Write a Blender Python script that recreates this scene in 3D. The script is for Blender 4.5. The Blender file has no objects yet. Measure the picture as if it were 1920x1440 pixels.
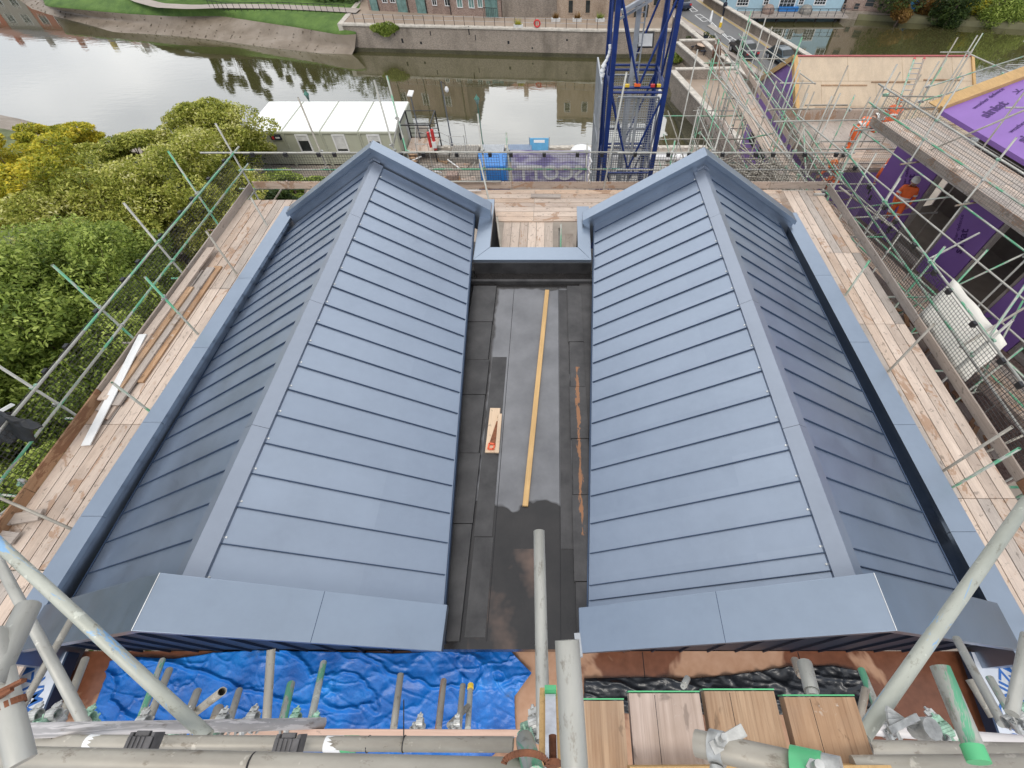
import bpy, math, random
import numpy as np
from mathutils import Vector, Matrix, noise
random.seed(7)
SC = bpy.context.scene
COL = SC.collection
R = math.radians
# ---------------------------------------------------------------- camera
CZ = 6.8; PITCH = 53.5; FPX = 850.0; PX = 1040.0; PY = 720.0
cd = bpy.data.cameras.new('camera'); cam = bpy.data.objects.new('camera', cd); COL.objects.link(cam)
cam.location = (0, 0, CZ); cam.rotation_euler = (R(90-PITCH), 0, 0)
cd.sensor_width = 36; cd.lens = FPX/1920*36; cd.shift_x = -(PX-960)/1920
cd.clip_start = 0.05; cd.clip_end = 2000
SC.camera = cam
# ---------------------------------------------------------------- world: high, bright broken overcast
SUN_EL, SUN_AZ = 58, 182
w = bpy.data.worlds.new("World"); SC.world = w; w.use_nodes = True
nt = w.node_tree; N = nt.nodes; L = nt.links
bg = N['Background']; bg.inputs[1].default_value = 0.1
sky = N.new('ShaderNodeTexSky'); sky.sky_type = 'NISHITA'; sky.sun_disc = False
sky.sun_elevation = R(SUN_EL); sky.sun_rotation = R(SUN_AZ); sky.air_density = 1.0; sky.dust_density = 2.0
tc = N.new('ShaderNodeTexCoord'); mp = N.new('ShaderNodeMapping'); mp.inputs['Scale'].default_value = (1.0, 1.0, 2.2)
nz = N.new('ShaderNodeTexNoise'); nz.inputs['Scale'].default_value = 2.1; nz.inputs['Detail'].default_value = 6; nz.inputs['Roughness'].default_value = .5
rp = N.new('ShaderNodeValToRGB'); rp.color_ramp.elements[0].position = .34; rp.color_ramp.elements[1].position = .62
rp.color_ramp.elements[0].color = (5.6, 5.9, 6.4, 1); rp.color_ramp.elements[1].color = (11.4, 11.3, 11.2, 1)
mx = N.new('ShaderNodeMix'); mx.data_type = 'RGBA'; mx.inputs[0].default_value = .86
# the cloud sheet is brighter up the valley (+Y), low down
sx = N.new('ShaderNodeSeparateXYZ'); mr = N.new('ShaderNodeMapRange'); mr.inputs[1].default_value = .15; mr.inputs[2].default_value = 1; mr.inputs[3].default_value = 1.0; mr.inputs[4].default_value = 1.55; mr.interpolation_type = 'SMOOTHSTEP'
vs_ = N.new('ShaderNodeVectorMath'); vs_.operation = 'SCALE'
L.new(tc.outputs['Generated'], mp.inputs[0]); L.new(mp.outputs[0], nz.inputs['Vector']); L.new(nz.outputs[0], rp.inputs[0])
L.new(sky.outputs[0], mx.inputs[6]); L.new(tc.outputs['Generated'], sx.inputs[0]); L.new(sx.outputs[1], mr.inputs[0]); L.new(rp.outputs[0], vs_.inputs[0]); L.new(mr.outputs[0], vs_.inputs['Scale']); 
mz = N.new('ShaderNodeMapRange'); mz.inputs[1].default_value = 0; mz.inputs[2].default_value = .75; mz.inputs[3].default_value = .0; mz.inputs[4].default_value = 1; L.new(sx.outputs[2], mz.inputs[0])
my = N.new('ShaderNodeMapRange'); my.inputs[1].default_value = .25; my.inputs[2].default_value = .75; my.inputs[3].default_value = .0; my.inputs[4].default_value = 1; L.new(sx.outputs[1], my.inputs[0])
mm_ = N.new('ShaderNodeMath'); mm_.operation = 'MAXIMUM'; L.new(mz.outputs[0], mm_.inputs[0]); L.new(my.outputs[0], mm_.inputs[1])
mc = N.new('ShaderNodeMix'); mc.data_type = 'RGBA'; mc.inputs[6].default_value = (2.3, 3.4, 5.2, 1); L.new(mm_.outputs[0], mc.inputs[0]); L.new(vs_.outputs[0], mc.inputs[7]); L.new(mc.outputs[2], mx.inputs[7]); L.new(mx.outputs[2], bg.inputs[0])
sd = bpy.data.lights.new('sun', 'SUN'); so = bpy.data.objects.new('sun', sd); COL.objects.link(so)
sd.energy = 1.1; sd.angle = R(25); sd.color = (1, .95, .88)
az = R(SUN_AZ); el = R(SUN_EL)
so.rotation_euler = Vector((math.sin(az)*math.cos(el), math.cos(az)*math.cos(el), math.sin(el))).to_track_quat('Z', 'Y').to_euler()
SC.view_settings.view_transform = 'Standard'; SC.view_settings.look = 'None'
SC.view_settings.exposure = 0.44; SC.view_settings.gamma = 1
SC.render.engine = 'CYCLES'; SC.cycles.use_denoising = True
SC.cycles.max_bounces = 6; SC.cycles.diffuse_bounces = 3; SC.cycles.glossy_bounces = 3; SC.cycles.transparent_max_bounces = 8
SC.cycles.use_adaptive_sampling = True; SC.cycles.adaptive_threshold = 0.02

# ---------------------------------------------------------------- sight lines -> points in the place
c_, s_ = math.cos(R(PITCH)), math.sin(R(PITCH))
def ray(u, v):
    a = (u-PX)/FPX; b = (PY-v)/FPX
    return Vector((a, c_+b*s_, -s_+b*c_))
CAM = Vector((0, 0, CZ))
def W(u, v, z): r = ray(u, v); return CAM + r*((z-CZ)/r.z)
def D(u, v, d): return CAM + ray(u, v)*d
def WY(u, v, y): r = ray(u, v); return CAM + r*(y/r.y)
def WX(u, v, x): r = ray(u, v); return CAM + r*(x/r.x)
G = -13.2; WAT = -16.2
DZ = -0.75        # scaffold deck level round the roof
# ---------------------------------------------------------------- tagging / tree
def tag(o, label=None, cat=None, group=None, kind=None):
    if label: o['label'] = label
    if cat: o['category'] = cat
    if group: o['group'] = group
    if kind: o['kind'] = kind
    return o
def thing(name, label, cat, loc=(0, 0, 0), rz=0, group=None):
    o = bpy.data.objects.new(name, None); COL.objects.link(o); o.location = loc; o.rotation_euler = (0, 0, rz)
    o.empty_display_size = .2
    return tag(o, label, cat, group)
def link(name, me, m=None, parent=None):
    o = bpy.data.objects.new(name, me); COL.objects.link(o)
    if m is not None and len(me.materials) == 0: me.materials.append(m)
    if parent is not None: o.parent = parent
    return o
def kids(o): return [c for c in bpy.data.objects if c.parent == o]
def copy_tree(o, ks=None):
    ks = kids(o) if ks is None else ks
    r = o.copy(); COL.objects.link(r)
    for k in ks:
        c = k.copy(); COL.objects.link(c); c.parent = r
        for g in kids(k):
            d = g.copy(); COL.objects.link(d); d.parent = c
    return r
class MB:
    def __init__(s): s.v = []; s.f = []; s.m = []; s.sm = []
    def add(s, vs, fs, mi=0, smooth=False):
        b = len(s.v); s.v += [tuple(x) for x in vs]
        for f in fs: s.f.append(tuple(b+i for i in f)); s.m.append(mi); s.sm.append(smooth)
        return s
    def box(s, lo, hi, mi=0):
        x0, y0, z0 = lo; x1, y1, z1 = hi
        vs = [(x0,y0,z0),(x1,y0,z0),(x1,y1,z0),(x0,y1,z0),(x0,y0,z1),(x1,y0,z1),(x1,y1,z1),(x0,y1,z1)]
        return s.add(vs, [(0,3,2,1),(4,5,6,7),(0,1,5,4),(1,2,6,5),(2,3,7,6),(3,0,4,7)], mi)
    def hexa(s, b4, t4, mi=0):      # bottom ring (ccw from above), top ring
        return s.add(list(b4)+list(t4), [(0,3,2,1),(4,5,6,7),(0,1,5,4),(1,2,6,5),(2,3,7,6),(3,0,4,7)], mi)
    def bar(s, p, q, w, h, up=(0,0,1), mi=0):      # rectangular bar from p to q
        p = Vector(p); q = Vector(q); d = (q-p).normalized(); u = Vector(up)
        x = d.cross(u)
        if x.length < 1e-4: x = d.cross(Vector((1,0,0)))
        x.normalize(); z = x.cross(d)
        o = [(-w/2,-h/2),(w/2,-h/2),(w/2,h/2),(-w/2,h/2)]
        a = [p+x*i+z*j for i, j in o]; b = [q+x*i+z*j for i, j in o]
        return s.add(a+b, [(0,1,2,3),(7,6,5,4),(0,4,5,1),(1,5,6,2),(2,6,7,3),(3,7,4,0)], mi)
    def tube(s, p, q, r, n=10, r2=None, mi=0, cap=True):
        p = Vector(p); q = Vector(q); d = (q-p)
        if d.length < 1e-6: return s
        d.normalize(); x = d.orthogonal().normalized(); y = d.cross(x); r2 = r if r2 is None else r2
        a = [p+(x*math.cos(2*math.pi*i/n)+y*math.sin(2*math.pi*i/n))*r for i in range(n)]
        b = [q+(x*math.cos(2*math.pi*i/n)+y*math.sin(2*math.pi*i/n))*r2 for i in range(n)]
        s.add(a+b, [(i,(i+1)%n,n+(i+1)%n,n+i) for i in range(n)], mi, True)
        if cap: s.add(a, [tuple(reversed(range(n)))], mi); s.add(b, [tuple(range(n))], mi)
        return s
    def poly(s, pts, mi=0): return s.add(pts, [tuple(range(len(pts)))], mi)
    def prism(s, pts, z0, z1, mi=0):     # pts xy ccw
        n = len(pts); a = [(p[0], p[1], z0) for p in pts]; b = [(p[0], p[1], z1) for p in pts]
        return s.add(a+b, [tuple(reversed(range(n))), tuple(range(n, 2*n))]+[(i,(i+1)%n,n+(i+1)%n,n+i) for i in range(n)], mi)
    def lathe(s, c, prof, n=16, mi=0):    # prof: (r,z) list, centre c
        k = len(prof); vs = []
        for r, z in prof:
            for i in range(n): a = 2*math.pi*i/n; vs.append((c[0]+r*math.cos(a), c[1]+r*math.sin(a), c[2]+z))
        fs = [(j*n+i, j*n+(i+1)%n, (j+1)*n+(i+1)%n, (j+1)*n+i) for j in range(k-1) for i in range(n)]
        s.add(vs, fs, mi, True); s.add(vs[:n], [tuple(reversed(range(n)))], mi); s.add(vs[-n:], [tuple(range(n))], mi); return s
    def mesh(s, name, mats=()):
        me = bpy.data.meshes.new(name); me.from_pydata(s.v, [], s.f)
        for m in mats: me.materials.append(m)
        me.polygons.foreach_set('material_index', s.m); me.polygons.foreach_set('use_smooth', s.sm); me.update()
        return me
    def build(s, name, m, parent=None, at=None):
        mats = m if isinstance(m, (list, tuple)) else (m,)
        o = link(name, s.mesh(name, mats), None, parent)
        return o if at is None else place(o, at, Matrix())
    def center(s):
        a = np.array(s.v); c = (a.min(0)+a.max(0))/2; c[2] = a[:,2].min(); return Vector(c)
def bevel(o, wdt=.01, seg=2):
    m = o.modifiers.new('bevel', 'BEVEL'); m.width = wdt; m.segments = seg; m.limit_method = 'ANGLE'; return o
# ---------------------------------------------------------------- materials
def node_mat(name):
    m = bpy.data.materials.new(name); m.use_nodes = True; nt = m.node_tree
    return m, nt.nodes, nt.links, nt.nodes['Principled BSDF']
def nmix(N, L, fac, a, b):
    x = N.new('ShaderNodeMix'); x.data_type = 'RGBA'
    for sock, val in ((0, fac), (6, a), (7, b)):
        if hasattr(val, 'is_linked') or hasattr(val, 'links'): L.new(val, x.inputs[sock])
        else: x.inputs[sock].default_value = val if sock == 0 else (*val[:3], 1)
    return x.outputs[2]
def ramp(N, L, src, stops):
    r = N.new('ShaderNodeValToRGB'); e = r.color_ramp.elements
    while len(e) < len(stops): e.new(.5)
    for i, (p, col) in enumerate(stops):
        e[i].position = p; e[i].color = (*col, 1) if len(col) == 3 else col
    L.new(src, r.inputs[0]); return r.outputs[0]
def noise_tex(N, L, vec, scale, detail=4, rough=.55, sc3=None, dist=0):
    n = N.new('ShaderNodeTexNoise'); n.inputs['Scale'].default_value = scale; n.inputs['Detail'].default_value = detail
    n.inputs['Roughness'].default_value = rough; n.inputs['Distortion'].default_value = dist
    if sc3 is not None:
        m = N.new('ShaderNodeMapping'); m.inputs['Scale'].default_value = sc3; L.new(vec, m.inputs[0]); vec = m.outputs[0]
    L.new(vec, n.inputs['Vector']); return n.outputs[0]
def coords(N, L, kind='Object', rnd=True):
    t = N.new('ShaderNodeTexCoord'); v = t.outputs[kind]
    if rnd:
        oi = N.new('ShaderNodeObjectInfo'); ml = N.new('ShaderNodeVectorMath'); ml.operation = 'MULTIPLY_ADD'
        cb = N.new('ShaderNodeCombineXYZ')
        for i in range(3): L.new(oi.outputs['Random'], cb.inputs[i])
        L.new(cb.outputs[0], ml.inputs[0]); ml.inputs[1].default_value = (37, 53, 71); L.new(v, ml.inputs[2]); return ml.outputs[0], oi.outputs['Random']
    return v, None
def bump(N, L, B, h, strength=.3, dist=.01):
    b = N.new('ShaderNodeBump'); b.inputs['Strength'].default_value = strength; b.inputs['Distance'].default_value = dist
    L.new(h, b.inputs['Height']); L.new(b.outputs[0], B.inputs['Normal'])
def simple(name, col, rough=.6, metal=0, var=.15, scale=3, bmp=0, rnd=True, coat=0, spec=None):
    m, N, L, B = node_mat(name)
    v, _ = coords(N, L, rnd=rnd)
    f = noise_tex(N, L, v, scale, 5)
    c = ramp(N, L, f, [(.3, tuple(max(0, x*(1-var)) for x in col)), (.7, tuple(min(1, x*(1+var)) for x in col))])
    L.new(c, B.inputs['Base Color']); B.inputs['Roughness'].default_value = rough; B.inputs['Metallic'].default_value = metal
    if bmp: bump(N, L, B, noise_tex(N, L, v, scale*8, 4), bmp, .01)
    if coat: B.inputs['Coat Weight'].default_value = coat
    if spec is not None: B.inputs['Specular IOR Level'].default_value = spec
    return m
M = {}
def zinc(name, col, rough, metal=.55, panels=False):
    m, N, L, B = node_mat(name); v, _ = coords(N, L, rnd=False)
    f = noise_tex(N, L, v, 1.3, 5, .6); f2 = noise_tex(N, L, v, 9, 3, .6, (1, 1, 1))
    c = ramp(N, L, f, [(.25, tuple(x*.93 for x in col)), (.75, tuple(x*1.06 for x in col))])
    c2 = ramp(N, L, f2, [(.4, (0,0,0)), (.8, (.35,.35,.35))])
    cc = nmix(N, L, c2, c, tuple(x*1.08 for x in col))
    if panels:      # each tray comes off a slightly different coil; faint handling scuffs
        sy = N.new('ShaderNodeSeparateXYZ'); L.new(v, sy.inputs[0]); q1 = N.new('ShaderNodeMath'); q1.operation = 'MULTIPLY_ADD'; q1.inputs[1].default_value = 1/.468; q1.inputs[2].default_value = -3.718; L.new(sy.outputs[1], q1.inputs[0])
        q2 = N.new('ShaderNodeMath'); q2.operation = 'FLOOR'; L.new(q1.outputs[0], q2.inputs[0]); sgx = N.new('ShaderNodeMath'); sgx.operation = 'FLOOR'; q4 = N.new('ShaderNodeMath'); q4.operation = 'MULTIPLY'; q4.inputs[1].default_value = .38; L.new(sy.outputs[0], q4.inputs[0]); L.new(q4.outputs[0], sgx.inputs[0])
        cb = N.new('ShaderNodeCombineXYZ'); L.new(q2.outputs[0], cb.inputs[0]); L.new(sgx.outputs[0], cb.inputs[1]); wn_ = N.new('ShaderNodeTexWhiteNoise'); L.new(cb.outputs[0], wn_.inputs['Vector'])
        tn = ramp(N, L, wn_.outputs['Value'], [(0, (.93,.935,.945)), (1, (1.0,1.0,1.0))]); ml = N.new('ShaderNodeMix'); ml.data_type = 'RGBA'; ml.blend_type = 'MULTIPLY'; ml.inputs[0].default_value = 1; L.new(cc, ml.inputs[6]); L.new(tn, ml.inputs[7]); cc = ml.outputs[2]
        sc_ = noise_tex(N, L, v, 3.5, 8, .75, (.5, 2.2, 1), 1.2); cc = nmix(N, L, ramp(N, L, sc_, [(.64, (0,0,0)), (.72, (.22,.22,.22))]), cc, tuple(min(1, x*1.35) for x in col))
    L.new(cc, B.inputs['Base Color'])
    rr = ramp(N, L, f, [(.3, (rough-.05,)*3), (.8, (rough+.07,)*3)]); L.new(rr, B.inputs['Roughness'])
    B.inputs['Metallic'].default_value = metal
    bump(N, L, B, noise_tex(N, L, v, 1.7, 3, .55), .16, .05)
    return m
M['zinc'] = zinc('zinc_coated', (.325, .375, .45), .38, .86, True)
M['zinc_cap'] = zinc('zinc_cap', (.30, .355, .43), .34, .85)
M['zinc_ridge'] = zinc('zinc_ridge', (.30, .335, .395), .36, .7)
M['zinc_seam'] = zinc('zinc_seam', (.035, .06, .11), .45, .3)
M['zinc_deep'] = zinc('zinc_shadow_side', (.022, .03, .05), .5, .2)  # darkened zinc, shade under the near caps put into the colour
M['black'] = simple('black_plastic', (.015, .015, .017), .5)
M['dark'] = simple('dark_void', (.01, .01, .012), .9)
# bitumen: wet dark felt, with pale dried silt in the middle, joint lines
def bitumen():
    m, N, L, B = node_mat('bitumen_membrane')
    t = N.new('ShaderNodeTexCoord'); sp = N.new('ShaderNodeSeparateXYZ'); L.new(t.outputs['Object'], sp.inputs[0])
    f = noise_tex(N, L, t.outputs['Object'], 1.4, 6, .6); fine = noise_tex(N, L, t.outputs['Object'], 30, 3, .6)
    def math_(op, a, b=None):
        x = N.new('ShaderNodeMath'); x.operation = op
        for i, q in enumerate((a, b)):
            if q is None: continue
            if isinstance(q, (int, float)): x.inputs[i].default_value = q
            else: L.new(q, x.inputs[i])
        return x.outputs[0]
    X, Y = sp.outputs[0], sp.outputs[1]
    # dried patch: |x+.55| < .85, 3.0 < y < 8.2, edge wobbled by noise
    f_lo = noise_tex(N, L, t.outputs['Object'], 2.2, 2, .5); wob = math_('MULTIPLY', math_('SUBTRACT', f_lo, .5), .8)
    ax = math_('SUBTRACT', .84, math_('ADD', math_('ABSOLUTE', math_('ADD', X, .52)), math_('MULTIPLY', wob, .25)))
    ay0 = math_('SUBTRACT', math_('ADD', Y, wob), 2.95); ay1 = math_('SUBTRACT', 8.35, math_('ADD', Y, math_('MULTIPLY', wob, .35)))
    k = math_('MINIMUM', ax, math_('MINIMUM', ay0, ay1))
    msk = ramp(N, L, k, [(.0, (0,0,0)), (.05, (1,1,1))])
    dry = ramp(N, L, f, [(.3, (.12,.122,.13)), (.7, (.20,.202,.212))])
    wet = ramp(N, L, f, [(.3, (.012,.0115,.012)), (.75, (.030,.027,.026))])
    c = nmix(N, L, msk, wet, dry)
    # rusty silt near the front
    rs = noise_tex(N, L, t.outputs['Object'], .9, 4, .6)
    k2 = math_('MULTIPLY', math_('GREATER_THAN', 2.2, Y), math_('LESS_THAN', math_('ABSOLUTE', math_('ADD', X, .75)), .5))
    k3 = math_('MULTIPLY', k2, ramp(N, L, rs, [(.45, (0,0,0)), (.7, (.55,.55,.55))]))
    c = nmix(N, L, k3, c, (.27, .17, .125)); sk = noise_tex(N, L, t.outputs['Object'], 26, 4, .8); c = nmix(N, L, ramp(N, L, sk, [(.73, (0,0,0)), (.76, (.7,.7,.7))]), c, (.35,.33,.31))
    L.new(c, B.inputs['Base Color'])
    rg = ramp(N, L, msk, [(0, (.24,.24,.24)), (1, (.6,.6,.6))]); L.new(rg, B.inputs['Roughness'])
    bump(N, L, B, fine, .25, .004); return m
M['bitumen'] = bitumen()
def felt(name, a, b, stain=None):
    m, N, L, B = node_mat(name); v, _ = coords(N, L)
    f = noise_tex(N, L, v, 2.3, 6, .65); c = ramp(N, L, f, [(.3, a), (.7, b)])
    if stain:
        g = noise_tex(N, L, v, 1.2, 5, .7, (6, .9, 1)); c = nmix(N, L, ramp(N, L, g, [(.56, (0,0,0)), (.64, (.8,.8,.8))]), c, stain)
    L.new(c, B.inputs['Base Color']); B.inputs['Roughness'].default_value = .5
    bump(N, L, B, noise_tex(N, L, v, 40, 3), .3, .004); return m
M['felt'] = felt('felt_upstand', (.018,.017,.018), (.058,.056,.056))
def felt_rust():
    m, N, L, B = node_mat('felt_rusty'); t = N.new('ShaderNodeTexCoord'); v = t.outputs['Object']
    f = noise_tex(N, L, v, 2.3, 6, .65); c = ramp(N, L, f, [(.3, (.02,.019,.02)), (.7, (.065,.062,.062))])
    sp = N.new('ShaderNodeSeparateXYZ'); L.new(v, sp.inputs[0]); g = noise_tex(N, L, v, 1.3, 5, .75, (9, 2, 1))
    def mt(op, a, b):
        x = N.new('ShaderNodeMath'); x.operation = op
        for i, q in enumerate((a, b)):
            if isinstance(q, (int, float)): x.inputs[i].default_value = q
            else: L.new(q, x.inputs[i])
        return x.outputs[0]
    d = mt('ABSOLUTE', mt('SUBTRACT', sp.outputs[0], .455), 0); w_ = mt('MULTIPLY', mt('SUBTRACT', g, .40), .26)
    k = mt('MULTIPLY', mt('GREATER_THAN', mt('SUBTRACT', w_, d), 0), mt('MULTIPLY', mt('GREATER_THAN', sp.outputs[1], 2.4), mt('LESS_THAN', sp.outputs[1], 5.9)))
    L.new(nmix(N, L, mt('MULTIPLY', k, .8), c, (.30,.13,.05)), B.inputs['Base Color']); B.inputs['Roughness'].default_value = .5
    bump(N, L, B, noise_tex(N, L, v, 40, 3), .3, .004); return m
M['felt_rust'] = felt_rust()
# wood: grain runs along local Y
def wood(name, a, b, stain=None, stain_lo=.575, knots=True, rough=.75, splash=False):
    m, N, L, B = node_mat(name); v, rnd = coords(N, L)
    g = noise_tex(N, L, v, 3, 8, .68, (9, .5, 9), .9); f = noise_tex(N, L, v, .9, 3)
    c = ramp(N, L, g, [(.28, a), (.72, b)])
    fg = noise_tex(N, L, v, 5, 6, .7, (22, .35, 22), .5); c = nmix(N, L, ramp(N, L, fg, [(.52, (0,0,0)), (.66, (.55,.55,.55))]), c, tuple(x*.62 for x in a))
    dg_ = noise_tex(N, L, v, .7, 6, .7, (2.2, .8, 1), .3); c = nmix(N, L, ramp(N, L, dg_, [(.45, (0,0,0)), (.66, (.55,.55,.55))]), c, (a[0]*.72, a[1]*.74, a[2]*.78))
    tint = ramp(N, L, rnd, [(0, (.74,.73,.72)), (.35, (.95,.94,.93)), (.7, (1,.98,.96)), (1, (1.0,.88,.76))])
    mm = N.new('ShaderNodeMix'); mm.data_type = 'RGBA'; mm.blend_type = 'MULTIPLY'; mm.inputs[0].default_value = .8
    L.new(c, mm.inputs[6]); L.new(tint, mm.inputs[7]); c = mm.outputs[2]
    if stain:
        s1 = noise_tex(N, L, v, 1.3, 6, .68, (1.6, 1, 1), .5)
        c = nmix(N, L, ramp(N, L, s1, [(stain_lo, (0,0,0)), (stain_lo+.03, (.75,.75,.75))]), c, stain)
    if knots:
        s2 = noise_tex(N, L, v, 9, 4, .65, (1.2, .8, 1), .5)
        c = nmix(N, L, ramp(N, L, s2, [(.60, (0,0,0)), (.65, (.6,.6,.6))]), c, tuple(x*.35 for x in a))
    if splash: c = nmix(N, L, ramp(N, L, noise_tex(N, L, v, 6, 6, .75), [(.61, (0,0,0)), (.65, (.55,.55,.55))]), c, (.60,.57,.52)); c = nmix(N, L, ramp(N, L, noise_tex(N, L, v, 2.6, 4, .6), [(.5, (0,0,0)), (.7, (.5,.5,.5))]), c, (.30,.22,.16))
    L.new(c, B.inputs['Base Color']); B.inputs['Roughness'].default_value = rough
    bump(N, L, B, g, .35, .004); return m
M['board'] = wood('scaffold_board', (.45,.35,.28), (.64,.54,.46), (.34,.20,.12), .55)
M['board_pale'] = wood('board_pale', (.55,.44,.36), (.72,.61,.52), (.36,.22,.14), .60)
M['board_grey'] = wood('board_grey', (.36,.31,.27), (.55,.49,.44), (.25,.18,.12), .64)
M['board_warm'] = wood('board_warm', (.30,.17,.09), (.60,.42,.27), (.33,.17,.08), .68, splash=True)
M['board_orange'] = wood('board_wet', (.34,.19,.10), (.5,.31,.18), (.22,.10,.05), .55)
M['pine'] = wood('fresh_pine', (.52,.32,.13), (.66,.44,.20), None, knots=False)
M['pine_pale'] = wood('pale_pine', (.62,.45,.30), (.75,.58,.42), None, knots=True)
M['ply'] = wood('plywood_sheet', (.60,.47,.33), (.70,.57,.42), None, knots=False, rough=.7)
# tubes: run along local Z
def tubemat(name, a, b, paint=None, thr=.6, rust=True, metal=.25, rough=.5):
    m, N, L, B = node_mat(name); v, rnd = coords(N, L)
    f = noise_tex(N, L, v, 6, 6, .65, (1, 1, .35)); c = ramp(N, L, f, [(.3, a), (.7, b)])
    f2 = noise_tex(N, L, v, 22, 5, .75, (1, 1, .5)); c = nmix(N, L, ramp(N, L, f2, [(.57, (0,0,0)), (.66, (.6,.6,.6))]), c, (a[0]*.5, a[1]*.42, a[2]*.34)); f3 = noise_tex(N, L, v, 11, 4, .7); c = nmix(N, L, ramp(N, L, f3, [(.62, (0,0,0)), (.66, (.5,.5,.5))]), c, tuple(min(1, x*1.5) for x in b))
    if paint:
        p = noise_tex(N, L, v, 1.1, 6, .7, (9, 9, 1.6), .8); c = nmix(N, L, ramp(N, L, p, [(thr, (0,0,0)), (thr+.03, (.9,.9,.9))]), c, paint)
    L.new(c, B.inputs['Base Color']); B.inputs['Roughness'].default_value = rough; B.inputs['Metallic'].default_value = metal
    bump(N, L, B, f2, .15, .002); return m
M['galv'] = tubemat('galvanised_tube', (.33,.325,.29), (.52,.51,.46))
M['galv_green'] = tubemat('tube_green_marks', (.33,.33,.29), (.52,.52,.46), (.10,.40,.22), .5)
M['galv_dull'] = tubemat('tube_weathered', (.26,.235,.195), (.43,.40,.34))
M['galv_blue'] = tubemat('tube_blue_paint', (.36,.37,.31), (.52,.53,.46), (.22,.42,.66), .57, metal=.15)
M['galv_white'] = tubemat('tube_white_paint', (.36,.34,.33), (.5,.48,.47), (.72,.68,.66), .44, metal=.1)
M['galv_rust'] = tubemat('tube_rusty', (.24,.2,.16), (.38,.34,.28), (.30,.12,.05), .55, metal=.15)
M['green_paint'] = simple('green_paint', (.10,.46,.20), .45)
M['coupler'] = simple('coupler_steel', (.46,.46,.44), .45, .4, .35, 30)
M['coupler_green'] = simple('coupler_green', (.30,.48,.36), .45, .2, .4, 30)
M['rust'] = simple('rust', (.20,.075,.035), .85, 0, .4, 20, .4)
M['white'] = simple('white_paint', (.78,.78,.77), .5, 0, .06)
M['cabin_roof'] = simple('cabin_roof', (.86,.87,.84), .5, 0, .04, 1)
M['cabin'] = simple('cabin_wall', (.46,.47,.37), .6, 0, .06, 1)
M['glass'] = simple('dark_glass', (.03,.035,.035), .08, 0, .3, 2)
M['glass_green'] = simple('green_glass', (.16,.27,.25), .12, 0, .3, 2)
M['blind'] = simple('blind', (.62,.62,.60), .7)
M['purple'] = simple('purple_board', (.25,.13,.41), .55, 0, .07, 1.2)
M['ink'] = simple('ink', (.06,.02,.13), .6)
M['ink_blue'] = simple('ink_blue', (.03,.14,.45), .5)
M['tape'] = simple('joint_tape', (.42,.25,.42), .6)
M['crane'] = simple('crane_blue', (.012,.035,.17), .38, .1, .2, 3)
M['mesh_grey'] = simple('grey_mesh', (.42,.44,.46), .5, .3)
M['guard'] = simple('guard_mesh', (.05,.047,.045), .6, .1, .3)
M['guard_pale'] = simple('guard_mesh_pale', (.27,.25,.22), .6, .2, .3)
M['blue_box'] = simple('blue_steel', (.03,.19,.52), .45, 0, .1)
M['blue_dark'] = simple('blue_dark', (.012,.03,.10), .5, 0, .1)
M['red'] = simple('red', (.55,.04,.04), .5)
M['yellow'] = simple('yellow', (.75,.50,.04), .5)
M['orange'] = simple('hivis_orange', (.85,.15,.03), .65, 0, .12, 5)
M['silver'] = simple('reflective_tape', (.75,.75,.72), .4)
M['navy'] = simple('navy_cloth', (.02,.025,.04), .8)
M['skin'] = simple('skin', (.50,.28,.19), .55)
M['concrete'] = simple('concrete', (.36,.34,.31), .85, 0, .12, .6, .2, rnd=False)
M['gravel'] = simple('site_ground', (.28,.24,.20), .95, 0, .25, .5, .3, rnd=False)
M['pave'] = simple('paving', (.33,.26,.20), .85, 0, .15, .4, .2, rnd=False)
M['asphalt'] = simple('asphalt', (.15,.15,.15), .85, 0, .12, .3, .2, rnd=False)
M['pavement'] = simple('pavement', (.38,.33,.29), .85, 0, .1, .5, .1, rnd=False)
M['roadpaint'] = simple('road_paint', (.70,.70,.68), .7)
M['yellowline'] = simple('yellow_line', (.50,.36,.09), .8)
M['copper'] = None
def stain_floor():
    m, N, L, B = node_mat('brown_ply_floor'); v, _ = coords(N, L, rnd=False)
    f = noise_tex(N, L, v, .55, 5, .55, (1.2, 1, 1), .3)
    wet = ramp(N, L, noise_tex(N, L, v, 8, 4), [(.3, (.13,.045,.02)), (.7, (.19,.07,.035))])
    dry = ramp(N, L, noise_tex(N, L, v, 8, 4), [(.3, (.40,.22,.13)), (.7, (.47,.28,.18))])
    k = ramp(N, L, f, [(.52, (0,0,0)), (.55, (1,1,1))]); L.new(nmix(N, L, k, wet, dry), B.inputs['Base Color'])
    L.new(ramp(N, L, k, [(0, (.3,.3,.3)), (1, (.7,.7,.7))]), B.inputs['Roughness']); return m
M['copper'] = stain_floor()
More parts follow.
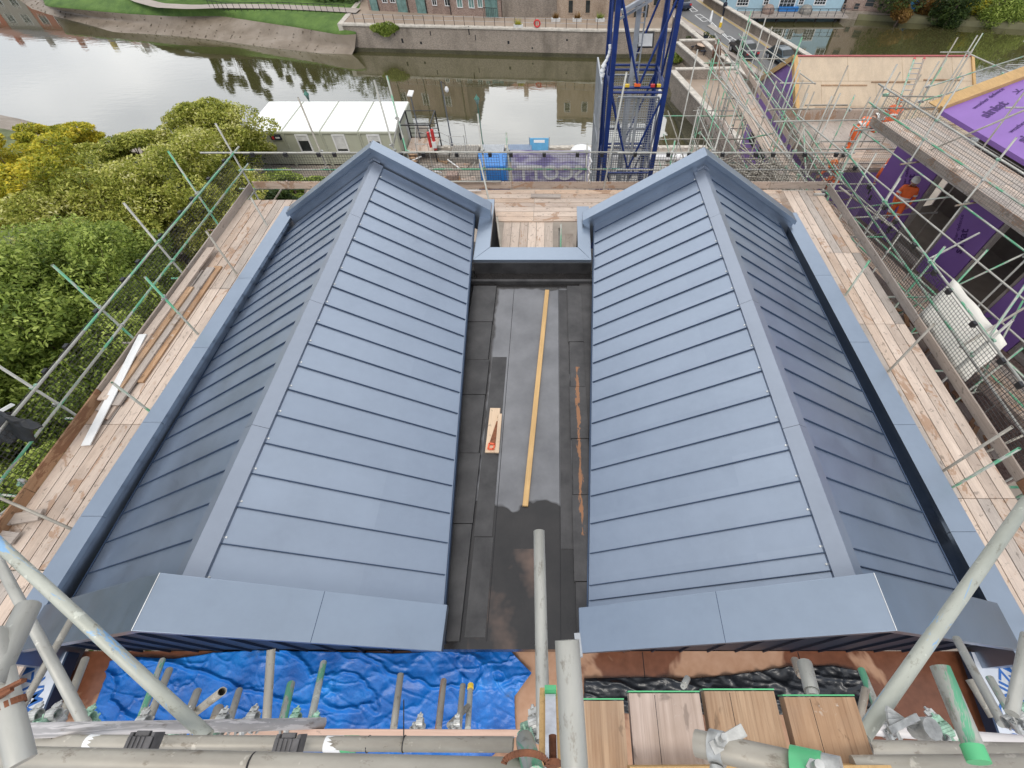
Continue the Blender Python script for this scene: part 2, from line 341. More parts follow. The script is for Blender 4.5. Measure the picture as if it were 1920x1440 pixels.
def stone(name, a, b, sc=1.0, mortar=(.35,.31,.27)):
    m, N, L, B = node_mat(name); t = N.new('ShaderNodeTexCoord')
    # rubble coursing: voronoi cells squashed in z
    mpn = N.new('ShaderNodeMapping'); mpn.inputs['Scale'].default_value = (1.6*sc, 1.6*sc, 4.2*sc); L.new(t.outputs['Object'], mpn.inputs[0])
    vo = N.new('ShaderNodeTexVoronoi'); L.new(mpn.outputs[0], vo.inputs['Vector'])
    ve = N.new('ShaderNodeTexVoronoi'); ve.feature = 'DISTANCE_TO_EDGE'; L.new(mpn.outputs[0], ve.inputs['Vector'])
    sep = N.new('ShaderNodeSeparateColor'); L.new(vo.outputs['Color'], sep.inputs[0])
    c = ramp(N, L, sep.outputs[0], [(.1, a), (.9, b)])
    c = nmix(N, L, ramp(N, L, ve.outputs[0], [(.02, (.7,.7,.7)), (.09, (0,0,0))]), c, mortar)
    st = noise_tex(N, L, t.outputs['Object'], .5, 6, .65, (1, 1, .35))
    c = nmix(N, L, ramp(N, L, st, [(.48, (0,0,0)), (.7, (.65,.65,.65))]), c, tuple(x*.5 for x in a))
    L.new(c, B.inputs['Base Color']); B.inputs['Roughness'].default_value = .9
    bump(N, L, B, ve.outputs[0], .5, .03); return m
M['stone'] = stone('quay_stone', (.20,.165,.13), (.33,.275,.225))
M['stone_red'] = stone('red_rubble', (.22,.14,.11), (.40,.29,.24), 1.2)
M['stone_warm'] = stone('warm_rubble', (.34,.24,.16), (.52,.40,.30), 1.3)
M['stone_dark'] = stone('dark_wet_stone', (.05,.045,.025), (.10,.09,.05), 1.0, (.05,.05,.03))
M['coping'] = simple('coping_stone', (.50,.46,.40), .85, 0, .25, 2, .3)
M['mud'] = None
def mud():
    m, N, L, B = node_mat('river_mud'); v, _ = coords(N, L, rnd=False)
    f = noise_tex(N, L, v, .22, 6, .6, (1, 2.2, 1)); c = ramp(N, L, f, [(.3, (.15,.115,.08)), (.5, (.235,.19,.145)), (.72, (.32,.27,.22))])
    g = noise_tex(N, L, v, 1.6, 5, .7); c = nmix(N, L, ramp(N, L, g, [(.60, (0,0,0)), (.68, (.6,.6,.6))]), c, (.11,.10,.06))
    L.new(c, B.inputs['Base Color']); B.inputs['Roughness'].default_value = .55; bump(N, L, B, g, .5, .1); return m
M['mud'] = mud()
def grassmat():
    m, N, L, B = node_mat('grass_turf'); v, _ = coords(N, L, rnd=False)
    f = noise_tex(N, L, v, .5, 6, .65); c = ramp(N, L, f, [(.3, (.05,.105,.02)), (.7, (.13,.22,.045))])
    L.new(c, B.inputs['Base Color']); B.inputs['Roughness'].default_value = .9; bump(N, L, B, noise_tex(N, L, v, 9, 4), .8, .15); return m
M['grass'] = grassmat()
def leafmat(name, cols, trans=.3):
    m, N, L, B = node_mat(name); g = N.new('ShaderNodeNewGeometry')
    v, _ = coords(N, L, rnd=False)
    n1 = noise_tex(N, L, v, .55, 3, .6)
    ad = N.new('ShaderNodeMath'); ad.operation = 'MULTIPLY_ADD'; L.new(g.outputs['Random Per Island'], ad.inputs[0]); ad.inputs[1].default_value = .45
    sb = N.new('ShaderNodeMath'); sb.operation = 'SUBTRACT'; L.new(n1, sb.inputs[0]); sb.inputs[1].default_value = .22; L.new(sb.outputs[0], ad.inputs[2])
    c = ramp(N, L, ad.outputs[0], cols); L.new(c, B.inputs['Base Color']); B.inputs['Roughness'].default_value = .55
    B.inputs['Specular IOR Level'].default_value = .3
    tr = N.new('ShaderNodeBsdfTranslucent'); L.new(c, tr.inputs[0]); ms = N.new('ShaderNodeMixShader'); ms.inputs[0].default_value = trans
    out = N['Material Output']; L.new(B.outputs[0], ms.inputs[1]); L.new(tr.outputs[0], ms.inputs[2]); L.new(ms.outputs[0], out.inputs[0]); return m
M['leaf_mid'] = leafmat('leaf_mid', [(.2, (.07,.12,.018)), (.5, (.25,.33,.055)), (.8, (.52,.60,.15))])
M['leaf_yellow'] = leafmat('leaf_yellow', [(.15, (.14,.18,.02)), (.45, (.42,.42,.04)), (.8, (.78,.62,.06))])
M['leaf_olive'] = leafmat('leaf_olive', [(.15, (.11,.14,.02)), (.45, (.32,.35,.05)), (.65, (.54,.53,.12)), (.85, (.80,.76,.42))])
M['leaf_dark'] = leafmat('leaf_dark', [(.2, (.02,.04,.012)), (.5, (.05,.085,.02)), (.8, (.10,.14,.03))])
M['leaf_rust'] = leafmat('leaf_rust', [(.2, (.10,.06,.02)), (.5, (.26,.14,.04)), (.8, (.38,.24,.06))])
M['bark'] = simple('bark', (.14,.10,.075), .9, 0, .3, 6, .5)
def tarp():
    m, N, L, B = node_mat('blue_tarpaulin'); v, _ = coords(N, L, rnd=False)
    f = noise_tex(N, L, v, 1.7, 6, .65); c = ramp(N, L, f, [(.3, (.004,.07,.30)), (.55, (.007,.15,.52)), (.75, (.012,.25,.72))])
    g = noise_tex(N, L, v, 1.0, 5, .7); c = nmix(N, L, ramp(N, L, g, [(.62, (0,0,0)), (.68, (.55,.55,.55))]), c, (.10,.13,.17))
    L.new(c, B.inputs['Base Color']); B.inputs['Roughness'].default_value = .33; bump(N, L, B, noise_tex(N, L, v, 9, 6, .65, None, 2.0), .35, .02); return m
M['tarp'] = tarp()
def water():
    m = bpy.data.materials.new('river_water'); m.use_nodes = True; nt = m.node_tree; N = nt.nodes; L = nt.links
    N.remove(N['Principled BSDF']); out = N['Material Output']
    t = N.new('ShaderNodeTexCoord')
    n1 = noise_tex(N, L, t.outputs['Object'], .9, 3, .55, (.6, 1.6, 1)); n2 = noise_tex(N, L, t.outputs['Object'], .12, 2, .5)
    mm = N.new('ShaderNodeMath'); mm.operation = 'MULTIPLY'; L.new(n1, mm.inputs[0]); L.new(n2, mm.inputs[1])
    b = N.new('ShaderNodeBump'); b.inputs['Strength'].default_value = .10; b.inputs['Distance'].default_value = .14; L.new(mm.outputs[0], b.inputs['Height'])
    gl = N.new('ShaderNodeBsdfGlossy'); gl.inputs['Roughness'].default_value = .035; gl.inputs[0].default_value = (.95,.95,.95,1); L.new(b.outputs[0], gl.inputs['Normal'])
    df = N.new('ShaderNodeBsdfDiffuse'); df.inputs[0].default_value = (.075,.07,.028,1)
    lw = N.new('ShaderNodeFresnel'); lw.inputs[0].default_value = 1.33
    k = N.new('ShaderNodeMath'); k.operation = 'MULTIPLY_ADD'; k.use_clamp = True; L.new(lw.outputs[0], k.inputs[0]); k.inputs[1].default_value = 1.0; k.inputs[2].default_value = .27
    ms = N.new('ShaderNodeMixShader'); L.new(k.outputs[0], ms.inputs[0]); L.new(df.outputs[0], ms.inputs[1]); L.new(gl.outputs[0], ms.inputs[2]); L.new(ms.outputs[0], out.inputs[0])
    return m
M['water'] = water()
# text as a mesh, laid with axes ex (reading direction) and ey (up), front normal ex x ey
def text_mesh(txt, size, bold=0.0, ext=.002):
    cu = bpy.data.curves.new('txt', 'FONT'); cu.body = txt; cu.size = size; cu.extrude = ext; cu.offset = bold; cu.resolution_u = 3
    cu.align_x = 'CENTER'; cu.align_y = 'CENTER'
    o = bpy.data.objects.new('txt', cu); COL.objects.link(o); bpy.context.view_layer.update()
    dg = bpy.context.evaluated_depsgraph_get(); me = bpy.data.meshes.new_from_object(o.evaluated_get(dg))
    bpy.data.objects.remove(o); bpy.data.curves.remove(cu); me.name = 'lettering'; me.materials.clear(); return me
_tx = {}
def lettering(txt, size, pos, ex, ey, m, parent, bold=0.0, name='lettering'):
    k = (txt, size, bold)
    if k not in _tx: _tx[k] = text_mesh(txt, size, bold)
    ex = Vector(ex).normalized(); ey = Vector(ey).normalized(); ez = ex.cross(ey)
    me = _tx[k]
    if len(me.materials) == 0: me.materials.append(m)
    o = bpy.data.objects.new(name, me); COL.objects.link(o)
    mw = Matrix((ex, ey, ez)).transposed().to_4x4(); mw.translation = Vector(pos)
    o.parent = parent; o.matrix_world = mw if parent is None else mw
    if parent is not None:
        pm = Matrix.LocRotScale(parent.location, parent.rotation_euler, parent.scale) if parent.parent is None else Matrix()
        o.matrix_parent_inverse = pm.inverted(); o.matrix_basis = mw
    return o
def place(o, parent, mw):
    o.parent = parent
    if parent is not None and parent.parent is None:
        o.matrix_parent_inverse = Matrix.LocRotScale(parent.location, parent.rotation_euler, parent.scale).inverted()
    o.matrix_basis = mw; return o
# ================================================================ THE BUILDING with the two zinc roofs
bld = thing('roofed_building', 'unfinished building with twin blue-grey standing seam metal roofs and a black felt valley', 'building')
YN, YF = 0.85, 10.62            # roof surface runs
RX = (-4.28, 3.46); RZ = 1.25; SL = .614
def inner_eave(side, y):
    f = (y-1.25)/(8.0-1.25)
    return (-1.60-.36*f) if side == 0 else (.49+.40*f)
def outer_eave(side, y): return -7.16 if side == 0 else 5.80
def roof_z(side, x): return RZ - SL*abs(x-RX[side])
def outer_z(side, x): return RZ - (SL if side == 0 else .60)*abs(x-RX[side])
side_name = ['left', 'right']
T = .07
for s in (0, 1):
    rx = RX[s]
    for wing in (0, 1):     # 0 inner slope, 1 outer slope
        fn = inner_eave if wing == 0 else outer_eave
        zf = roof_z if wing == 0 else outer_z
        e0, e1 = fn(s, YN), fn(s, YF)
        mb = MB(); ny = 12
        z0, z1 = zf(s, e0), zf(s, e1)
        up = [(rx, YN, RZ), (rx, YF, RZ), (e1, YF, z1), (e0, YN, z0)]
        dn = [(x, y, z-T) for x, y, z in up]
        ccw = (e0 < rx)
        if ccw: mb.add(up+dn, [(0,1,2,3),(7,6,5,4),(0,3,7,4),(3,2,6,7),(2,1,5,6),(1,0,4,5)])
        else: mb.add(up+dn, [(3,2,1,0),(4,5,6,7),(4,7,3,0),(7,6,2,3),(6,5,1,2),(5,4,0,1)])
        sl = mb.build('roof_slope', M['zinc'], bld)
        # standing seams
        sm = MB(); ys = []
        if s == 0: ys = [1.74+.468*k for k in range(-1, 19)]
        else: ys = [1.42]+[1.63+.0+.468*k for k in range(0, 20)]
        if wing == 1: ys = [y+.05 for y in ys]
        sgn = 1 if e0 > rx else -1
        for y in ys:
            if y < YN+.1 or y > YF-.25: continue
            xa = rx+sgn*(.12 if wing == 0 else .19); xb = fn(s, y)-sgn*.015
            za, zb = zf(s, xa)+.016, zf(s, xb)+.016
            sm.bar((xa, y, za-.003), (xb, y, zb-.003), .010, .028)
        seams = sm.build('standing_seam', M['zinc_seam'], sl)
        # eave drip: folded front edge
        ed = MB(); ed.bar((e0+sgn*.012, YN, z0-.04), (e1+sgn*.012, YF, z1-.04), .02, .10); ed.build('eave_edge', M['zinc_seam'], sl)
    # ridge cap: folded, two wings with drip and joints
    rc = MB(); w = .20
    for sg in (-1, 1):
        ww = .185 if sg == (1 if s == 0 else -1) else .15
        zz = RZ+.055-SL*ww
        for k in range(4):
            ya, yb = (YN+.1, 3.35, 5.9, 8.5)[k]+.006, (3.35, 5.9, 8.5, YF)[k]
            a = [(rx, ya, RZ+.055), (rx, yb, RZ+.055), (rx+sg*ww, yb, zz), (rx+sg*ww, ya, zz)]
            b = [(x, y, z-.045) for x, y, z in a]
            if sg > 0: a = a[::-1]; b = b[::-1]
            rc.add(a+b, [(0,1,2,3),(7,6,5,4),(0,3,7,4),(3,2,6,7),(2,1,5,6),(1,0,4,5)])
    rc.build('ridge_cap', M['zinc_ridge'], bld)
    rv = MB()
    for y in ys:
        xx = rx+(.198 if s == 0 else -.198); rv.tube((xx, y+.03, roof_z(s, xx)+.0), (xx, y+.03, roof_z(s, xx)+.014), .013, 8)
        xx = rx-(.165 if s == 0 else -.165); rv.tube((xx, y+.08, outer_z(s, xx)+.0), (xx, y+.08, outer_z(s, xx)+.014), .011, 8)
    rv.build('rivet', M['silver'], bld)

def gable_cap(s, y0, y1, xin, xout, name, upstand=.30, drop=.0, zoff=0.0):
    """capping over a gable: level across its width (y0..y1), pitched along x"""
    rx = RX[s]; zc = 1.63+zoff; cap = MB(); t = .035
    parts = []
    for xe in (xin, xout):
        ze = zc - SL*abs(xe-rx)
        a = [(rx, y0, zc), (rx, y1, zc), (xe, y1, ze), (xe, y0, ze)]
        b = [(x, y, z-.12) for x, y, z in a]
        if xe > rx: a = a[::-1]; b = b[::-1]
        cap.add(a+b, [(0,1,2,3),(7,6,5,4),(0,3,7,4),(3,2,6,7),(2,1,5,6),(1,0,4,5)])
    o = cap.build(name, M['zinc_cap'], bld); bevel(o, .006, 2)
    # shadow joints as thin folded laps
    return o
# far gables (cap .32 wide, upstand faces the camera)
FY = [(10.62, 10.98), (10.28, 10.66)]
for s in (0, 1):
    y0, y1 = FY[s]
    xin, xout = ((-1.66, -7.02), (.72, 6.22))[s]
    gable_cap(s, y0, y1, xin, xout, 'gable_capping')
    rx = RX[s]; up = MB()
    for xe in (xin, xout):
        sg = 1 if xe > rx else -1; xe2 = xe - sg*.04
        za = 1.63-.119; zb = za - SL*abs(xe2-rx); a = [(rx, y0+.05, za), (rx, y1-.05, za), (xe2, y1-.05, zb), (xe2, y0+.05, zb)]
        b = [(x, y, z-.75) for x, y, z in a]
        if xe > rx: a = a[::-1]; b = b[::-1]
        up.add(b[::-1][::-1]+a, [(0,1,2,3),(7,6,5,4),(0,3,7,4),(3,2,6,7),(2,1,5,6),(1,0,4,5)])
    up.build('gable_upstand', M['zinc'], bld)
    ap = MB(); ap.bar((rx-.14, y0-.01, RZ+.06-.03), (rx, y0-.01, RZ+.15-.03), .03, .02); ap.bar((rx, y0-.01, RZ+.15-.03), (rx+.14, y0-.01, RZ+.06-.03), .03, .02)
    ap.build('apex_flashing', M['zinc_ridge'], bld)
# near gables (deep cap)
for s in (0, 1):
    xin, xout = ((-1.49, -7.1), (.34, 6.05))[s]
    gable_cap(s, .72, 1.28, xin, xout, 'gable_capping')
    rx = RX[s]
    hl = MB(); hl.tube((rx, .722, 1.632), (rx, 1.278, 1.632), .0045, 8); hl.build('fold_highlight', M['silver'], bld)  # bright strip laid on as the highlight of the cut metal fold
    # lap joint on the inner wing
    xj = (-2.85, 2.0)[s]; lj = MB(); zj = 1.63-SL*abs(xj-rx)+.001
    lj.bar((xj, .722, zj), (xj, 1.278, zj), .006, .003); lj.build('lap_joint', M['zinc_seam'], bld)
    # gable wall, standing seam clad, under the cap
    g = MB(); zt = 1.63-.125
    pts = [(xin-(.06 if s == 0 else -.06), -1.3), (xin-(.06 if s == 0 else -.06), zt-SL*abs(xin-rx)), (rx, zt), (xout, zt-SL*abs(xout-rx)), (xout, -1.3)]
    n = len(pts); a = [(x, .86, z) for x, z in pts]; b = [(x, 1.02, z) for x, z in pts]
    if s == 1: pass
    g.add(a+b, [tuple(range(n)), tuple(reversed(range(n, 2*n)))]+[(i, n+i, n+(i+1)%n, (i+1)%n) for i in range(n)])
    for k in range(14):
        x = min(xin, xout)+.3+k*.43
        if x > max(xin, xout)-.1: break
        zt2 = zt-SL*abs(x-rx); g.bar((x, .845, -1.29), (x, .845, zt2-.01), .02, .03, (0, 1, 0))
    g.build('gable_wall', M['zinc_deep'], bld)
# outer parapets
pp = MB()
def capquad(mb, a, b, c, d, z, t=.09):
    ps = [(a[0], a[1], z-t), (b[0], b[1], z-t), (c[0], c[1], z-t), (d[0], d[1], z-t)]; mb.hexa(ps, [(x, y, z) for x, y, _ in ps])
jl = [.55, 2.6, 4.35, 6.15, 8.3, 11.25]
for k in range(5):
    ya, yb = jl[k]+.004, jl[k+1]
    xo = lambda y: -7.60+.24*(y-.55)/10.7
    capquad(pp, (xo(ya), ya), (xo(ya)+.35, ya), (xo(yb)+.35, yb), (xo(yb), yb), -.25)
o = pp.build('parapet_capping', M['zinc_cap'], bld); bevel(o, .006)
pp = MB()
jl = [.55, 2.35, 4.3, 6.3, 8.4, 10.95]
for k in range(5):
    ya, yb = jl[k]+.004, jl[k+1]
    xo = lambda y: 6.60-.10*(y-.55)/10.4
    capquad(pp, (xo(ya)-.41, ya), (xo(ya), ya), (xo(yb), yb), (xo(yb)-.41, yb), -.25)
o = pp.build('parapet_capping', M['zinc_cap'], bld); bevel(o, .006)
# parapet inner/outer faces + gutter floors
pf = MB()
pf.hexa([(-7.55,.6,-1.3),(-7.28,.6,-1.3),(-7.08,11.1,-1.3),(-7.33,11.1,-1.3)], [(-7.55,.6,-.341),(-7.28,.6,-.341),(-7.08,11.1,-.341),(-7.33,11.1,-.341)])
pf.build('parapet_wall', M['zinc'], bld); pf = MB()
pf.hexa([(6.25,.6,-1.3),(6.55,.6,-1.3),(6.47,10.8,-1.3),(6.16,10.8,-1.3)], [(6.25,.6,-.341),(6.55,.6,-.341),(6.47,10.8,-.341),(6.16,10.8,-.341)])
pf.build('parapet_wall', M['zinc'], bld)
gf = MB(); gf.box((-7.27, .9, -.95), (-6.4, 11.0, -.9)); gf.build('box_gutter', M['zinc_seam'], bld); gf = MB(); gf.box((5.2, .9, -.85), (6.2, 10.6, -.8)); gf.build('box_gutter', M['zinc_seam'], bld)
gd = MB(); gd.box((-7.2, 2.55, -.9), (-7.02, 2.85, -.62)); gd.box((5.88, 2.3, -.8), (6.1, 2.6, -.5)); gd.build('gutter_bracket', M['mesh_grey'], bld)
# recess (far end of the valley): U of cappings
u = MB()
capquad(u, (-1.98, 8.93), (.89, 8.93), (.57, 9.42), (-1.60, 9.42), -.22)
capquad(u, (-1.98, 8.936), (-1.606, 9.43), (-1.66, 11.55), (-2.0, 11.55), -.223)
capquad(u, (.576, 9.43), (.888, 8.936), (.93, 11.2), (.60, 11.2), -.223)
o = u.build('recess_capping', M['zinc_cap'], bld); bevel(o, .006)
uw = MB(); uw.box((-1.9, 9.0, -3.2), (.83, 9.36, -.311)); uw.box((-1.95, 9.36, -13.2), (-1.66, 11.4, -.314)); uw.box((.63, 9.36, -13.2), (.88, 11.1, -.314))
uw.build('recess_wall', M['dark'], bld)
# valley
VZ = -.62
v = MB(); v.box((-2.1, .80, VZ-.3), (1.1, 9.0, VZ)); v.build('valley_floor', M['bitumen'], bld)
st = MB(); ys = [.9, 2.6, 3.9, 5.2, 6.1, 7.2, 8.4]
for i, y in enumerate(ys[:-1]): st.box((-1.95, y, VZ), (-1.36+.02*(i % 2)-.06*(i/5), ys[i+1]-.012, VZ+.05+.006*(i % 2)))
st.box((-1.32, 2.4, VZ+.001), (-1.02, 6.2, VZ+.008)); st.box((-1.30, .95, VZ+.001), (-1.0, 2.38, VZ+.007))
st.build('felt_strip', M['felt'], bld)
st = MB(); ys = [.9, 1.7, 3.1, 4.2, 5.4, 6.6, 8.4]
for i, y in enumerate(ys[:-1]): st.box((.32-.02*(i % 2), y, VZ), (.62+.01*(i % 2), ys[i+1]-.012, VZ+.05+.006*(i % 2)))
st.box((.60, .9, VZ), (1.0, 8.5, VZ+.03)); st.box((.10, 2.2, VZ+.001), (.30, 8.3, VZ+.008))
st.build('felt_strip', M['felt_rust'], bld)
lp = MB(); lp.box((-.98,.9,VZ), (-.972,8.4,VZ+.004)); lp.box((.085,.9,VZ), (.092,8.4,VZ+.004))
lp.build('felt_lap', M['dark'], bld)
hw = MB(); hw.box((-2.05, 8.5, VZ), (1.0, 8.58, VZ+.10)); hw.box((-1.98, 8.9, VZ), (.9, 9.0, -.30)); 
for x in (-1.3, -.35, .4): hw.box((x, 8.897, VZ+.05), (x+.02, 8.90, -.33))
hw.build('head_upstand', M['felt'], bld)
# dark walls below eaves either side of the valley + building body
bw = MB()
bw.hexa([(-2.4,1.03,-1.0),(-1.75,1.03,-1.0),(-2.1,8.9,-1.0),(-2.5,8.9,-1.0)], [(-2.4,1.03,-.48),(-1.75,1.03,-.48),(-2.1,8.9,-.33),(-2.5,8.9,-.33)])
bw.hexa([(.7,1.03,-1.0),(1.4,1.03,-1.0),(1.5,8.9,-1.0),(1.02,8.9,-1.0)], [(.7,1.03,-.62),(1.4,1.03,-.62),(1.5,8.9,-.45),(1.02,8.9,-.45)])
bw.build('valley_kerb', M['felt'], bld)
bb = MB(); bb.box((-7.25, 1.03, G), (-2.0, 10.7, -1.0)); bb.box((.9, 1.03, G), (6.15, 10.4, -1.0)); bb.box((-1.99, 1.03, G), (.89, 8.95, -.93)); bb.box((-8.6, -6, G), (8.0, .84, -1.42))
bb.build('wall', M['concrete'], bld)
fl = MB(); fl.box((-8.6, -2.2, -1.42), (8.0, .85, -1.30)); fl.build('lower_deck', M['copper'], bld)
jn = MB()
for x in (-1.1, 1.35, 3.75): jn.box((x, -.3, -1.299), (x+.012, .84, -1.296))
jn.build('deck_joint', M['dark'], bld)
# ---------------------------------------------------------------- things on the valley
def flat_timber(name, label, cat, p, q, wd, th, m, group=None):
    p = Vector(p); q = Vector(q); d = q-p; ln = d.length
    b = MB(); b.box((-wd/2, -ln/2, 0), (wd/2, ln/2, th)); me = b.mesh(name, (m,)); o = link(name, me); bevel(o, .003)
    o.location = (p+q)/2; o.rotation_euler = (0, 0, math.atan2(-d.x, d.y)); return tag(o, label, cat, group)
a = W(1026, 546, VZ); b = W(985, 950, VZ)
flat_timber('timber_batten', 'long pale yellow timber batten lying lengthwise on the black felt valley', 'batten', a, b, .095, .047, M['pine'])
a = W(929, 767, VZ); b = W(920, 850, VZ)
flat_timber('timber_offcut', 'short wide pale timber offcut on the felt under the hand saw', 'offcut', a, b, .20, .04, M['pine_pale'])
a = W(938, 777, VZ+.04)
o = flat_timber('timber_offcut', 'narrow brown-ended offcut stacked on the wider pale offcut beside the saw blade', 'offcut', W(938, 777, VZ+.04), W(932, 850, VZ+.04), .07, .03, M['pine_pale'])
p0 = W(922, 835, VZ+.045); saw = thing('hand_saw', 'rusty hand saw with an orange-red handle lying on the timber offcut', 'saw', p0, R(-6))
b = MB(); b.add([(-.055,0,0),(.06,0,0),(.035,.52,0),(-.005,.53,0),(-.055,0,.002),(.06,0,.002),(.035,.52,.002),(-.005,.53,.002)], [(3,2,1,0),(4,5,6,7),(0,1,5,4),(1,2,6,5),(2,3,7,6),(3,0,4,7)])
b.build('blade', M['rust'], saw)
b = MB(); b.bar((-.05,.03,.012),(.06,.02,.012),.035,.025); b.bar((-.05,-.09,.012),(.05,-.08,.012),.03,.025); b.bar((-.05,.03,.012),(-.05,-.09,.012),.03,.025); b.bar((.055,.03,.012),(.045,-.09,.012),.03,.025)
b.build('handle', simple('saw_handle', (.7,.12,.05), .5), saw)
# ---------------------------------------------------------------- tarp
def crumple(o, amp, sc, seed=0):
    for vv in o.data.vertices:
        c = vv.co
        n = noise.fractal(Vector((c.x*sc+seed, c.y*sc, seed)), 1.0, 2.0, 4); r = 1-abs(noise.noise(Vector((c.x*sc*1.4+3*seed, c.y*sc*2.2, 5)))+.3*n)*3.2; r3 = 1-abs(noise.noise(Vector((c.x*sc*3.1+c.y*2, c.y*sc*4.1, 7)))+.25*n)*3.4
        r2 = 1-abs(noise.noise(Vector((c.x*sc*.5+seed, c.y*sc*1.5+c.x*.8, 9))))*3
        if seed and amp < .06:
            p = Vector((c.x, c.y, 0)); wv = .35*n
            c1 = max(0, 1-abs(noise.noise(Vector((c.x*.5+wv, c.y*1.7+c.x*.35, 1)))+.02)*11); c2 = max(0, 1-abs(noise.noise(Vector((c.x*.8-c.y*1.2+wv, c.y*1.9, 4))))*13); c3 = max(0, 1-abs(noise.noise(Vector((c.x*4+wv*2, c.y*6, 8))))*6)
            c4 = max(0, 1-abs(noise.noise(Vector((c.x*2.6+c.y*3, c.y*1.2-c.x, 12))))*12)
            c.z += .045+.05*n*.7+.05*c1+.022*c2*c2+.005*c3+.012*c4; continue
        c.z += amp*(.35*n+.6*max(r, 0)**2.5+.35*max(r3, 0)**2+.8*max(r2, 0)**3)
def sheet(name, outline_u0, outline_u1, nx, ny, m, amp, sc, z):
    """outline rows: lists of (x,y) for top edge and bottom edge"""
    vs = []; fs = []
    def samp(pl, t):
        f = t*(len(pl)-1); i = min(int(f), len(pl)-2); f -= i
        return (pl[i][0]*(1-f)+pl[i+1][0]*f, pl[i][1]*(1-f)+pl[i+1][1]*f)
    for j in range(ny+1):
        for i in range(nx+1):
            a = samp(outline_u0, i/nx); b = samp(outline_u1, i/nx); k = j/ny
            vs.append((a[0]*(1-k)+b[0]*k, a[1]*(1-k)+b[1]*k, z))
    fs = [(j*(nx+1)+i, (j+1)*(nx+1)+i, (j+1)*(nx+1)+i+1, j*(nx+1)+i+1) for j in range(ny) for i in range(nx)]
    me = bpy.data.meshes.new(name); me.from_pydata(vs, [], fs); me.materials.append(m); o = link(name, me); crumple(o, amp, sc, 3.3)
    for p in me.polygons: p.use_smooth = True
    so = o.modifiers.new('thick', 'SOLIDIFY'); so.thickness = .004; return o
zt = -1.27
top = [W(u, v, zt)[:2] for u, v in [(212,1240),(260,1232),(330,1236),(400,1225),(480,1220),(600,1222),(740,1226),(855,1220),(905,1214),(955,1218),(975,1240),(997,1262)]]
bot = [W(u, v, zt)[:2] for u, v in [(165,1375),(250,1400),(350,1420),(450,1420),(550,1420),(650,1420),(750,1420),(850,1420),(920,1420),(968,1380),(962,1310),(996,1264)]]
o = sheet('tarpaulin', top, bot, 420, 90, M['tarp'], .05, 1.9, zt)
tag(o, 'crumpled bright blue tarpaulin spread over the brown deck below the near gable', 'tarpaulin')
# black plastic sheet
top = [W(u, v, zt)[:2] for u, v in [(1095,1272),(1200,1270),(1300,1272),(1400,1262),(1480,1250),(1560,1248),(1620,1262)]]
bot = [W(u, v, zt)[:2] for u, v in [(1095,1330),(1200,1340),(1300,1340),(1400,1340),(1500,1340),(1600,1350),(1660,1350)]]
o = sheet('plastic_sheet', top, bot, 120, 30, simple('black_polythene', (.02,.022,.026), .3, 0, .4, 3, .4), .07, 2.2, zt)
tag(o, 'crinkled black plastic sheet beyond the ends of the thick planks', 'sheet')
# zinc trays with protective film, blue lettering
def tray(label, c4, z, lets, out):
    t = thing('metal_tray', label, 'metal tray'); ps = [W(u, v, z) for u, v in c4]
    mb = MB(); mb.hexa([(p.x, p.y, z-.05) for p in ps], [(p.x, p.y, z) for p in ps]); mb.build('film_face', simple('protective_film', (.62,.66,.72), .35, 0, .12, 4), t)
    for u, v, tx, ang, sz in lets:
        p = W(u, v, z+.004); a = R(ang); lettering(tx, sz, p, (math.cos(a), math.sin(a), 0), (-math.sin(a), math.cos(a), 0), M['ink_blue'], t, .004)
    a, b = ps[out[0]], ps[out[1]]
    mb = MB(); mb.bar((a.x, a.y, z-.09), (b.x, b.y, z-.09), .03, .2); mb.build('folded_edge', M['zinc_seam'], t)
tray('film-wrapped metal tray with blue print under the left near corner of the roof', [(0,1350),(62,1385),(128,1222),(50,1222)], -1.0,
     [(46,1283,'VMZINC',-62,.26),(62,1340,'VMZINC',-62,.24)], (1, 2))
tray('film-wrapped metal tray with blue print under the right near corner of the roof', [(1880,1400),(1975,1400),(1960,1240),(1818,1222)], -1.0,
     [(1885,1275,'VMZINC',-120,.26),(1905,1330,'VMZINC',-120,.26)], (0, 3))
# ================================================================ SCAFFOLD KIT
TR = .0242
_tc = {}
def tube_me(ln, m, r=TR, n=12):
    k = (round(ln, 1), m.name, r)
    if k in _tc: return _tc[k]
    b = MB(); ln = k[0]; ri = r*.82; vs = []
    for rr, z in ((r, 0), (r, ln), (ri, ln), (ri, ln-.12), (ri*.2, ln-.12)):
        for i in range(n): a = 2*math.pi*i/n; vs.append((rr*math.cos(a), rr*math.sin(a), z))
    fs = [(j*n+i, j*n+(i+1)%n, (j+1)*n+(i+1)%n, (j+1)*n+i) for j in range(4) for i in range(n)]
    b.add(vs, fs, 0, True); b.add(vs[:n], [tuple(reversed(range(n)))])
    me = b.mesh('tube', (m,))
    for i, p in enumerate(me.polygons): p.use_smooth = (i < n)
    _tc[k] = me; return me
def zto(p, q):
    d = (Vector(q)-Vector(p)); ln = d.length; d.normalize(); x = d.orthogonal().normalized(); y = d.cross(x)
    mw = Matrix((x, y, d)).transposed().to_4x4(); mw.translation = Vector(p); return mw, ln
def pipe(parent, p, q, m='galv', name='scaffold_tube', r=TR):
    mw, ln = zto(p, q); me = tube_me(ln, M[m] if isinstance(m, str) else m, r); o = bpy.data.objects.new(name, me); COL.objects.link(o)
    return place(o, parent, mw)
def rpipe(parent, p, q, name='scaffold_tube', g=.3, r=TR):
    x = random.random(); m = 'galv_green' if x < g else ('galv_dull' if x < g+.28 else ('galv_rust' if x < g+.34 else 'galv')); return pipe(parent, p, q, m, name, r)
_bc = {}
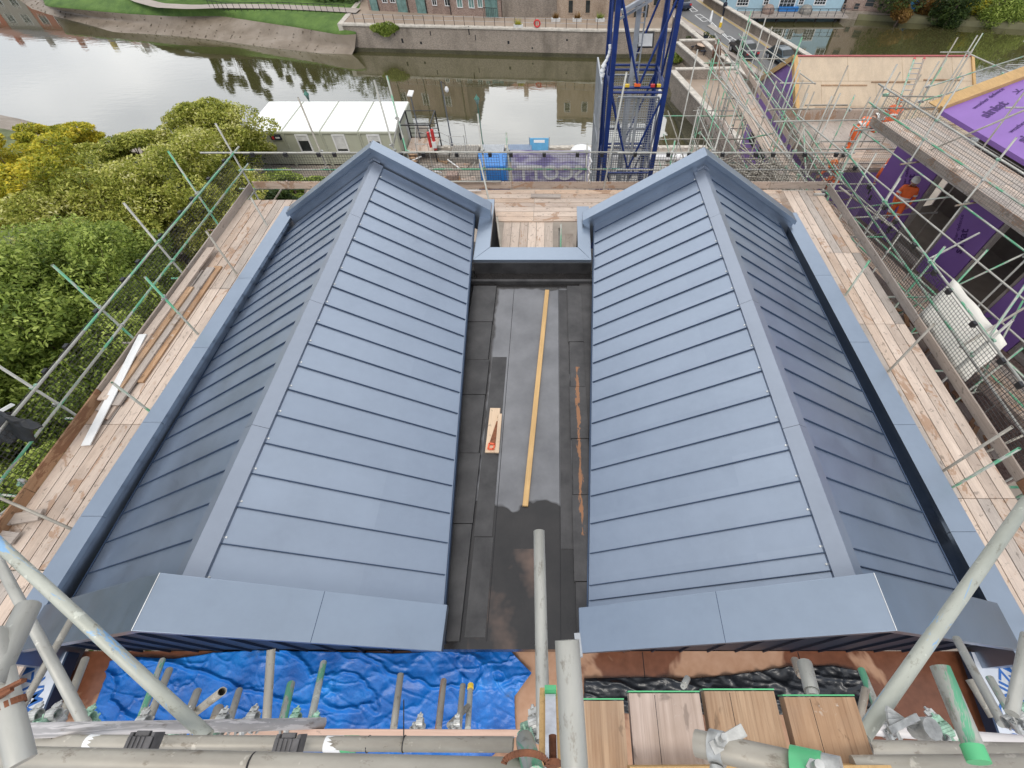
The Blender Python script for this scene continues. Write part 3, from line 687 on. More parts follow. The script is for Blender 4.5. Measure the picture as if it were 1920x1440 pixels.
def board_me(ln, m, wd=.225, th=.038):
    k = (round(ln, 1), m.name, wd, th)
    if k not in _bc:
        b = MB(); l = k[0]; b.box((-wd/2+.005, -l/2+.006, 0), (wd/2-.005, l/2-.006, th)); _bc[k] = b.mesh('board', (m,))
    return _bc[k]
def plank(parent, p, q, m, wd=.225, th=.038, name='deck_board', up=(0,0,1), group=None):
    p = Vector(p); q = Vector(q); d = q-p; ln = d.length; y = d.normalized(); u = Vector(up); x = y.cross(u).normalized(); z = x.cross(y)
    mw = Matrix((x, y, z)).transposed().to_4x4(); mw.translation = (p+q)/2
    o = bpy.data.objects.new(name, board_me(ln, M[m] if isinstance(m, str) else m, wd, th)); COL.objects.link(o); return place(o, parent, mw)
# coupler: hinged band, saddle, T-bolt with nut
def coupler_mesh(m):
    b = MB()
    def ring(c, ax, r_, w_, a0, a1, n=14, t=.006):
        for i in range(n):
            q = [a0+(a1-a0)*(i+k)/n for k in (0, 1)]
            def pt(a, rr): return (c[0]+rr*math.cos(a), c[1]+rr*math.sin(a), 0) if ax == 2 else (c[0]+rr*math.cos(a), c[1], rr*math.sin(a))
            p, q_ = pt(q[0], r_), pt(q[1], r_); b.bar(p, q_, w_, t, (math.cos(q[0]), math.sin(q[0]), 0) if ax == 2 else (math.cos(q[0]), 0, math.sin(q[0])))
    ring((0,0), 2, .029, .05, .35, 5.9); ring((.062,0), 1, .029, .05, .2, 5.9)
    b.box((.026,-.022,-.022), (.038,.022,.022)); b.box((.028,.012,-.018), (.052,.02,.018)); b.box((.026,-.022,-.016), (.05,-.014,.016))
    b.tube((.045,-.045,0), (.045,.06,0), .0065, 8); b.tube((.045,.026,0), (.045,.037,0), .013, 6); b.tube((-.026,.01,0), (-.03,.060,0), .0065, 8); b.tube((-.029,.038,0), (-.0295,.047,0), .012, 6); b.box((-.034,.018,-.02), (-.02,.044,.02))
    return b.mesh('coupler', (m,))
CPM = [coupler_mesh(M['coupler']), coupler_mesh(M['coupler_green'])]
def coupler(parent, p, axis=(0,0,1), rot=None, k=None, sc=1.0):
    mw, _ = zto(p, Vector(p)+Vector(axis)); a = random.random()*6.28 if rot is None else rot
    mw = mw @ Matrix.Rotation(a, 4, 'Z') @ Matrix.Scale(sc, 4)
    o = bpy.data.objects.new('coupler', CPM[k if k is not None else (1 if random.random() < .3 else 0)]); COL.objects.link(o); return place(o, parent, mw)
# brick guard: framed wire mesh, local X along, Z up
_gm = {}
def guard_me(ln, h, m, step=.075, wire=.0062, folded=True):
    k = (round(ln, 1), h, m.name, step)
    if k in _gm: return _gm[k]
    b = MB(); l = k[0]
    def wq(p, q, w): b.bar(p, q, w, w, (0, 1, 0) if abs(p[2]-q[2]) < 1e-6 else (0, 1, 0))
    n = int(l/step)
    for i in range(n+1): x = l*i/n; b.bar((x, 0, 0), (x, 0, h), wire, wire, (0, 1, 0))
    n2 = int(h/step)
    for j in range(n2+1): z = h*j/n2; b.bar((0, .003, z), (l, .003, z), wire, wire, (0, 0, 1))
    for i in (0, l): b.bar((i, 0, 0), (i, 0, h), .009, .009, (0, 1, 0))
    for z in (0, h): b.bar((0, 0, z), (l, 0, z), .009, .009)
    for x in ((.25, l/2, l-.25) if m.name == 'guard_mesh' else ()): b.box((x-.05, -.035, h-.05), (x+.05, .035, h+.05), 1)      # plastic hook clip
    _gm[k] = b.mesh('mesh_guard', (m, M['black'])); return _gm[k]
def guard(parent, p, q, h=1.0, m='guard', name='mesh_guard', step=.075, up=(0,0,1)):
    p = Vector(p); q = Vector(q); d = q-p; x = d.normalized(); z0 = Vector(up); y = z0.cross(x).normalized(); z = x.cross(y)
    mw = Matrix((x, y, z)).transposed().to_4x4(); mw.translation = p
    o = bpy.data.objects.new(name, guard_me(d.length, h, M[m], step)); COL.objects.link(o); return place(o, parent, mw)
def toe(parent, p, q, m='board_grey', h=.225):
    p = Vector(p); q = Vector(q); side = (q-p).normalized().cross(Vector((0,0,1)))
    return plank(parent, p+Vector((0,0,h/2)), q+Vector((0,0,h/2)), m, h, .036, 'toe_board', up=side)
# ---------------------------------------------------------------- left scaffold lift
sc1 = thing('tube_scaffold', 'tube scaffold lift with a long board deck along the left parapet beside the trees', 'scaffold', (-8.4, 6, G))
ylen = [(-.6, 1.9), (1.9, 4.62), (4.62, 8.5), (8.5, 12.35)]
for i in range(7):
    x = -9.02+.232*i
    for j, (a, b) in enumerate(ylen):
        off = (.0, .35, -.25)[i % 3] if j not in (1, 2) else 0
        m = ['board', 'board_pale', 'board', 'board_pale', 'board_grey', 'board', 'board_pale'][(i*2+j) % 7]
        if j == 0 and i == 0: m = 'board_orange'
        plank(sc1, (x, a, DZ-.038+.003*(i % 2)), (x, b, DZ-.038+.003*(i % 2)), m)
for i in range(8):
    yy = 12.45+.05; 
for i in range(7):      # short cross boards closing the far left corner
    pass
for a, b, m in ((.9, 3.2, 'board_orange'), (3.2, 5.3, 'board_orange'), (5.3, 9.0, 'board_grey'), (9.0, 12.9, 'board_grey')): toe(sc1, (-9.16, a, DZ), (-9.16, b, DZ), m)
YS = [.6, 2.62, 4.72, 6.72, 8.9, 10.92, 13.05]
for i, y in enumerate(YS):
    top = (1.5, 1.5, 1.35, 1.38, 1.33, 1.43, 1.12)[i]
    pipe(sc1, (-9.24, y, G if i % 2 else -8), (-9.24, y, top), ['galv', 'galv_dull', 'galv', 'galv_green', 'galv', 'galv_green', 'galv'][i], 'standard')
    coupler(sc1, (-9.24, y, .3)); coupler(sc1, (-9.24, y, -.2))
    # transom poking out under the deck
    rpipe(sc1, (-9.7, y+.08, DZ-.09), (-7.4, y+.08, DZ-.09), 'transom')
for x, z in ((-9.19, .3), (-9.19, -.2)):
    pipe(sc1, (x, -1.0, z), (x, 6.1, z), 'galv_green' if z < 0 else 'galv', 'guard_rail'); pipe(sc1, (x, 6.1, z), (x, 13.45, z), 'galv_green', 'guard_rail')
pipe(sc1, (-9.24, -1, DZ-.14), (-9.24, 13.4, DZ-.14), 'galv', 'ledger')
for y, top, m in ((4.92, .15, 'galv_green'), (6.98, .92, 'galv_green'), (9.05, .45, 'galv_dull'), (11.1, .1, 'galv')): pipe(sc1, (-8.04, y, -3), (-8.04, y, top), m, 'inner_standard')
coupler(sc1, (-8.04, 6.98, .35), k=0)
for a, b in ((2.95, 5.35), (5.45, 7.85), (7.95, 10.35), (10.45, 12.85)): guard(sc1, (-9.28, a, -.72), (-9.28, b, -.72), 1.0)
# diagonal bracing and lower tubes at the near left
for p, q, m in (((-9.3, .8, -.6), (-7.9, 2.5, -1.6), 'galv_green'), ((-10.6, 1.9, -1.2), (-9.2, 3.3, -.75), 'galv'), ((-10.9, 2.9, -1.6), (-9.3, 2.5, -1.0), 'galv_dull'), ((-11.2, 3.3, -.9), (-9.1, 3.2, -.95), 'galv_green'), ((-10.6, 3.0, -2.6), (-8.9, 2.9, -2.0), 'galv')):
    pipe(sc1, p, q, m)
for p in ((-9.2, 3.25, -.5), (-9.25, 3.1, -.9), (-9.3, 2.62, -.8)): coupler(sc1, p, (1, 0, 0), k=1); coupler(sc1, Vector(p)+Vector((.05, .05, .05)), (0, 1, 0), k=0)
guard(sc1, (-10.9, 1.3, -1.55), (-9.45, 1.3, -1.55), 1.3, 'guard_pale', up=(0, 1, .05))
pipe(sc1, W(-20, 925, -.2), W(134, 992, -.55), 'galv_dull', 'tie_tube'); pipe(sc1, W(-20, 1010, -.4), W(-5, 905, -.6), 'galv_dull', 'tie_tube')
for i, (u, lab) in enumerate(((8, 'grey board end lying crosswise at the near left deck edge, left one'), (36, 'grey board end lying crosswise at the near left deck edge, right one'))):
    a_, b_ = W(u-60, 1000+i*4, DZ+.05), W(u+26, 1012-i*22, DZ+.05); o = plank(None, a_+Vector((0,.22*i,0)), b_+Vector((0,.22*i,0)), 'board_grey', .21, .038, 'loose_plank'); tag(o, lab, 'plank')
# ---------------------------------------------------------------- far scaffold
sc2 = thing('tube_scaffold', 'tube scaffold across the far end of the roofs, hung with mesh guards', 'scaffold', (0, 12, G))
for i in range(7):
    y = 11.42+.232*i
    for a, b in ((-7.5, -4.4), (-4.4, -.6), (-.6, 3.2), (3.2, 6.9)):
        plank(sc2, (a, y, DZ-.038), (b, y, DZ-.038), random.choice(['board', 'board_pale', 'board_pale']))
for i in range(6):   # boards in the recess, running away from the camera
    x = -1.32+.232*i
    plank(sc2, (x, 9.3, DZ-.08), (x, 11.35, DZ-.08), ['board_pale', 'board_pale', 'board', 'board_pale', 'board_pale', 'board_grey'][i])
plank(sc2, (.42, 9.3, DZ-.5), (.42, 11.35, DZ-.5), 'board_grey')
pipe(sc2, (.17, 9.5, -4), (.17, 10.6, -.35), 'galv_green', 'inner_standard'); pipe(sc2, (.13, 9.4, DZ-.3), (.13, 11.4, DZ-.3), 'galv', 'transom')
for a, b in ((-9.1, -5.2), (-5.2, -1.3), (-1.3, 2.6), (2.6, 6.5), (6.5, 8.2)): toe(sc2, (a, 13.0, DZ), (b, 13.0, DZ), random.choice(['board_grey', 'board']))
for z, m in ((.3, 'galv'), (-.2, 'galv_green')):
    pipe(sc2, (-10.15+(.9 if z < 0 else 0), 13.05, z), (-3.9, 13.05, z), m, 'guard_rail'); pipe(sc2, (-4.4, 13.1, z-.01), (2.1, 13.1, z-.01), m, 'guard_rail'); pipe(sc2, (1.8, 13.05, z), (8.6, 13.05, z), 'galv', 'guard_rail')
for x, top, m in ((-6.75, 1.7, 'galv_dull'), (-4.62, 2.12, 'galv'), (-4.27, 2.25, 'galv_green'), (-2.08, 1.3, 'galv'), (-1.35, .78, 'galv_green'), (.93, .5, 'galv'), (3.4, .6, 'galv_green'), (4.6, .9, 'galv'), (6.9, 1.0, 'galv_dull')):
    pipe(sc2, (x, 13.15, G), (x, 13.15, top), m, 'standard'); coupler(sc2, (x, 13.15, .3)); coupler(sc2, (x, 13.15, -.2))
pipe(sc2, (1.45, 13.0, -1.2), (1.78, 12.85, 2.4), 'galv', 'standard')
pipe(sc2, (-1.62, 11.6, -2.5), (-2.0, 12.0, .62), 'galv', 'inner_standard'); pipe(sc2, (-1.38, 9.75, -3), (-1.47, 10.3, .1), 'galv_dull', 'inner_standard')
pipe(sc2, (-3.2, 12.9, -.48), (-1.6, 12.9, -.48), 'galv', 'short_rail'); pipe(sc2, (-3.0, 12.7, -.85+.2), (-2.2, 12.7, -.65), 'galv_white', 'short_rail')
pipe(sc2, (-4.55, 13.1, .55), (-4.2, 13.0, 1.25), 'galv', 'short_brace'); coupler(sc2, (-4.27, 13.1, 1.2), k=0); coupler(sc2, (-4.6, 13.1, .5), k=0)
for a, b, mm in ((-8.9, -6.5, 'guard'), (-6.55, -4.15, 'guard'), (-4.0, -1.6, 'guard'), (-1.5, .9, 'guard'), (1.1, 3.5, 'guard'), (3.6, 6.0, 'guard'), (6.0, 8.3, 'guard')):
    guard(sc2, (a, 12.98, -.72), (b, 12.98, -.72), 1.0, mm)
for k in range(9): x = -8.4+k*2.0; rpipe(sc2, (x, 11.2, DZ-.09), (x, 13.6, DZ-.09), 'transom')
tie = MB()
for k in range(5): tie.tube((1.0+.03*math.sin(k*2), 12.9-.02*k, .25-.16*k), (1.02+.04*math.cos(k*3), 12.88, .12-.16*k), .028-.003*k, 6)
tie.build('rag_tie', M['white'], None, at=sc2)
# ---------------------------------------------------------------- right scaffold lift
sc3 = thing('tube_scaffold', 'tube scaffold lift with a pale board deck along the right parapet', 'scaffold', (7.4, 6, G))
ylen = [(-.6, 3.1), (3.1, 7.3), (7.3, 9.9), (9.9, 12.85)]
for i in range(6):
    x = 6.78+.232*i
    for j, (a, b) in enumerate(ylen):
        m = ['board', 'board_pale', 'board_pale', 'board_grey', 'board', 'board_pale'][(i+j*2) % 6]
        plank(sc3, (x, a, DZ-.038+.003*(i % 2)), (x, b, DZ-.038+.003*(i % 2)), m)
for a, b in ((-.4, 3.4), (3.4, 7.3), (7.3, 11.2), (11.2, 12.9)): toe(sc3, (8.22, a, DZ), (8.22, b, DZ), 'board_grey' if a > 3 else 'board_orange')
for i, y in enumerate((.9, 3.25, 5.9, 8.2, 10.6, 12.9)):
    pipe(sc3, (8.42, y, G), (8.42, y, (.9, .95, .8, .75, .9, .95)[i]), ['galv', 'galv_green'][i % 2], 'standard'); coupler(sc3, (8.42, y, .3)); coupler(sc3, (8.42, y, -.2))
    rpipe(sc3, (6.7, y+.1, DZ-.09), (9.1, y+.1, DZ-.09), 'transom')
for z in (.3, -.22): pipe(sc3, (8.36, -1, z), (8.36, 6.3, z), 'galv', 'guard_rail'); pipe(sc3, (8.38, 5.9, z), (8.38, 13.4, z), 'galv_green', 'guard_rail')
for y, top, m in ((1.2, 1.3, 'galv_dull'), (3.3, .72, 'galv_green'), (3.62, .8, 'galv_dull'), (5.9, .68, 'galv_dull'), (8.25, .27, 'galv_green')):
    pipe(sc3, (7.04, y, -3), (7.04, y, top), m, 'inner_standard')
for a, b, mm in ((.2, 2.6, 'guard'), (2.65, 5.05, 'guard'), (5.1, 7.5, 'guard'), (7.6, 10.0, 'guard'), (10.1, 12.5, 'guard')): guard(sc3, (8.30, a, -.72), (8.30, b, -.72), 1.0, mm)
for p, q in (((8.4, 8.3, .3), (10.0, 9.2, .35)), ((8.4, 6.2, -.3), (10.1, 7.0, .5)), ((8.4, 4.2, -1.2), (9.8, 4.6, .1)), ((8.4, 5.95, .3), (9.6, 7.4, 1.6))): rpipe(sc3, p, q, 'tie_tube')
# ---------------------------------------------------------------- near scaffold, a couple of metres below the lens
sc4 = thing('tube_scaffold', 'near scaffold of weathered tubes and couplers crossing over the blue tarpaulin', 'scaffold', (0, .1, -1.3))
def dp(u1, v1, d1, u2, v2, d2, m='galv', name='scaffold_tube', r=TR): return pipe(sc4, D(u1, v1, d1), D(u2, v2, d2), m, name, r)
dp(-40, 1420, 1.12, 1010, 1443, 1.13, 'galv_dull', 'ledger')
dp(-20, 1391, 1.72, 985, 1396, 1.62, 'galv_dull', 'ledger')
dp(45, 1370, 1.66, 610, 1356, 2.3, 'galv_white', 'ledger')
dp(44, 1350, 2.35, 112, 1350, 2.35, 'galv_green', 'ledger')
dp(-15, 1008, 2.15, 385, 1376, 1.80, 'galv_blue', 'brace'); dp(-15, 1030, 2.7, 162, 1362, 2.15, 'galv', 'brace')
dp(22, 1360, 3.1, 136, 1158, 3.7, 'galv_dull', 'brace')
dp(-20, 1290, 1.0, 42, 1160, 1.12, 'galv', 'standard'); dp(40, 1430, .98, -12, 1205, 1.05, 'galv', 'standard')
for a in ((112,1358,2.9,157,1243,3.35,'galv_dull'), (260,1356,3.3,303,1242,4.1,'galv_green'), (276,1358,2.9,314,1264,3.3,'galv_dull'), (350,1348,2.7,368,1302,3.0,'galv_dull'), (366,1336,2.9,416,1297,2.6,'galv_dull'),
          (402,1352,2.2,411,1325,2.4,'galv_rust'), (430,1354,3.1,447,1299,3.5,'galv_dull'), (499,1366,2.6,508,1224,2.75,'galv_dull'), (527,1366,2.6,547,1276,3.0,'galv_green'), (580,1366,3.0,608,1236,3.7,'galv_green'),
          (738,1366,3.1,752,1258,3.5,'galv_dull'), (822,1366,3.2,832,1273,3.6,'galv_rust'), (860,1366,3.5,868,1283,3.9,'galv_dull'), (877,1366,3.7,882,1291,4.1,'galv'), (842,1360,3.6,880,1322,3.9,'galv_dull'),
          (1500,1262,2.5,1490,1238,2.6,'galv_rust'), (1522,1296,1.5,1507,1237,1.6,'galv'), (1657,1358,2.8,1612,1249,3.2,'galv_green'), (1612,1350,2.8,1622,1298,2.9,'galv_rust'),
          (1880,1358,2.4,1798,1206,2.9,'galv'), (1906,1358,2.9,1848,1258,3.2,'galv_green'), (1897,1338,1.9,1926,1190,2.1,'galv'), (1862,1345,2.8,1828,1290,2.9,'galv_dull'), (1282,1285,3.4,1290,1270,3.5,'galv')):
    dp(*a, name='transom_end')
yc = MB(); p = D(882, 1291, 4.08); q = D(882.4, 1285, 4.13); yc.tube(p, q, .028, 12); yc.build('end_cap', M['yellow'], None, at=sc4)
dp(1019, 1385, 1.5, 1011, 1010, 1.92, 'galv', 'guard_post')
dp(1078, 1450, .78, 1065, 1232, .86, 'galv', 'guard_post')
p, q = D(1087, 1232, 2.6), D(1082, 1188, 2.7); b = MB(); b.bar(p, q, .035, .02, (0, 0, 1)); b.build('flat_bar', M['mesh_grey'], None, at=sc4)
dp(1004, 1462, .95, 984, 1388, 1.22, 'galv_green', 'standard')
dp(1835, 1424, 1.12, 1752, 1226, 1.28, 'galv_green', 'standard'); p, q = D(1836, 1430, 1.10), D(1822, 1398, 1.125); b = MB(); b.tube(p, q, .026, 16); b.build('painted_band', M['green_paint'], None, at=sc4)
dp(1618, 1378, 1.45, 1935, 928, 1.95, 'galv_blue', 'brace')
dp(1636, 1368, 2.1, 1940, 1392, 1.95, 'galv_white', 'ledger'); dp(1630, 1402, 1.62, 1940, 1408, 1.6, 'galv_dull', 'ledger'); dp(1600, 1436, 1.25, 1940, 1434, 1.2, 'galv_dull', 'ledger')
dp(1305, 1393, .95, 1560, 1452, .82, 'galv_dull', 'ledger')
# guard clips, tapes, ties, clamps
def boxat(name, u, v, d, sx, sy, sz, m, rot=0, par=sc4):
    b = MB(); b.box((-sx/2, -sy/2, -sz/2), (sx/2, sy/2, sz/2)); o = b.build(name, m, None); mw = Matrix.Translation(D(u, v, d)) @ Matrix.Rotation(rot, 4, 'Z'); bevel(o, min(sx, sy, sz)*.15); return place(o, par, mw)
clipm = simple('worn_clip', (.10,.095,.095), .6, 0, .3, 20)
for u, v in ((267, 1396), (541, 1400)):
    t = D(u, v, 1.58); b = MB()
    b.box((-.055,-.03,.018), (.055,.03,.034)); b.box((-.055,-.045,-.04), (-.04,.045,.03)); b.box((.04,-.045,-.04), (.055,.045,.03)); b.box((-.055,-.055,-.03), (.055,-.043,-.005)); b.box((-.03,.03,.01), (.03,.05,.03))
    for k in range(4): b.box((-.04+.02*k, -.03, .034), (-.034+.02*k, .03, .042))
    o = b.build('guard_clip', clipm, None); place(o, sc4, Matrix.Translation(t) @ Matrix.Scale(.78, 4)); bevel(o, .004)
def band(u1, u2, v, d, m, name, r=.0255):
    b = MB(); b.tube(D(u1, v, d), D(u2, v, d), r, 18); b.build(name, m, None, at=sc4)
band(611, 642, 1395, 1.655, M['white'], 'white_tape'); band(643, 670, 1395, 1.655, M['green_paint'], 'green_tape')
band(165, 186, 1392, 1.70, M['white'], 'paint_mark', .0246)
for u, v, d in ((103,1391,1.71), (300,1392,1.69), (690,1395,1.65), (757,1395,1.64), (5,1425,1.12), (472,1434,1.12)):
    b = MB(); b.tube(D(u, v, d), D(u+1.6, v, d), .0262, 16); b.build('cable_tie', M['black'], None, at=sc4)
p = D(757, 1385, 1.62); q = D(757, 1312, 1.8); b = MB(); b.tube(p, q, .0022, 6); b.build('tie_tail', M['black'], None, at=sc4)
def clamp(u, v, d, ax=(1,0,0), n=2, sc=1.0, k=None):
    P = D(u, v, d)
    for i in range(n): coupler(sc4, P+Vector((.03*i, .02*(i % 2), .03*i)), ax, rot=1.2+2.1*i, k=k, sc=sc)
for u, v, d in ((60,1350,2.3), (95,1348,2.3), (158,1356,2.2), (260,1364,1.85), (338,1362,1.95), (408,1362,2.1), (465,1356,2.2), (545,1358,2.3), (585,1360,2.9), (780,1362,3.0), (850,1362,3.2)): clamp(u, v, max(d, 2.1), (1, .1, 0), 2, .85)
for u, v, d in ((990,1368,1.75), (1660,1368,2.1), (1738,1366,2.0), (1752,1380,1.9), (1893,1352,2.3), (1905,1340,2.4), (1795,1412,2.0)): clamp(u, v, d, (1, .3, .2), 2, .9)
for u, v, d in ((720,1352,1.35), ): pass
# fanned swivel couplers (white) at the right
b = MB()
P = D(1715, 1366, 1.42)
for k in range(4): b.bar(P+Vector((0, .01*k, .012*k)), P+Vector((-.085-.012*k, .05-.018*k, .03+.012*k)), .018, .008)
b.tube(P+Vector((.02,0,-.03)), P+Vector((.03,0,.04)), .03, 10); b.build('swivel_clamp', M['coupler'], None, at=sc4)
cg = D(1345, 1402, .93); ax_ = (D(1560,1452,.82)-D(1305,1393,.95)).normalized(); b = MB(); b.tube(cg-ax_*.014, cg+ax_*.014, .030, 20); b.bar(cg+Vector((-.02,.0,.03)), cg+Vector((.05,.03,.035)), .022, .006); b.tube(cg+Vector((-.004,.008,.02)), cg+Vector((-.004,.02,.075)), .006, 10); b.tube(cg+Vector((-.004,.011,.038)), cg+Vector((-.004,.014,.05)), .012, 6); b.tube(cg+Vector((-.01,-.03,.01)), cg+Vector((-.012,-.036,.012)), .014, 14); b.build('half_clamp', M['coupler'], None, at=sc4)
cg = D(1510, 1440, .84); b = MB(); b.tube(cg-ax_*.022, cg+ax_*.03, .031, 20); b.build('green_band', M['green_paint'], None, at=sc4); b = MB(); b.tube(cg+ax_*.03, cg+ax_*.06, .029, 20); b.tube(cg+Vector((0,.0,.02)), cg+Vector((-.01,.01,.085)), .008, 10); b.tube(cg+Vector((-.002,.0,.04)), cg+Vector((-.004,.003,.052)), .015, 6); b.build('half_clamp', M['coupler'], None, at=sc4)
# rusty clamp on the left standard, rusty ring + threaded bolt by the green standard
b = MB(); P = D(17, 1322, 1.015); pax = (D(40, 1430, .98)-D(-12, 1205, 1.05)).normalized(); b.tube(P-pax*.007, P+pax*.007, .027, 20); b.bar(P+Vector((-.03,.01,.03)), P+Vector((.04,.045,.04)), .007, .012); b.bar(P+Vector((-.02,.0,.032)), P+Vector((.02,.03,.036)), .012, .009); b.build('rusty_clamp', M['rust'], None, at=sc4)
b = MB(); P = D(1012, 1432, .95); 
for i in range(16):
    a = math.pi*i/15; a2 = math.pi*(i+1)/15
    b.bar(P+Vector((-.03+.05*0+.045*-math.cos(a), .018*math.sin(a), .0)), P+Vector((-.03+.045*-math.cos(a2), .018*math.sin(a2), .0)), .012, .02)
b.build('rusty_ring', M['rust'], None, at=sc4)
b = MB(); a0 = D(1037, 1432, .98); a1 = D(1036, 1378, 1.02); ax = (a1-a0)
for i in range(26):
    b.tube(a0+ax*(i/26), a0+ax*((i+.5)/26), .0075, 10, .0092); b.tube(a0+ax*((i+.5)/26), a0+ax*((i+1)/26), .0092, 10, .0075)
b.tube(a0-ax*.1, a0+ax*.12, .018, 6); b.build('threaded_bolt', M['rust'], None, at=sc4)
# planks by the lens
cols = ['board_warm', 'board_pale', 'board_warm', 'board_warm']
zz = CZ-1.655
for i, (u0, u1, v0, lab) in enumerate(((1099, 1172, 1302, 'orange-brown plank beside the thick steel post, its end resin-whitened'), (1175, 1313, 1288, 'pinkish grey plank, second from the steel post'), (1315, 1452, 1284, 'knotty plank with a long split, second from the right end of the four'), (1465, 1602, 1295, 'warm brown plank at the right end of the four'))):
    a, b_ = W(u0, v0, zz), W(u1, v0, zz); wd = .225; x = b_.x-wd/2
    o = plank(None, (x, a.y-.62, zz-.038), (x, a.y, zz-.038), ['board_warm', 'board_grey', 'board_warm', 'board_warm'][i] if i != 1 else wood('board_pinkish', (.34,.26,.215), (.56,.45,.39), None, splash=True), .222, .038, 'scaffold_plank')
    o.name = 'scaffold_plank'; o.data = o.data.copy(); tag(o, lab, 'plank', 'four thick planks under the lens')
    e = MB(); e.box((-.108, .297, .0), (.108, .3005, .0384)); e2 = e.build('painted_end', M['green_paint'], None); e2.parent = o
    for c in (.32,): 
        g = MB(); g.box((-.03, -.29, .0378), (-.0285, .29, .0384)); g2 = g.build('split', M['dark'], None); g2.parent = o
tb = MB(); p, q = W(1180, 1437, zz+.05), W(1700, 1432, zz+.05); tb.bar((p.x, p.y-.02, zz+.03), (q.x+.4, q.y-.02, zz+.03), .04, .06); o = tb.build('timber_edge', M['pine']); tag(o, 'pale timber edge strip lying across the near ends of the four planks', 'timber')
# pinkish timber on edge behind the ledger
p, q = D(415, 1372, 2.35), D(1000, 1374, 2.35); o = plank(None, p, q, wood('board_pink', (.50,.36,.30), (.66,.50,.43), None), .038, .14, 'timber_rail'); o.name = 'timber_rail'; tag(o, 'pinkish timber on edge behind the weathered ledger, in front of the tarpaulin', 'timber')
# post strapped with level strip
po = thing('timber_post', 'short timber post faced with a pale measuring strip and green tape beside the thick tube', 'post', D(1034, 1440, 1.15))
b = MB(); b.bar(D(1034, 1445, 1.12), D(1031, 1304, 1.36), .062, .05, (0, -1, 0)); b.build('timber', M['pine'], None, at=po)
b = MB(); b.bar(D(1034, 1445, 1.08), D(1032, 1303, 1.32), .030, .006, (0, -1, 0)); b.build('strip', simple('strip', (.50,.51,.54), .5, 0, .2, 30), None, at=po)
b = MB(); b.bar(D(1032, 1306, 1.325), D(1032, 1297, 1.34), .034, .05, (0, -1, 0)); b.build('green_tape', M['green_paint'], None, at=po)
# ---------------------------------------------------------------- loose things on the left deck
def stackrow(n, y0, y1, x0, z0, lab, m, gname='loose planks stacked along the left toe board'):
    pass
stk = [(-8.98, 4.9, 8.9, 0, 'board_grey', 'grey plank on the left edge of the stack by the toe board, lowest layer'), (-8.80, 4.7, 8.6, 0, 'board', 'brown plank at the right edge of the stack by the left toe board, lowest layer'),
       (-8.96, 5.2, 9.1, 1, 'board_grey', 'weathered grey plank in the second layer of the stack by the left toe board'), (-8.84, 5.35, 8.4, 2, 'board_warm', 'orange-brown plank near the top of the stack by the left toe board'),
       (-9.0, 5.1, 9.0, 2, 'board_pale', 'wide pale plank topping the stack by the left toe board'),
       (-8.60, 5.6, 9.3, 0, 'board_warm', 'rust-brown narrow plank on the deck right of the stack by the left toe board'), (-8.72, 5.0, 9.2, 1, 'board_grey', 'grey plank along the right side of the stack, second layer'), (-8.98, 6.2, 9.9, 3, 'board_pale', 'pale plank highest on the far end of the left stack')]
for i, (x, a, b_, l, m, lab) in enumerate(stk):
    o = plank(None, (x, a, DZ+.01+.042*l), (x+.02, b_, DZ+.01+.042*l), m, .2 if i != 3 else .16, .038, 'loose_plank'); tag(o, lab, 'plank', 'loose planks stacked along the left toe board')
p, q = W(162, 835, DZ+.05), W(268, 628, DZ+.2); b = MB(); ln = (q-p).length
o = plank(None, p, q, M['white'], .17, .02, 'trim_strip'); o.name = 'trim_strip'; tag(o, 'long white plastic trim strip lying on the left deck against the plank stack', 'trim strip')
# coat over the near left rail
vs = []; fs = []; nx, ny = 34, 20
A = [D(-30, 752, 7.7), D(78, 800, 7.55)]; B2 = [D(-30, 838, 7.9), D(66, 826, 7.8)]
for j in range(ny+1):
    for i in range(nx+1):
        a = A[0].lerp(A[1], i/nx); b_ = B2[0].lerp(B2[1], i/nx); v_ = a.lerp(b_, j/ny); n = noise.noise(v_*3.1)*.12+noise.noise(v_*8)*.05
        v_ = v_+Vector((n*.5, -n, abs(n)+.10*math.sin(math.pi*j/ny))); vs.append(v_)
fs = [(j*(nx+1)+i, (j+1)*(nx+1)+i, (j+1)*(nx+1)+i+1, j*(nx+1)+i+1) for j in range(ny) for i in range(nx)]
me = bpy.data.meshes.new('coat'); me.from_pydata(vs, [], fs); 
for p_ in me.polygons: p_.use_smooth = True
coat = thing('coat', 'black waterproof coat with a reflective stripe hung over the left scaffold rail', 'coat', A[1])
o = link('coat_cloth', me, simple('black_cloth', (.012,.013,.015), .6, 0, .3, 6, .3)); o.modifiers.new('s', 'SOLIDIFY').thickness = .03; place(o, coat, Matrix())
b = MB(); b.bar(D(3, 770, 7.35), D(24, 758, 7.3), .02, .05, (0,0,1)); b.build('reflective_stripe', M['silver'], None); place(bpy.data.objects['reflective_stripe'], coat, Matrix())
# fallen things on decks
o = MB().box((-.16,-.03,0),(.16,.03,.05)).build('grey_bracket', M['coupler']); o.location = (7.9, 12.6, DZ+.01); tag(o, 'small grey steel bracket lying at the far corner of the right deck', 'bracket')
o = plank(None, W(995, 368, DZ+.02), W(1052, 369, DZ+.02), 'board_grey', .18, .038, 'board_offcut'); tag(o, 'short board offcut lying on the far deck in front of the banner', 'offcut')
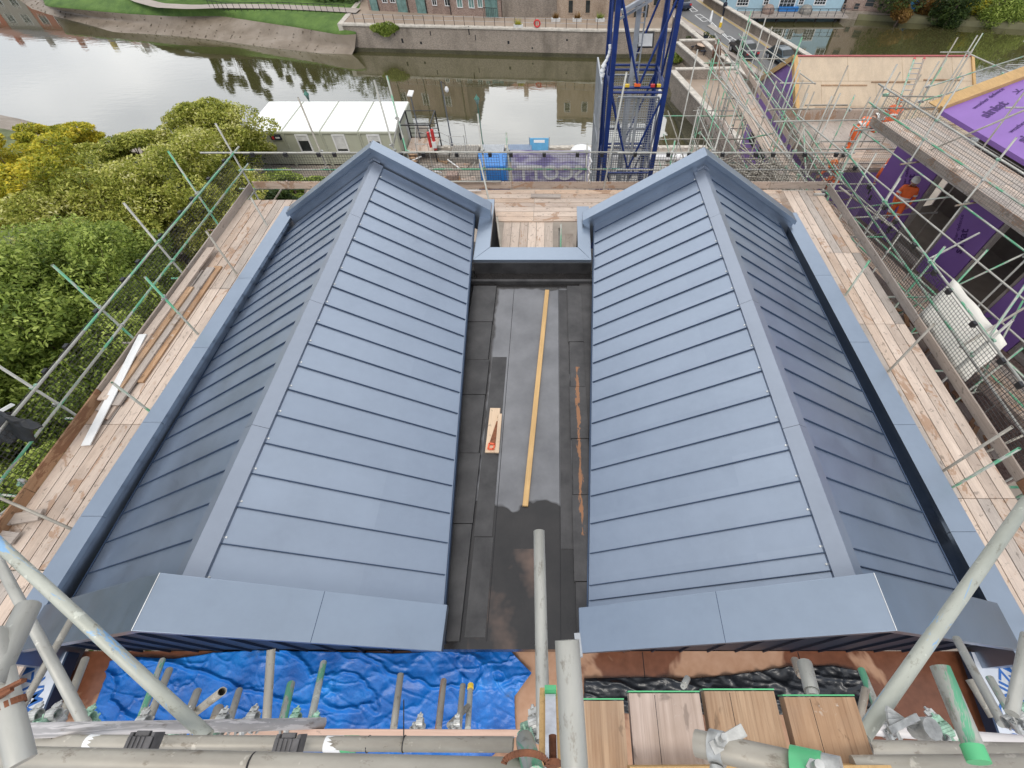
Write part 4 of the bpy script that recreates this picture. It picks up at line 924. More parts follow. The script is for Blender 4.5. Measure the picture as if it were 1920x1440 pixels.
# white sheets hung outside the right guard
b = MB()
P0, P1, P2, P3 = WX(1788, 522, 9.1), WX(1890, 645, 9.1), WX(1806, 716, 8.47), WX(1722, 590, 8.47)
n = 10; vs = []
for j in range(n+1):
    for i in range(n+1):
        a = P0.lerp(P1, i/n); c = P3.lerp(P2, i/n); v_ = a.lerp(c, j/n); v_ = v_+Vector((.025*math.sin(i*1.7+j)+.03*noise.noise(v_*2), 0, 0)); vs.append(v_)
b.add(vs, [(j*(n+1)+i, (j+1)*(n+1)+i, (j+1)*(n+1)+i+1, j*(n+1)+i+1) for j in range(n) for i in range(n)], 0, True)
o = b.build('debris_sheet', simple('cream_sheet', (.74,.71,.64), .7, 0, .05)); o.modifiers.new('s', 'SOLIDIFY').thickness = .006; tag(o, 'cream sheet hung outside the mesh guard of the right scaffold', 'sheet')
# ================================================================ SETTING
def grid_rows(name, rows, m, sub=1, jitter=0):
    """rows: list of polylines (same length) of 3D points"""
    n = len(rows[0]); vs = [tuple(p) for r in rows for p in r]
    fs = [(j*n+i, j*n+i+1, (j+1)*n+i+1, (j+1)*n+i) for j in range(len(rows)-1) for i in range(n-1)]
    me = bpy.data.meshes.new(name); me.from_pydata(vs, [], fs); me.materials.append(m)
    for p in me.polygons: p.use_smooth = True
    o = link(name, me); return o
def resample(pl, n):
    pl = [Vector(p) for p in pl]; d = [0]
    for a, b in zip(pl, pl[1:]): d.append(d[-1]+(b-a).length)
    out = []
    for i in range(n):
        t = d[-1]*i/(n-1); k = 0
        while k < len(pl)-2 and d[k+1] < t: k += 1
        out.append(pl[k].lerp(pl[k+1], (t-d[k])/max(1e-6, d[k+1]-d[k])))
    return out
def pline(pts, z): return [W(u, v, z) for u, v in pts]
b = MB(); b.add([(-900,-300,WAT),(900,-300,WAT),(900,1500,WAT),(-900,1500,WAT)], [(0,1,2,3)]); tag(b.build('water', M['water']), kind='structure')
b = MB(); b.add([(-1500,-600,WAT-2),(1500,-600,WAT-2),(1500,2500,WAT-2),(-1500,2500,WAT-2)], [(0,1,2,3)]); tag(b.build('ground', M['mud']), kind='structure')
# far left bank: shoreline -> mud -> grass -> path
n = 80
sh = resample([W(-160,-60,WAT-.05), W(20,-8,WAT-.05), W(58,18,WAT-.05), W(110,34,WAT-.05), W(160,46,WAT-.05), W(212,62,WAT-.05), W(300,66,WAT-.05), W(400,76,WAT-.05), W(500,90,WAT-.05), W(600,101,WAT-.05), W(660,103,WAT-.05)], n)
md = resample([W(-140,-75,-15.7), W(62,-10,-15.7), W(90,14,-15.7), W(170,32,-15.6), W(240,40,-15.5), W(330,50,-15.4), W(400,56,-15.4), W(500,66,-15.4), W(580,80,-15.5), W(650,88,-15.6), W(665,92,-15.6)], n)
ge = resample([W(-120,-90,-14.6), W(70,-30,-14.6), W(86,12,-14.5), W(170,20,-14.5), W(240,26,-14.5), W(330,31,-14.4), W(415,30,-14.3), W(480,40,-14.2), W(560,52,-14.2), W(640,66,-14.2), W(668,64,-14.2)], n)
gt = resample([W(-100,-120,-13.5), W(80,-50,-13.5), W(100,-16,-13.5), W(190,-12,-13.4), W(250,2,-13.4), W(330,14,-13.4), W(420,18,-13.4), W(480,20,-13.3), W(560,26,-13.2), W(632,34,-13.2), W(668,38,-13.25)], n)
gb = [Vector((p.x*1.25, p.y*1.25+20, -12.8)) for p in gt]; gc = [Vector((p.x*2.2, p.y*2.2+60, -10)) for p in gt]
def interp(a, b, k, amp, sc):
    out = []
    for p, q in zip(a, b):
        v = p.lerp(q, k); v = v+Vector((0, 0, amp*noise.noise(v*sc))); out.append(v)
    return out
tag(grid_rows('mud_bank', [sh]+[interp(sh, md, k, .06, .4) for k in (.2,.4,.6,.8)]+[md]+[interp(md, ge, k, .10, .4) for k in (.25,.5,.75)]+[ge], M['mud']), kind='structure')
geo = [p+Vector((0, 0, .12+.08*noise.noise(p*1.3))) for p in ge]
tag(grid_rows('grass_bank', [ge, geo]+[interp(geo, gt, k, .15, .3) for k in (.25,.5,.75)]+[gt, gb, gc], M['grass']), kind='structure')
# footpath on the bank
pp_ = resample([W(230,-12,-13.3), W(262,2,-13.3), W(300,12,-13.3), W(360,15,-13.3), W(420,13,-13.25), W(520,14,-13.2), W(640,20,-13.15), W(672,22,-13.15)], 30)
b = MB(); vs = []
for p in pp_: vs += [tuple(p+Vector((-.1,-.9,.10))), tuple(p+Vector((.1,1.0,.12)))]
b.add(vs, [(2*i, 2*i+2, 2*i+3, 2*i+1) for i in range(29)]); tag(b.build('path', M['pavement']), kind='structure')
# near left shore
s1 = resample([W(-200,190,WAT-.05), W(0,214,WAT-.05), W(40,222,WAT-.05), W(110,242,WAT-.05), W(180,262,WAT-.05), W(330,275,WAT-.05), Vector((-28,44,WAT-.05)), Vector((-22,48,WAT-.05))], 50)
s2 = resample([W(-200,235,-15.2), W(0,240,-15.3), W(40,248,-15.3), W(110,264,-15.2), W(180,285,-15.2), W(330,310,-15), Vector((-27,40,-14.5)), Vector((-20,44.5,-14.2))], 50)
s3 = [Vector((p.x+6, p.y-12, -13.4)) for p in s2]; s4 = [Vector((p.x+6, -60, -13.2)) for p in s2]
tag(grid_rows('mud_shore', [s2, interp(s1, s2, .7, .12, .6), interp(s1, s2, .35, .12, .6), s1], M['mud']), kind='structure')
tag(grid_rows('rough_ground', [s4, s3, interp(s3, s2, .5, .3, .4), s2], simple('rough_grass', (.12,.14,.06), .9, 0, .4, .8, .6, rnd=False)), kind='structure')
# building site ground with quay edge
site = [(-27,-60), (60,-60), (60,42), (13.5,41.1), (-8.2,41.15), (-11.8,41.2), (-12,45.2), (-27,45.2)]
b = MB(); b.prism(site, WAT-1, G); tag(b.build('site_ground', M['gravel']), kind='structure')
b = MB(); b.box((-11.9,40.75,G), (13.6,41.25,G+.12)); q = b.build('quay_coping', M['coping']); tag(q, kind='structure')
b = MB()
for k in range(40): x = -11.8+k*.63+random.uniform(-.1,.1); b.box((x, 40.7+random.uniform(0,.1), G+.12), (x+random.uniform(.2,.5), 41.1, G+.16+random.uniform(0,.1)))
o = b.build('loose_stones', M['coping']); tag(o, kind='stuff', label='loose pale stones along the near quay edge')
# ---------------------------------------------------------------- far quay
far = thing('quay_wall', 'long stone quay wall across the river with a pale coping and green weedy foot', 'quay wall', (-11, 73, WAT))
qL, qM, qR = Vector((-28.3, 74.3, 0)), Vector((5.6, 71.8, 0)), Vector((16.4, 71.9, 0))
def wallseg(mb, a, b_, z0, z1, t=.5, mi=0):
    a = Vector(a); b_ = Vector(b_); d = (b_-a); d.z = 0; nrm = Vector((-d.y, d.x, 0)).normalized()*t
    mb.hexa([(a.x,a.y,z0),(b_.x,b_.y,z0),(b_.x+nrm.x,b_.y+nrm.y,z0),(a.x+nrm.x,a.y+nrm.y,z0)], [(a.x,a.y,z1),(b_.x,b_.y,z1),(b_.x+nrm.x,b_.y+nrm.y,z1),(a.x+nrm.x,a.y+nrm.y,z1)], mi)
b = MB(); wallseg(b, qL, qM, WAT+.42, G-.12, 1.2); wallseg(b, qM, qR, WAT+.42, G-.12, 1.2); b.build('wall', M['stone'], None)
place(bpy.data.objects[b and 'wall.001' if 'wall.001' in bpy.data.objects else 'wall'], far, Matrix())
b = MB(); wallseg(b, qL+Vector((0,-.15,0)), qM+Vector((0,-.15,0)), WAT-1.5, WAT+.42, 1.2); wallseg(b, qM+Vector((0,-.15,0)), qR+Vector((0,-.15,0)), WAT-1.5, WAT+.42, 1.2); place(b.build('weedy_foot', M['stone_dark'], None), far, Matrix())
b = MB(); wallseg(b, qL+Vector((-.1,-.12,0)), qM+Vector((0,-.12,0)), G-.12, G+.06, .75); wallseg(b, qM+Vector((0,-.12,0)), qR+Vector((0,-.12,0)), G-.12, G+.06, .75)
b.box((-28.9,74.3,WAT-1), (-28.2,92,G+.05)); place(b.build('coping', M['coping'], None), far, Matrix())
b = MB()
for x, z, w_, h in ((-18.2,-15.2,.35,.3), (-16.6,-14.2,.12,.5), (-11.4,-14,.14,.9), (-10.6,-14.6,.1,.6), (-6.3,-14.9,.35,.35), (-3.1,-15.4,.2,.2), (1.5,-14.4,.3,.2), (-21.5,-14.3,.12,.6), (-20.7,-15.1,.25,.5)):
    y = 74.3-(x+28.3)*.0737; b.box((x, y-.02, z), (x+w_, y+.1, z+h))
place(b.build('wall_hole', M['dark'], None), far, Matrix())
b = MB(); b.prism([(-28.2,74.5),(5.6,72.6),(16.6,72.4),(22.3,85),(25.4,93),(25.4,140),(-28.2,140)], WAT-1, G-.004); tag(b.build('far_quay', M['pave']), kind='structure')
# railing posts on the quay
rl = thing('railing', 'row of thin dark railing posts along the far quay edge', 'railing', (-11, 74, G))
b = MB(); pm = MB(); pm.bar((0,0,0), (0,0,1.05), .06, .06); pme = pm.mesh('post', (simple('iron', (.05,.035,.03), .7),))
N_ = 27
for k in range(N_):
    f = k/(N_-1); p = (qL+Vector((1.7,0,0))).lerp(Vector((8.2, 71.75, 0)), f)+Vector((0,.35,G)); o = bpy.data.objects.new('post', pme); COL.objects.link(o); place(o, rl, Matrix.Translation(p))
a = qL+Vector((1.7,.35,G+1.0)); 
for h in (1.0, .55):
    b = MB(); b.tube(qL+Vector((1.7,.35,G+h)), Vector((8.2,72.1,G+h)), .018, 6); place(b.build('wire', M['mesh_grey'], None), rl, Matrix())
# lifebuoy
lb = thing('lifebuoy', 'red life ring on the far quay railing', 'lifebuoy', (0, 0, 0)); p = W(1007, 44, G+.55)
b = MB(); R1, r1 = .36, .10; vs = []
for i in range(20):
    for j in range(8):
        a, c = 2*math.pi*i/20, 2*math.pi*j/8; vs.append((p.x+(R1+r1*math.cos(c))*math.cos(a), p.y+r1*math.sin(c), p.z+(R1+r1*math.cos(c))*math.sin(a)))
b.add(vs, [(i*8+j, ((i+1)%20)*8+j, ((i+1)%20)*8+(j+1)%8, i*8+(j+1)%8) for i in range(20) for j in range(8)], 0, True); b.build('ring', M['red'], lb)
b = MB(); b.tube((p.x, p.y+.12, G), (p.x, p.y+.12, p.z+.3), .04, 8); b.build('post', M['red'], lb)
# ---------------------------------------------------------------- far buildings
class Facade:
    def __init__(s, p0, p1, z0, z1, depth=8, thick=0):
        s.a = Vector((p0[0], p0[1], z0)); s.b = Vector((p1[0], p1[1], z0)); s.z0 = z0; s.z1 = z1; s.d = (s.b-s.a); s.w = s.d.length; s.d.normalize()
        s.n = Vector((s.d.y, -s.d.x, 0)); s.depth = depth
    def hit(s, u, v):
        r = ray(u, v); t = (s.a-CAM).dot(s.n)/r.dot(s.n); p = CAM+r*t; return (p-s.a).dot(s.d), p.z
    def box(s, mb, x0, x1, z0, z1, o0, o1, mi=0):
        pts = []
        for z in (z0, z1):
            for x, o in ((x0, o1), (x1, o1), (x1, o0), (x0, o0)): p = s.a+s.d*x+s.n*o; pts.append((p.x, p.y, z))
        mb.hexa(pts[:4], pts[4:], mi)
    def rect(s, u0, v0, u1, v1):
        x0, _ = s.hit(u0, (v0+v1)/2); x1, _ = s.hit(u1, (v0+v1)/2); _, zt = s.hit((u0+u1)/2, v0); _, zb = s.hit((u0+u1)/2, v1); return x0, x1, zb, zt
    def body(s, par, m, roof=None, rh=2.5):
        mb = MB(); s.box(mb, 0, s.w, s.z0-1, s.z1, -s.depth, 0); w_ = mb.build('wall', m, None); place(w_, par, Matrix())
        if roof:
            a = s.a+s.n*.4; c = s.a-s.n*(s.depth+.4); r0 = s.a-s.n*(s.depth/2); e = s.d*s.w; z = s.z1+.02; mb = MB()
            P = [Vector((q.x, q.y, z)) for q in (a, a+e, c+e, c)]+[Vector((q.x, q.y, z+rh)) for q in (r0, r0+e)]
            mb.add(P, [(0,1,5,4), (2,3,4,5), (1,2,5), (3,0,4), (3,2,1,0)]); rf = mb.build('roof', roof, None); place(rf, par, Matrix())
            mb = MB(); q = r0+s.d*(s.w*.3); mb.box((q.x-.4,q.y-.4,z+rh-.5), (q.x+.4,q.y+.4,z+rh+1.2)); q = mb.build('chimney', m, None); place(q, rf, Matrix())
        return w_
    def window(s, par, x0, x1, z0, z1, fm, gm, name='window', bars=(1, 1), fr=.07):
        mb = MB(); s.box(mb, x0, x1, z0, z1, -.02, .03)
        f = mb.build(name, gm, None); place(f, par, Matrix()); mb = MB()
        for (a, b_, c, d) in ((x0-fr, x0, z0-fr, z1+fr), (x1, x1+fr, z0-fr, z1+fr), (x0, x1, z0-fr, z0), (x0, x1, z1, z1+fr)): s.box(mb, a, b_, c, d, -.01, .09)
        for i in range(1, bars[0]+1): x = x0+(x1-x0)*i/(bars[0]+1); s.box(mb, x-.02, x+.02, z0, z1, .03, .06)
        for i in range(1, bars[1]+1): z = z0+(z1-z0)*i/(bars[1]+1); s.box(mb, x0, x1, z-.02, z+.02, .031, .058)
        g = mb.build('frame', fm, None); place(g, f, Matrix()); return f
slate = simple('slate_roof', (.12,.11,.12), .8, 0, .2, 3, .2)
h1 = thing('stone_building', 'long red-grey stone building with green doors and windows on the far quay', 'building', (-17, 79, G))
fc = Facade((-26.06, 80.29), (-13.6, 78.14), G, G+7.6, 9); fc.body(h1, M['stone_red'], slate)
h1b = thing('stone_building', 'low stone wing with pale green windows right of the long stone building', 'building', (-10, 78, G)); fl2 = Facade((-13.6, 78.14), (-7.21, 77.04), G, G+2.35, 8); fl2.body(h1b, M['stone_red'], slate, 1.2)
for (u0, v0, u1, v1, nm, gm) in ((694,-8,706,13,'door','glass_green'), (745,-6,761,18,'door','glass_green'), (781,-8,796,21,'door','glass_green'), (911,-4,932,28,'door','glass_green'),
        (716,-14,724,4,'window','glass'), (731,-14,739,4,'window','glass'), (810,-14,817,9,'window','glass'), (834,-10,842,10,'window','glass'), (857,-8,866,13,'window','glass_green'), (879,-8,888,14,'window','glass_green'), (896,-8,904,13,'window','glass_green')):
    F_, H_ = (fc, h1) if u0 < 850 else (fl2, h1b); x0, x1, z0, z1 = F_.rect(u0, v0, u1, v1)
    if nm == 'door': z0 = G+.05
    z1 = min(z1, G+2.15) if F_ is fl2 else z1
    if z1-z0 > 2.3: z1 = z0+2.3
    F_.window(H_, x0, x1, z0, z1, M['white'] if nm == 'window' else M['glass_green'], M[gm], nm, (1, 0))
for k in range(3):
    fc.window(h1, 1.5+k*3.7, 2.4+k*3.7, G+4.3, G+5.7, M['white'], M['glass'], 'window', (1, 1))
for u in (708, 764, 798, 843):
    x, _ = fc.hit(u, 5); mb = MB(); fc.box(mb, x-.05, x+.05, G, G+8, .02, .12); place(mb.build('downpipe', M['black'], None), h1, Matrix())
x0, x1, z0, z1 = fl2.rect(908, 12, 934, 32); mb = MB()
for k in range(9): x = x0+(x1-x0)*k/8; fl2.box(mb, x-.015, x+.015, G, G+1.1, .55, .58)
fl2.box(mb, x0, x1, G+1.1, G+1.15, .54, .60); place(mb.build('balustrade', M['black'], None), h1b, Matrix())
h2 = thing('garden_wall', 'low grey stone wall between the two stone buildings on the far quay', 'wall', (-3.5, 77, G))
fw = Facade((-7.1, 77.1), (.3, 77.1), G, G+1.9, .5); fw.body(h2, M['stone'])
h5 = thing('rendered_building', 'plain cream rendered building behind the low wall with a red sign', 'building', (-3.5, 88, G))
fx = Facade((-8.5, 86), (3, 86), G, G+5, 8); fx.body(h5, simple('cream_render', (.58,.47,.36), .8, 0, .05), simple('tile_roof', (.28,.12,.08), .8))
mb = MB(); fx.box(mb, 6.5, 8.0, G+2.2, G+2.7, .02, .07); place(mb.build('sign_panel', M['red'], None), h5, Matrix())
h3 = thing('stone_building', 'pinkish rubble warehouse with small square windows behind the blue tower', 'building', (8, 77, G))
f3 = Facade((.36, 77.04), (15.8, 77.04), G, G+7.4, 10); f3.body(h3, M['stone_warm'], slate)
for r_ in ((1066,9,1074,24), (1098,9,1106,24), (1150,2,1160,22), (1188,20,1200,42), (1205,20,1214,40), (1226,-6,1234,10)):
    x0, x1, z0, z1 = f3.rect(*r_); z0 = max(z0, G+.05); f3.window(h3, x0, x1, z0, z0+1.35, M['stone_warm'], M['glass'], 'window', (0, 0))
for k in range(6): f3.window(h3, 1.2+k*2.7, 2.0+k*2.7, G+4.6, G+5.9, M['white'], M['glass'], 'window', (0, 1))
# planters on the quay
def planter(u, v, lab, leaf='leaf_rust'):
    t = thing('planter', lab, 'planter', W(u, v, G), 0, 'planters on the far quay')
    b = MB(); b.box((-.6,-.25,0), (.6,.25,.35)); b.build('trough', M['blind'], t)
    b = MB(); rr = random.Random(u)
    for k in range(90):
        a = rr.uniform(0, 6.28); e = rr.uniform(.2, 1.4); l = rr.uniform(.4, .95); d = Vector((math.cos(a)*math.cos(e), math.sin(a)*math.cos(e), math.sin(e)))
        p = Vector((rr.uniform(-.35,.35), rr.uniform(-.12,.12), .35)); sd_ = d.cross(Vector((0,0,1))).normalized()*.035; b.add([p-sd_, p+sd_, p+d*l], [(0,1,2)])
    b.build('plant', M[leaf], t)
planter(1042, 40, 'spiky brown plant in a pale trough left of the two small windows'); planter(1082, 40, 'spiky brown plant in a pale trough right under the two small windows'); planter(1125, 40, 'small trough plant just left of the blue tower', 'leaf_mid')
planter(972, 52, 'small yellowish plant in a trough left of the life ring', 'leaf_yellow')
# bench table near railing end
# ---------------------------------------------------------------- foliage builder
def leaf_cloud(name, m, clumps, size, seed=0, flat=.5, parent=None):
    """clumps: list of (centre, radius(x,y,z), count)"""
    rg = np.random.default_rng(seed); P = []; 
    for c, r, k in clumps:
        d = rg.normal(size=(k, 3)); d /= np.linalg.norm(d, axis=1)[:, None]; rad = rg.uniform(.55, 1.08, (k, 1))**.6
        P.append(np.array(c)+d*rad*np.array(r))
    P = np.concatenate(P); n = len(P)
    nr = rg.normal(size=(n, 3)); nr[:, 2] = np.abs(nr[:, 2])+flat; nr /= np.linalg.norm(nr, axis=1)[:, None]
    t = rg.normal(size=(n, 3)); t -= nr*(t*nr).sum(1)[:, None]; t /= np.linalg.norm(t, axis=1)[:, None]; bt = np.cross(nr, t)
    s = size*rg.uniform(.6, 1.35, (n, 1)); a = P-t*s; b_ = P+bt*s*.42+nr*s*.12; c = P+t*s; d = P-bt*s*.42+nr*s*.12
    V = np.stack([a, b_, c, d], 1).reshape(-1, 3).astype(np.float32)
    me = bpy.data.meshes.new(name); me.vertices.add(4*n); me.vertices.foreach_set('co', V.ravel()); me.loops.add(4*n); me.loops.foreach_set('vertex_index', np.arange(4*n, dtype=np.int32))
    me.polygons.add(n); me.polygons.foreach_set('loop_start', np.arange(0, 4*n, 4, dtype=np.int32)); me.polygons.foreach_set('loop_total', np.full(n, 4, dtype=np.int32)); me.update(calc_edges=True); me.validate()
    o = link(name, me, m); 
    if parent is not None: place(o, parent, Matrix())
    return o
def tree(label, base, top_c, rad, m, nl, size, seed, kind='tree', name=None, group='trees and shrubs below the left scaffold', clump=26, flat=.5, trunk_r=.18, fill=True):
    rg = random.Random(seed); t = thing(name or ('tree' if kind == 'tree' else 'shrub'), label, kind, base, 0, group)
    bp = Vector(base); tc_ = Vector(top_c); b = MB(); b.tube(bp, bp.lerp(tc_, .5), trunk_r, 8, trunk_r*.75); b.tube(bp.lerp(tc_, .5), tc_, trunk_r*.75, 8, trunk_r*.3)
    cl = []
    for k in range(clump):
        while True:
            d = Vector((rg.uniform(-1,1), rg.uniform(-1,1), rg.uniform(-.75,1)))
            if d.length < 1: break
        d = d.normalized()*(.35+.62*rg.random()**.6); c = tc_+Vector((d.x*rad[0], d.y*rad[1], d.z*rad[2])); r = rg.uniform(.20, .36)
        cl.append((c, (rad[0]*r, rad[1]*r, rad[2]*r*.75), int(nl/clump*rg.uniform(.7, 1.3))))
        st_ = bp.lerp(tc_, rg.uniform(.35, .9)); b.tube(st_, c, trunk_r*.28, 5, trunk_r*.06)
    place(b.build('trunk', M['bark'], None), t, Matrix())
    leaf_cloud('crown', m, cl, size, seed, flat, t); return t
# left-hand trees: nearer low mass first
def tpos(u, v, z): p = W(u, v, z); return (p.x, p.y, p.z)
def T_(label, u, v, z, rad, m, nl, size, seed, **k): c = tpos(u, v, z); return tree(label, (c[0], c[1], G), c, rad, M[m], nl, size, seed, **k)
T_('mid green broadleaf tree, the nearest and largest, beside the middle of the left scaffold', 70, 610, -5.2, (3.6, 4.2, 2.9), 'leaf_mid', 85000, .085, 11, clump=70)
T_('mid green tree whose crown reaches under the near left scaffold rails', 60, 800, -6.6, (3.2, 3.2, 2.6), 'leaf_mid', 40000, .085, 12, clump=40)
T_('mid green tree crown between the largest tree and the left scaffold planks', 235, 560, -7.2, (3.3, 3.2, 2.6), 'leaf_mid', 45000, .085, 13, clump=44)
T_('yellowing tree at the left edge of the view', 40, 350, -5.8, (3.4, 3.2, 2.4), 'leaf_yellow', 30000, .10, 14, clump=34)
T_('half yellow half green tree right of the yellowing tree at the left edge', 190, 400, -6.6, (3.6, 3.0, 2.3), 'leaf_olive', 42000, .09, 15, clump=50)
T_('olive green tree with pale seed heads beside the far end of the left scaffold', 345, 370, -6.8, (3.6, 3.4, 3.0), 'leaf_olive', 55000, .09, 16, clump=60)
T_('rounded olive bush-topped tree in front of the left end of the site cabins', 415, 262, -9.6, (3.6, 2.8, 2.5), 'leaf_olive', 60000, .11, 17, clump=80)
T_('low olive tree close under the left scaffold rails', 330, 470, -8.2, (3.0, 3.0, 2.4), 'leaf_olive', 26000, .10, 18, clump=26)
T_('olive shrub by the river between the muddy shore and the round-topped tree', 255, 285, -11.2, (4.0, 2.4, 1.6), 'leaf_olive', 20000, .13, 19, kind='shrub', clump=26)
T_('low yellow-green shrub behind the yellowing tree, near the muddy shore', 110, 268, -12.0, (4.6, 2.2, 1.5), 'leaf_yellow', 18000, .13, 20, kind='shrub', clump=26)
T_('dark green shrub right below the far corner of the left scaffold', 470, 400, -11.2, (3.0, 2.6, 1.8), 'leaf_dark', 14000, .12, 21, kind='shrub', clump=20)
T_('bright green shrub seen through the far mesh guard near the cabins', 545, 345, -12.0, (2.6, 1.6, 1.1), 'leaf_mid', 9000, .12, 22, kind='shrub', clump=16)
T_('dark green tree low under the near left deck tubes', 120, 900, -8.6, (2.6, 2.6, 2.0), 'leaf_dark', 12000, .10, 23, clump=18)
# leafy understorey so that gaps read as deeper foliage
rg_ = random.Random(5); cl = []
for k in range(120):
    x = rg_.uniform(-34, -10.5); y = rg_.uniform(0, 37); 
    if x > -24 and y > 33: continue
    cl.append(((x, y, G+rg_.uniform(.3, 1.3)), (1.8, 1.8, .9), 260))
tag(leaf_cloud('undergrowth', M['leaf_dark'], cl, .14, 77), 'dark leafy undergrowth beneath the trees', kind='stuff')
# ivy patch on the far quay wall
iv = thing('ivy', 'patch of green ivy hanging over the far quay wall', 'ivy', W(722, 50, G))
leaf_cloud('foliage', M['leaf_mid'], [(tuple(WY(u, v, 73.6)), (r, .3, r*.5), 700) for u, v, r in ((706,53,.9), (718,56,1.0), (730,55,.9), (740,52,.6), (722,62,.8), (716,50,.9), (728,49,1.0))], .11, 31, .2, iv)
# far left scrub and hedge beyond the path (top edge)
def scrub(label, pts, m, size, cnt, seed, name='hedge', cat='hedge'):
    t = thing(name, label, cat, Vector(pts[0][0])); cl = []
    leaf_cloud('foliage', M[m], [(c, r, cnt) for c, r in pts], size, seed, .3, t)
scrub('dark hedge behind the riverside path at the top of the view', [((-62+3.2*i, 95-1.1*i+random.uniform(-.6,.6), -11.6), (2.4, 2.0, 2.0)) for i in range(11)], 'leaf_dark', .22, 900, 41)
# path railings
pr_ = thing('railing', 'low dark railing beside the riverside path on the left bank', 'railing', W(470, 18, -13.2)); b = MB()
pts = resample([W(395, 16, -13.3), W(430, 22, -13.3), W(520, 20, -13.2), W(650, 26, -13.2)], 24)
for p in pts: b.bar(p, p+Vector((0,0,1.0)), .05, .05)
for p, q in zip(pts, pts[1:]): b.bar(p+Vector((0,0,.95)), q+Vector((0,0,.95)), .05, .05)
place(b.build('bars', M['black'], None), pr_, Matrix())
# right bank vegetation
for i, (u, v, r, m, lab) in enumerate(((1693,26,1.6,'leaf_rust','rusty brown shrub at the right end of the stone riverside building'), (1752,12,2.4,'leaf_rust','golden brown shrub right of the blue boat cover'), (1790,26,2.6,'leaf_dark','dark green shrub overhanging the river right of the boat cover'),
        (1835,14,2.9,'leaf_yellow','yellow-green willow-like shrub on the right river bank'), (1880,24,3.0,'leaf_mid','mid green shrub on the river bank near the right edge'), (1925,22,3.2,'leaf_mid','green shrub cut by the right edge of the view on the river bank'), (1812,-14,4,'leaf_dark','tall dark tree behind the right bank shrubs'), (1720,-22,4,'leaf_dark','tall dark tree behind the blue boat cover'), (1900,-20,5,'leaf_mid','tall green tree behind the shrubs at the right edge'))):
    c = W(u, v, -14.6 if i < 6 else -12); t = thing('shrub' if i < 6 else 'tree', lab, 'shrub' if i < 6 else 'tree', (c.x, c.y, -15.5), 0, 'right bank shrubs and trees')
    b = MB(); b.tube((c.x, c.y+1, -17), c, .2, 6, .08); place(b.build('trunk', M['bark'], None), t, Matrix())
    rg = random.Random(i); leaf_cloud('crown', M[m], [((c.x+rg.uniform(-1,1)*r*.7, c.y+rg.uniform(-.3,1.3)*r*.6, c.z+rg.uniform(-.9,.8)*r*.45), (r*.55, r*.5, r*.4), 420) for _ in range(12)], .17, 60+i, .3, t)
for i, (u, v) in enumerate(((1770,39), (1805,37), (1855,43))):
    p = W(u, v, WAT+.15); t = thing('reed_bed', 'low pale green reeds at the right bank waterline, %s of three clumps' % ('left', 'middle', 'right')[i], 'reeds', p, 0, 'reeds at the right bank')
    leaf_cloud('foliage', M['leaf_yellow'], [((p.x+k*.9-2, p.y+.2*k, WAT+.2), (.8, .6, .25), 160) for k in range(5)], .2, 80+i, .1, t)
b = MB(); b.prism([(47,87.5),(70,83),(140,70),(220,70),(220,300),(40,300),(45,100)], WAT-1, WAT+.7); tag(b.build('far_bank', simple('bank_soil', (.16,.15,.08), .9, 0, .3, .4, rnd=False)), kind='structure')
# woods added left of the site, out of view, to darken the metal's reflections
cl = []; rg_ = random.Random(12)
for k in range(260): cl.append(((rg_.uniform(-95, -44), rg_.uniform(-60, 34), G+rg_.uniform(1, 9)), (3.5, 3.5, 3), 90))
tag(leaf_cloud('added_woodland', M['leaf_dark'], cl, .6, 57, .3), 'dark woodland added out of view beyond the left bank, to darken roof reflections', kind='stuff')
st_ = MB(); rg_ = random.Random(13)
for k in range(420):
    i = rg_.randrange(4, 78); f = rg_.random(); p = sh[i].lerp(md[i], f) if rg_.random() < .6 else md[i].lerp(ge[i], f); s_q = rg_.uniform(.04, .13); 
    st_.hexa([p+Vector(q)*s_q for q in ((-1,-.7,-.3),(.8,-1,-.3),(1,.8,-.3),(-.7,1,-.3))], [p+Vector(q)*s_q for q in ((-.5,-.4,.5),(.5,-.5,.6),(.5,.4,.45),(-.4,.5,.5))])
tag(st_.build('shore_stones', simple('shore_stone', (.14,.115,.085), .9, 0, .5, 1.5)), 'dark stones strewn over the muddy left bank', kind='stuff')
# hill beyond the far bank: only its reflection shows in the river
def hill_h(x):
    # crest height above water by x
    pts = [(-170,10),(-120,8),(-85,6),(-72,12),(-60,9),(-50,16),(-42,22),(-30,31),(-15,37),(5,36),(25,34),(60,30),(75,36),(140,34),(240,30)]
    for (a, ha), (b_, hb) in zip(pts, pts[1:]):
        if a <= x <= b_: return ha+(hb-ha)*(x-a)/(b_-a)
    return 12
rg_ = random.Random(9); rows = []
for j in range(7):
    y = 112+j*22; k = min(1, j/3); rows.append([Vector((x, y+6*noise.noise(Vector((x*.02, j, 0))), WAT+3+max(0, hill_h(x)-8)*k)) for x in range(-180, 260, 10)])
tag(grid_rows('hill', rows, simple('hill_grass', (.10,.13,.04), .9, 0, .3, .1, rnd=False)), kind='structure')
cl = []
for k in range(620):
    j = rg_.random(); x = rg_.uniform(-56, 250) if rg_.random() < .9 else rg_.uniform(-90, -50); y = 110+j*70; h = WAT+3+max(0, hill_h(x)-8)*min(1, j*70/66)
    r = rg_.uniform(3, 5.5); cl.append(((x, y, h+r*.7), (r*.8, r*.8, r*1.1), 110))
tag(leaf_cloud('hillside_woodland', leafmat('leaf_wood', [(.2, (.045,.055,.02)), (.5, (.10,.11,.03)), (.8, (.17,.16,.045))]), cl, .85, 55, .4), 'wooded hillside beyond the river, a dense mass of trees', kind='stuff')
cl = []
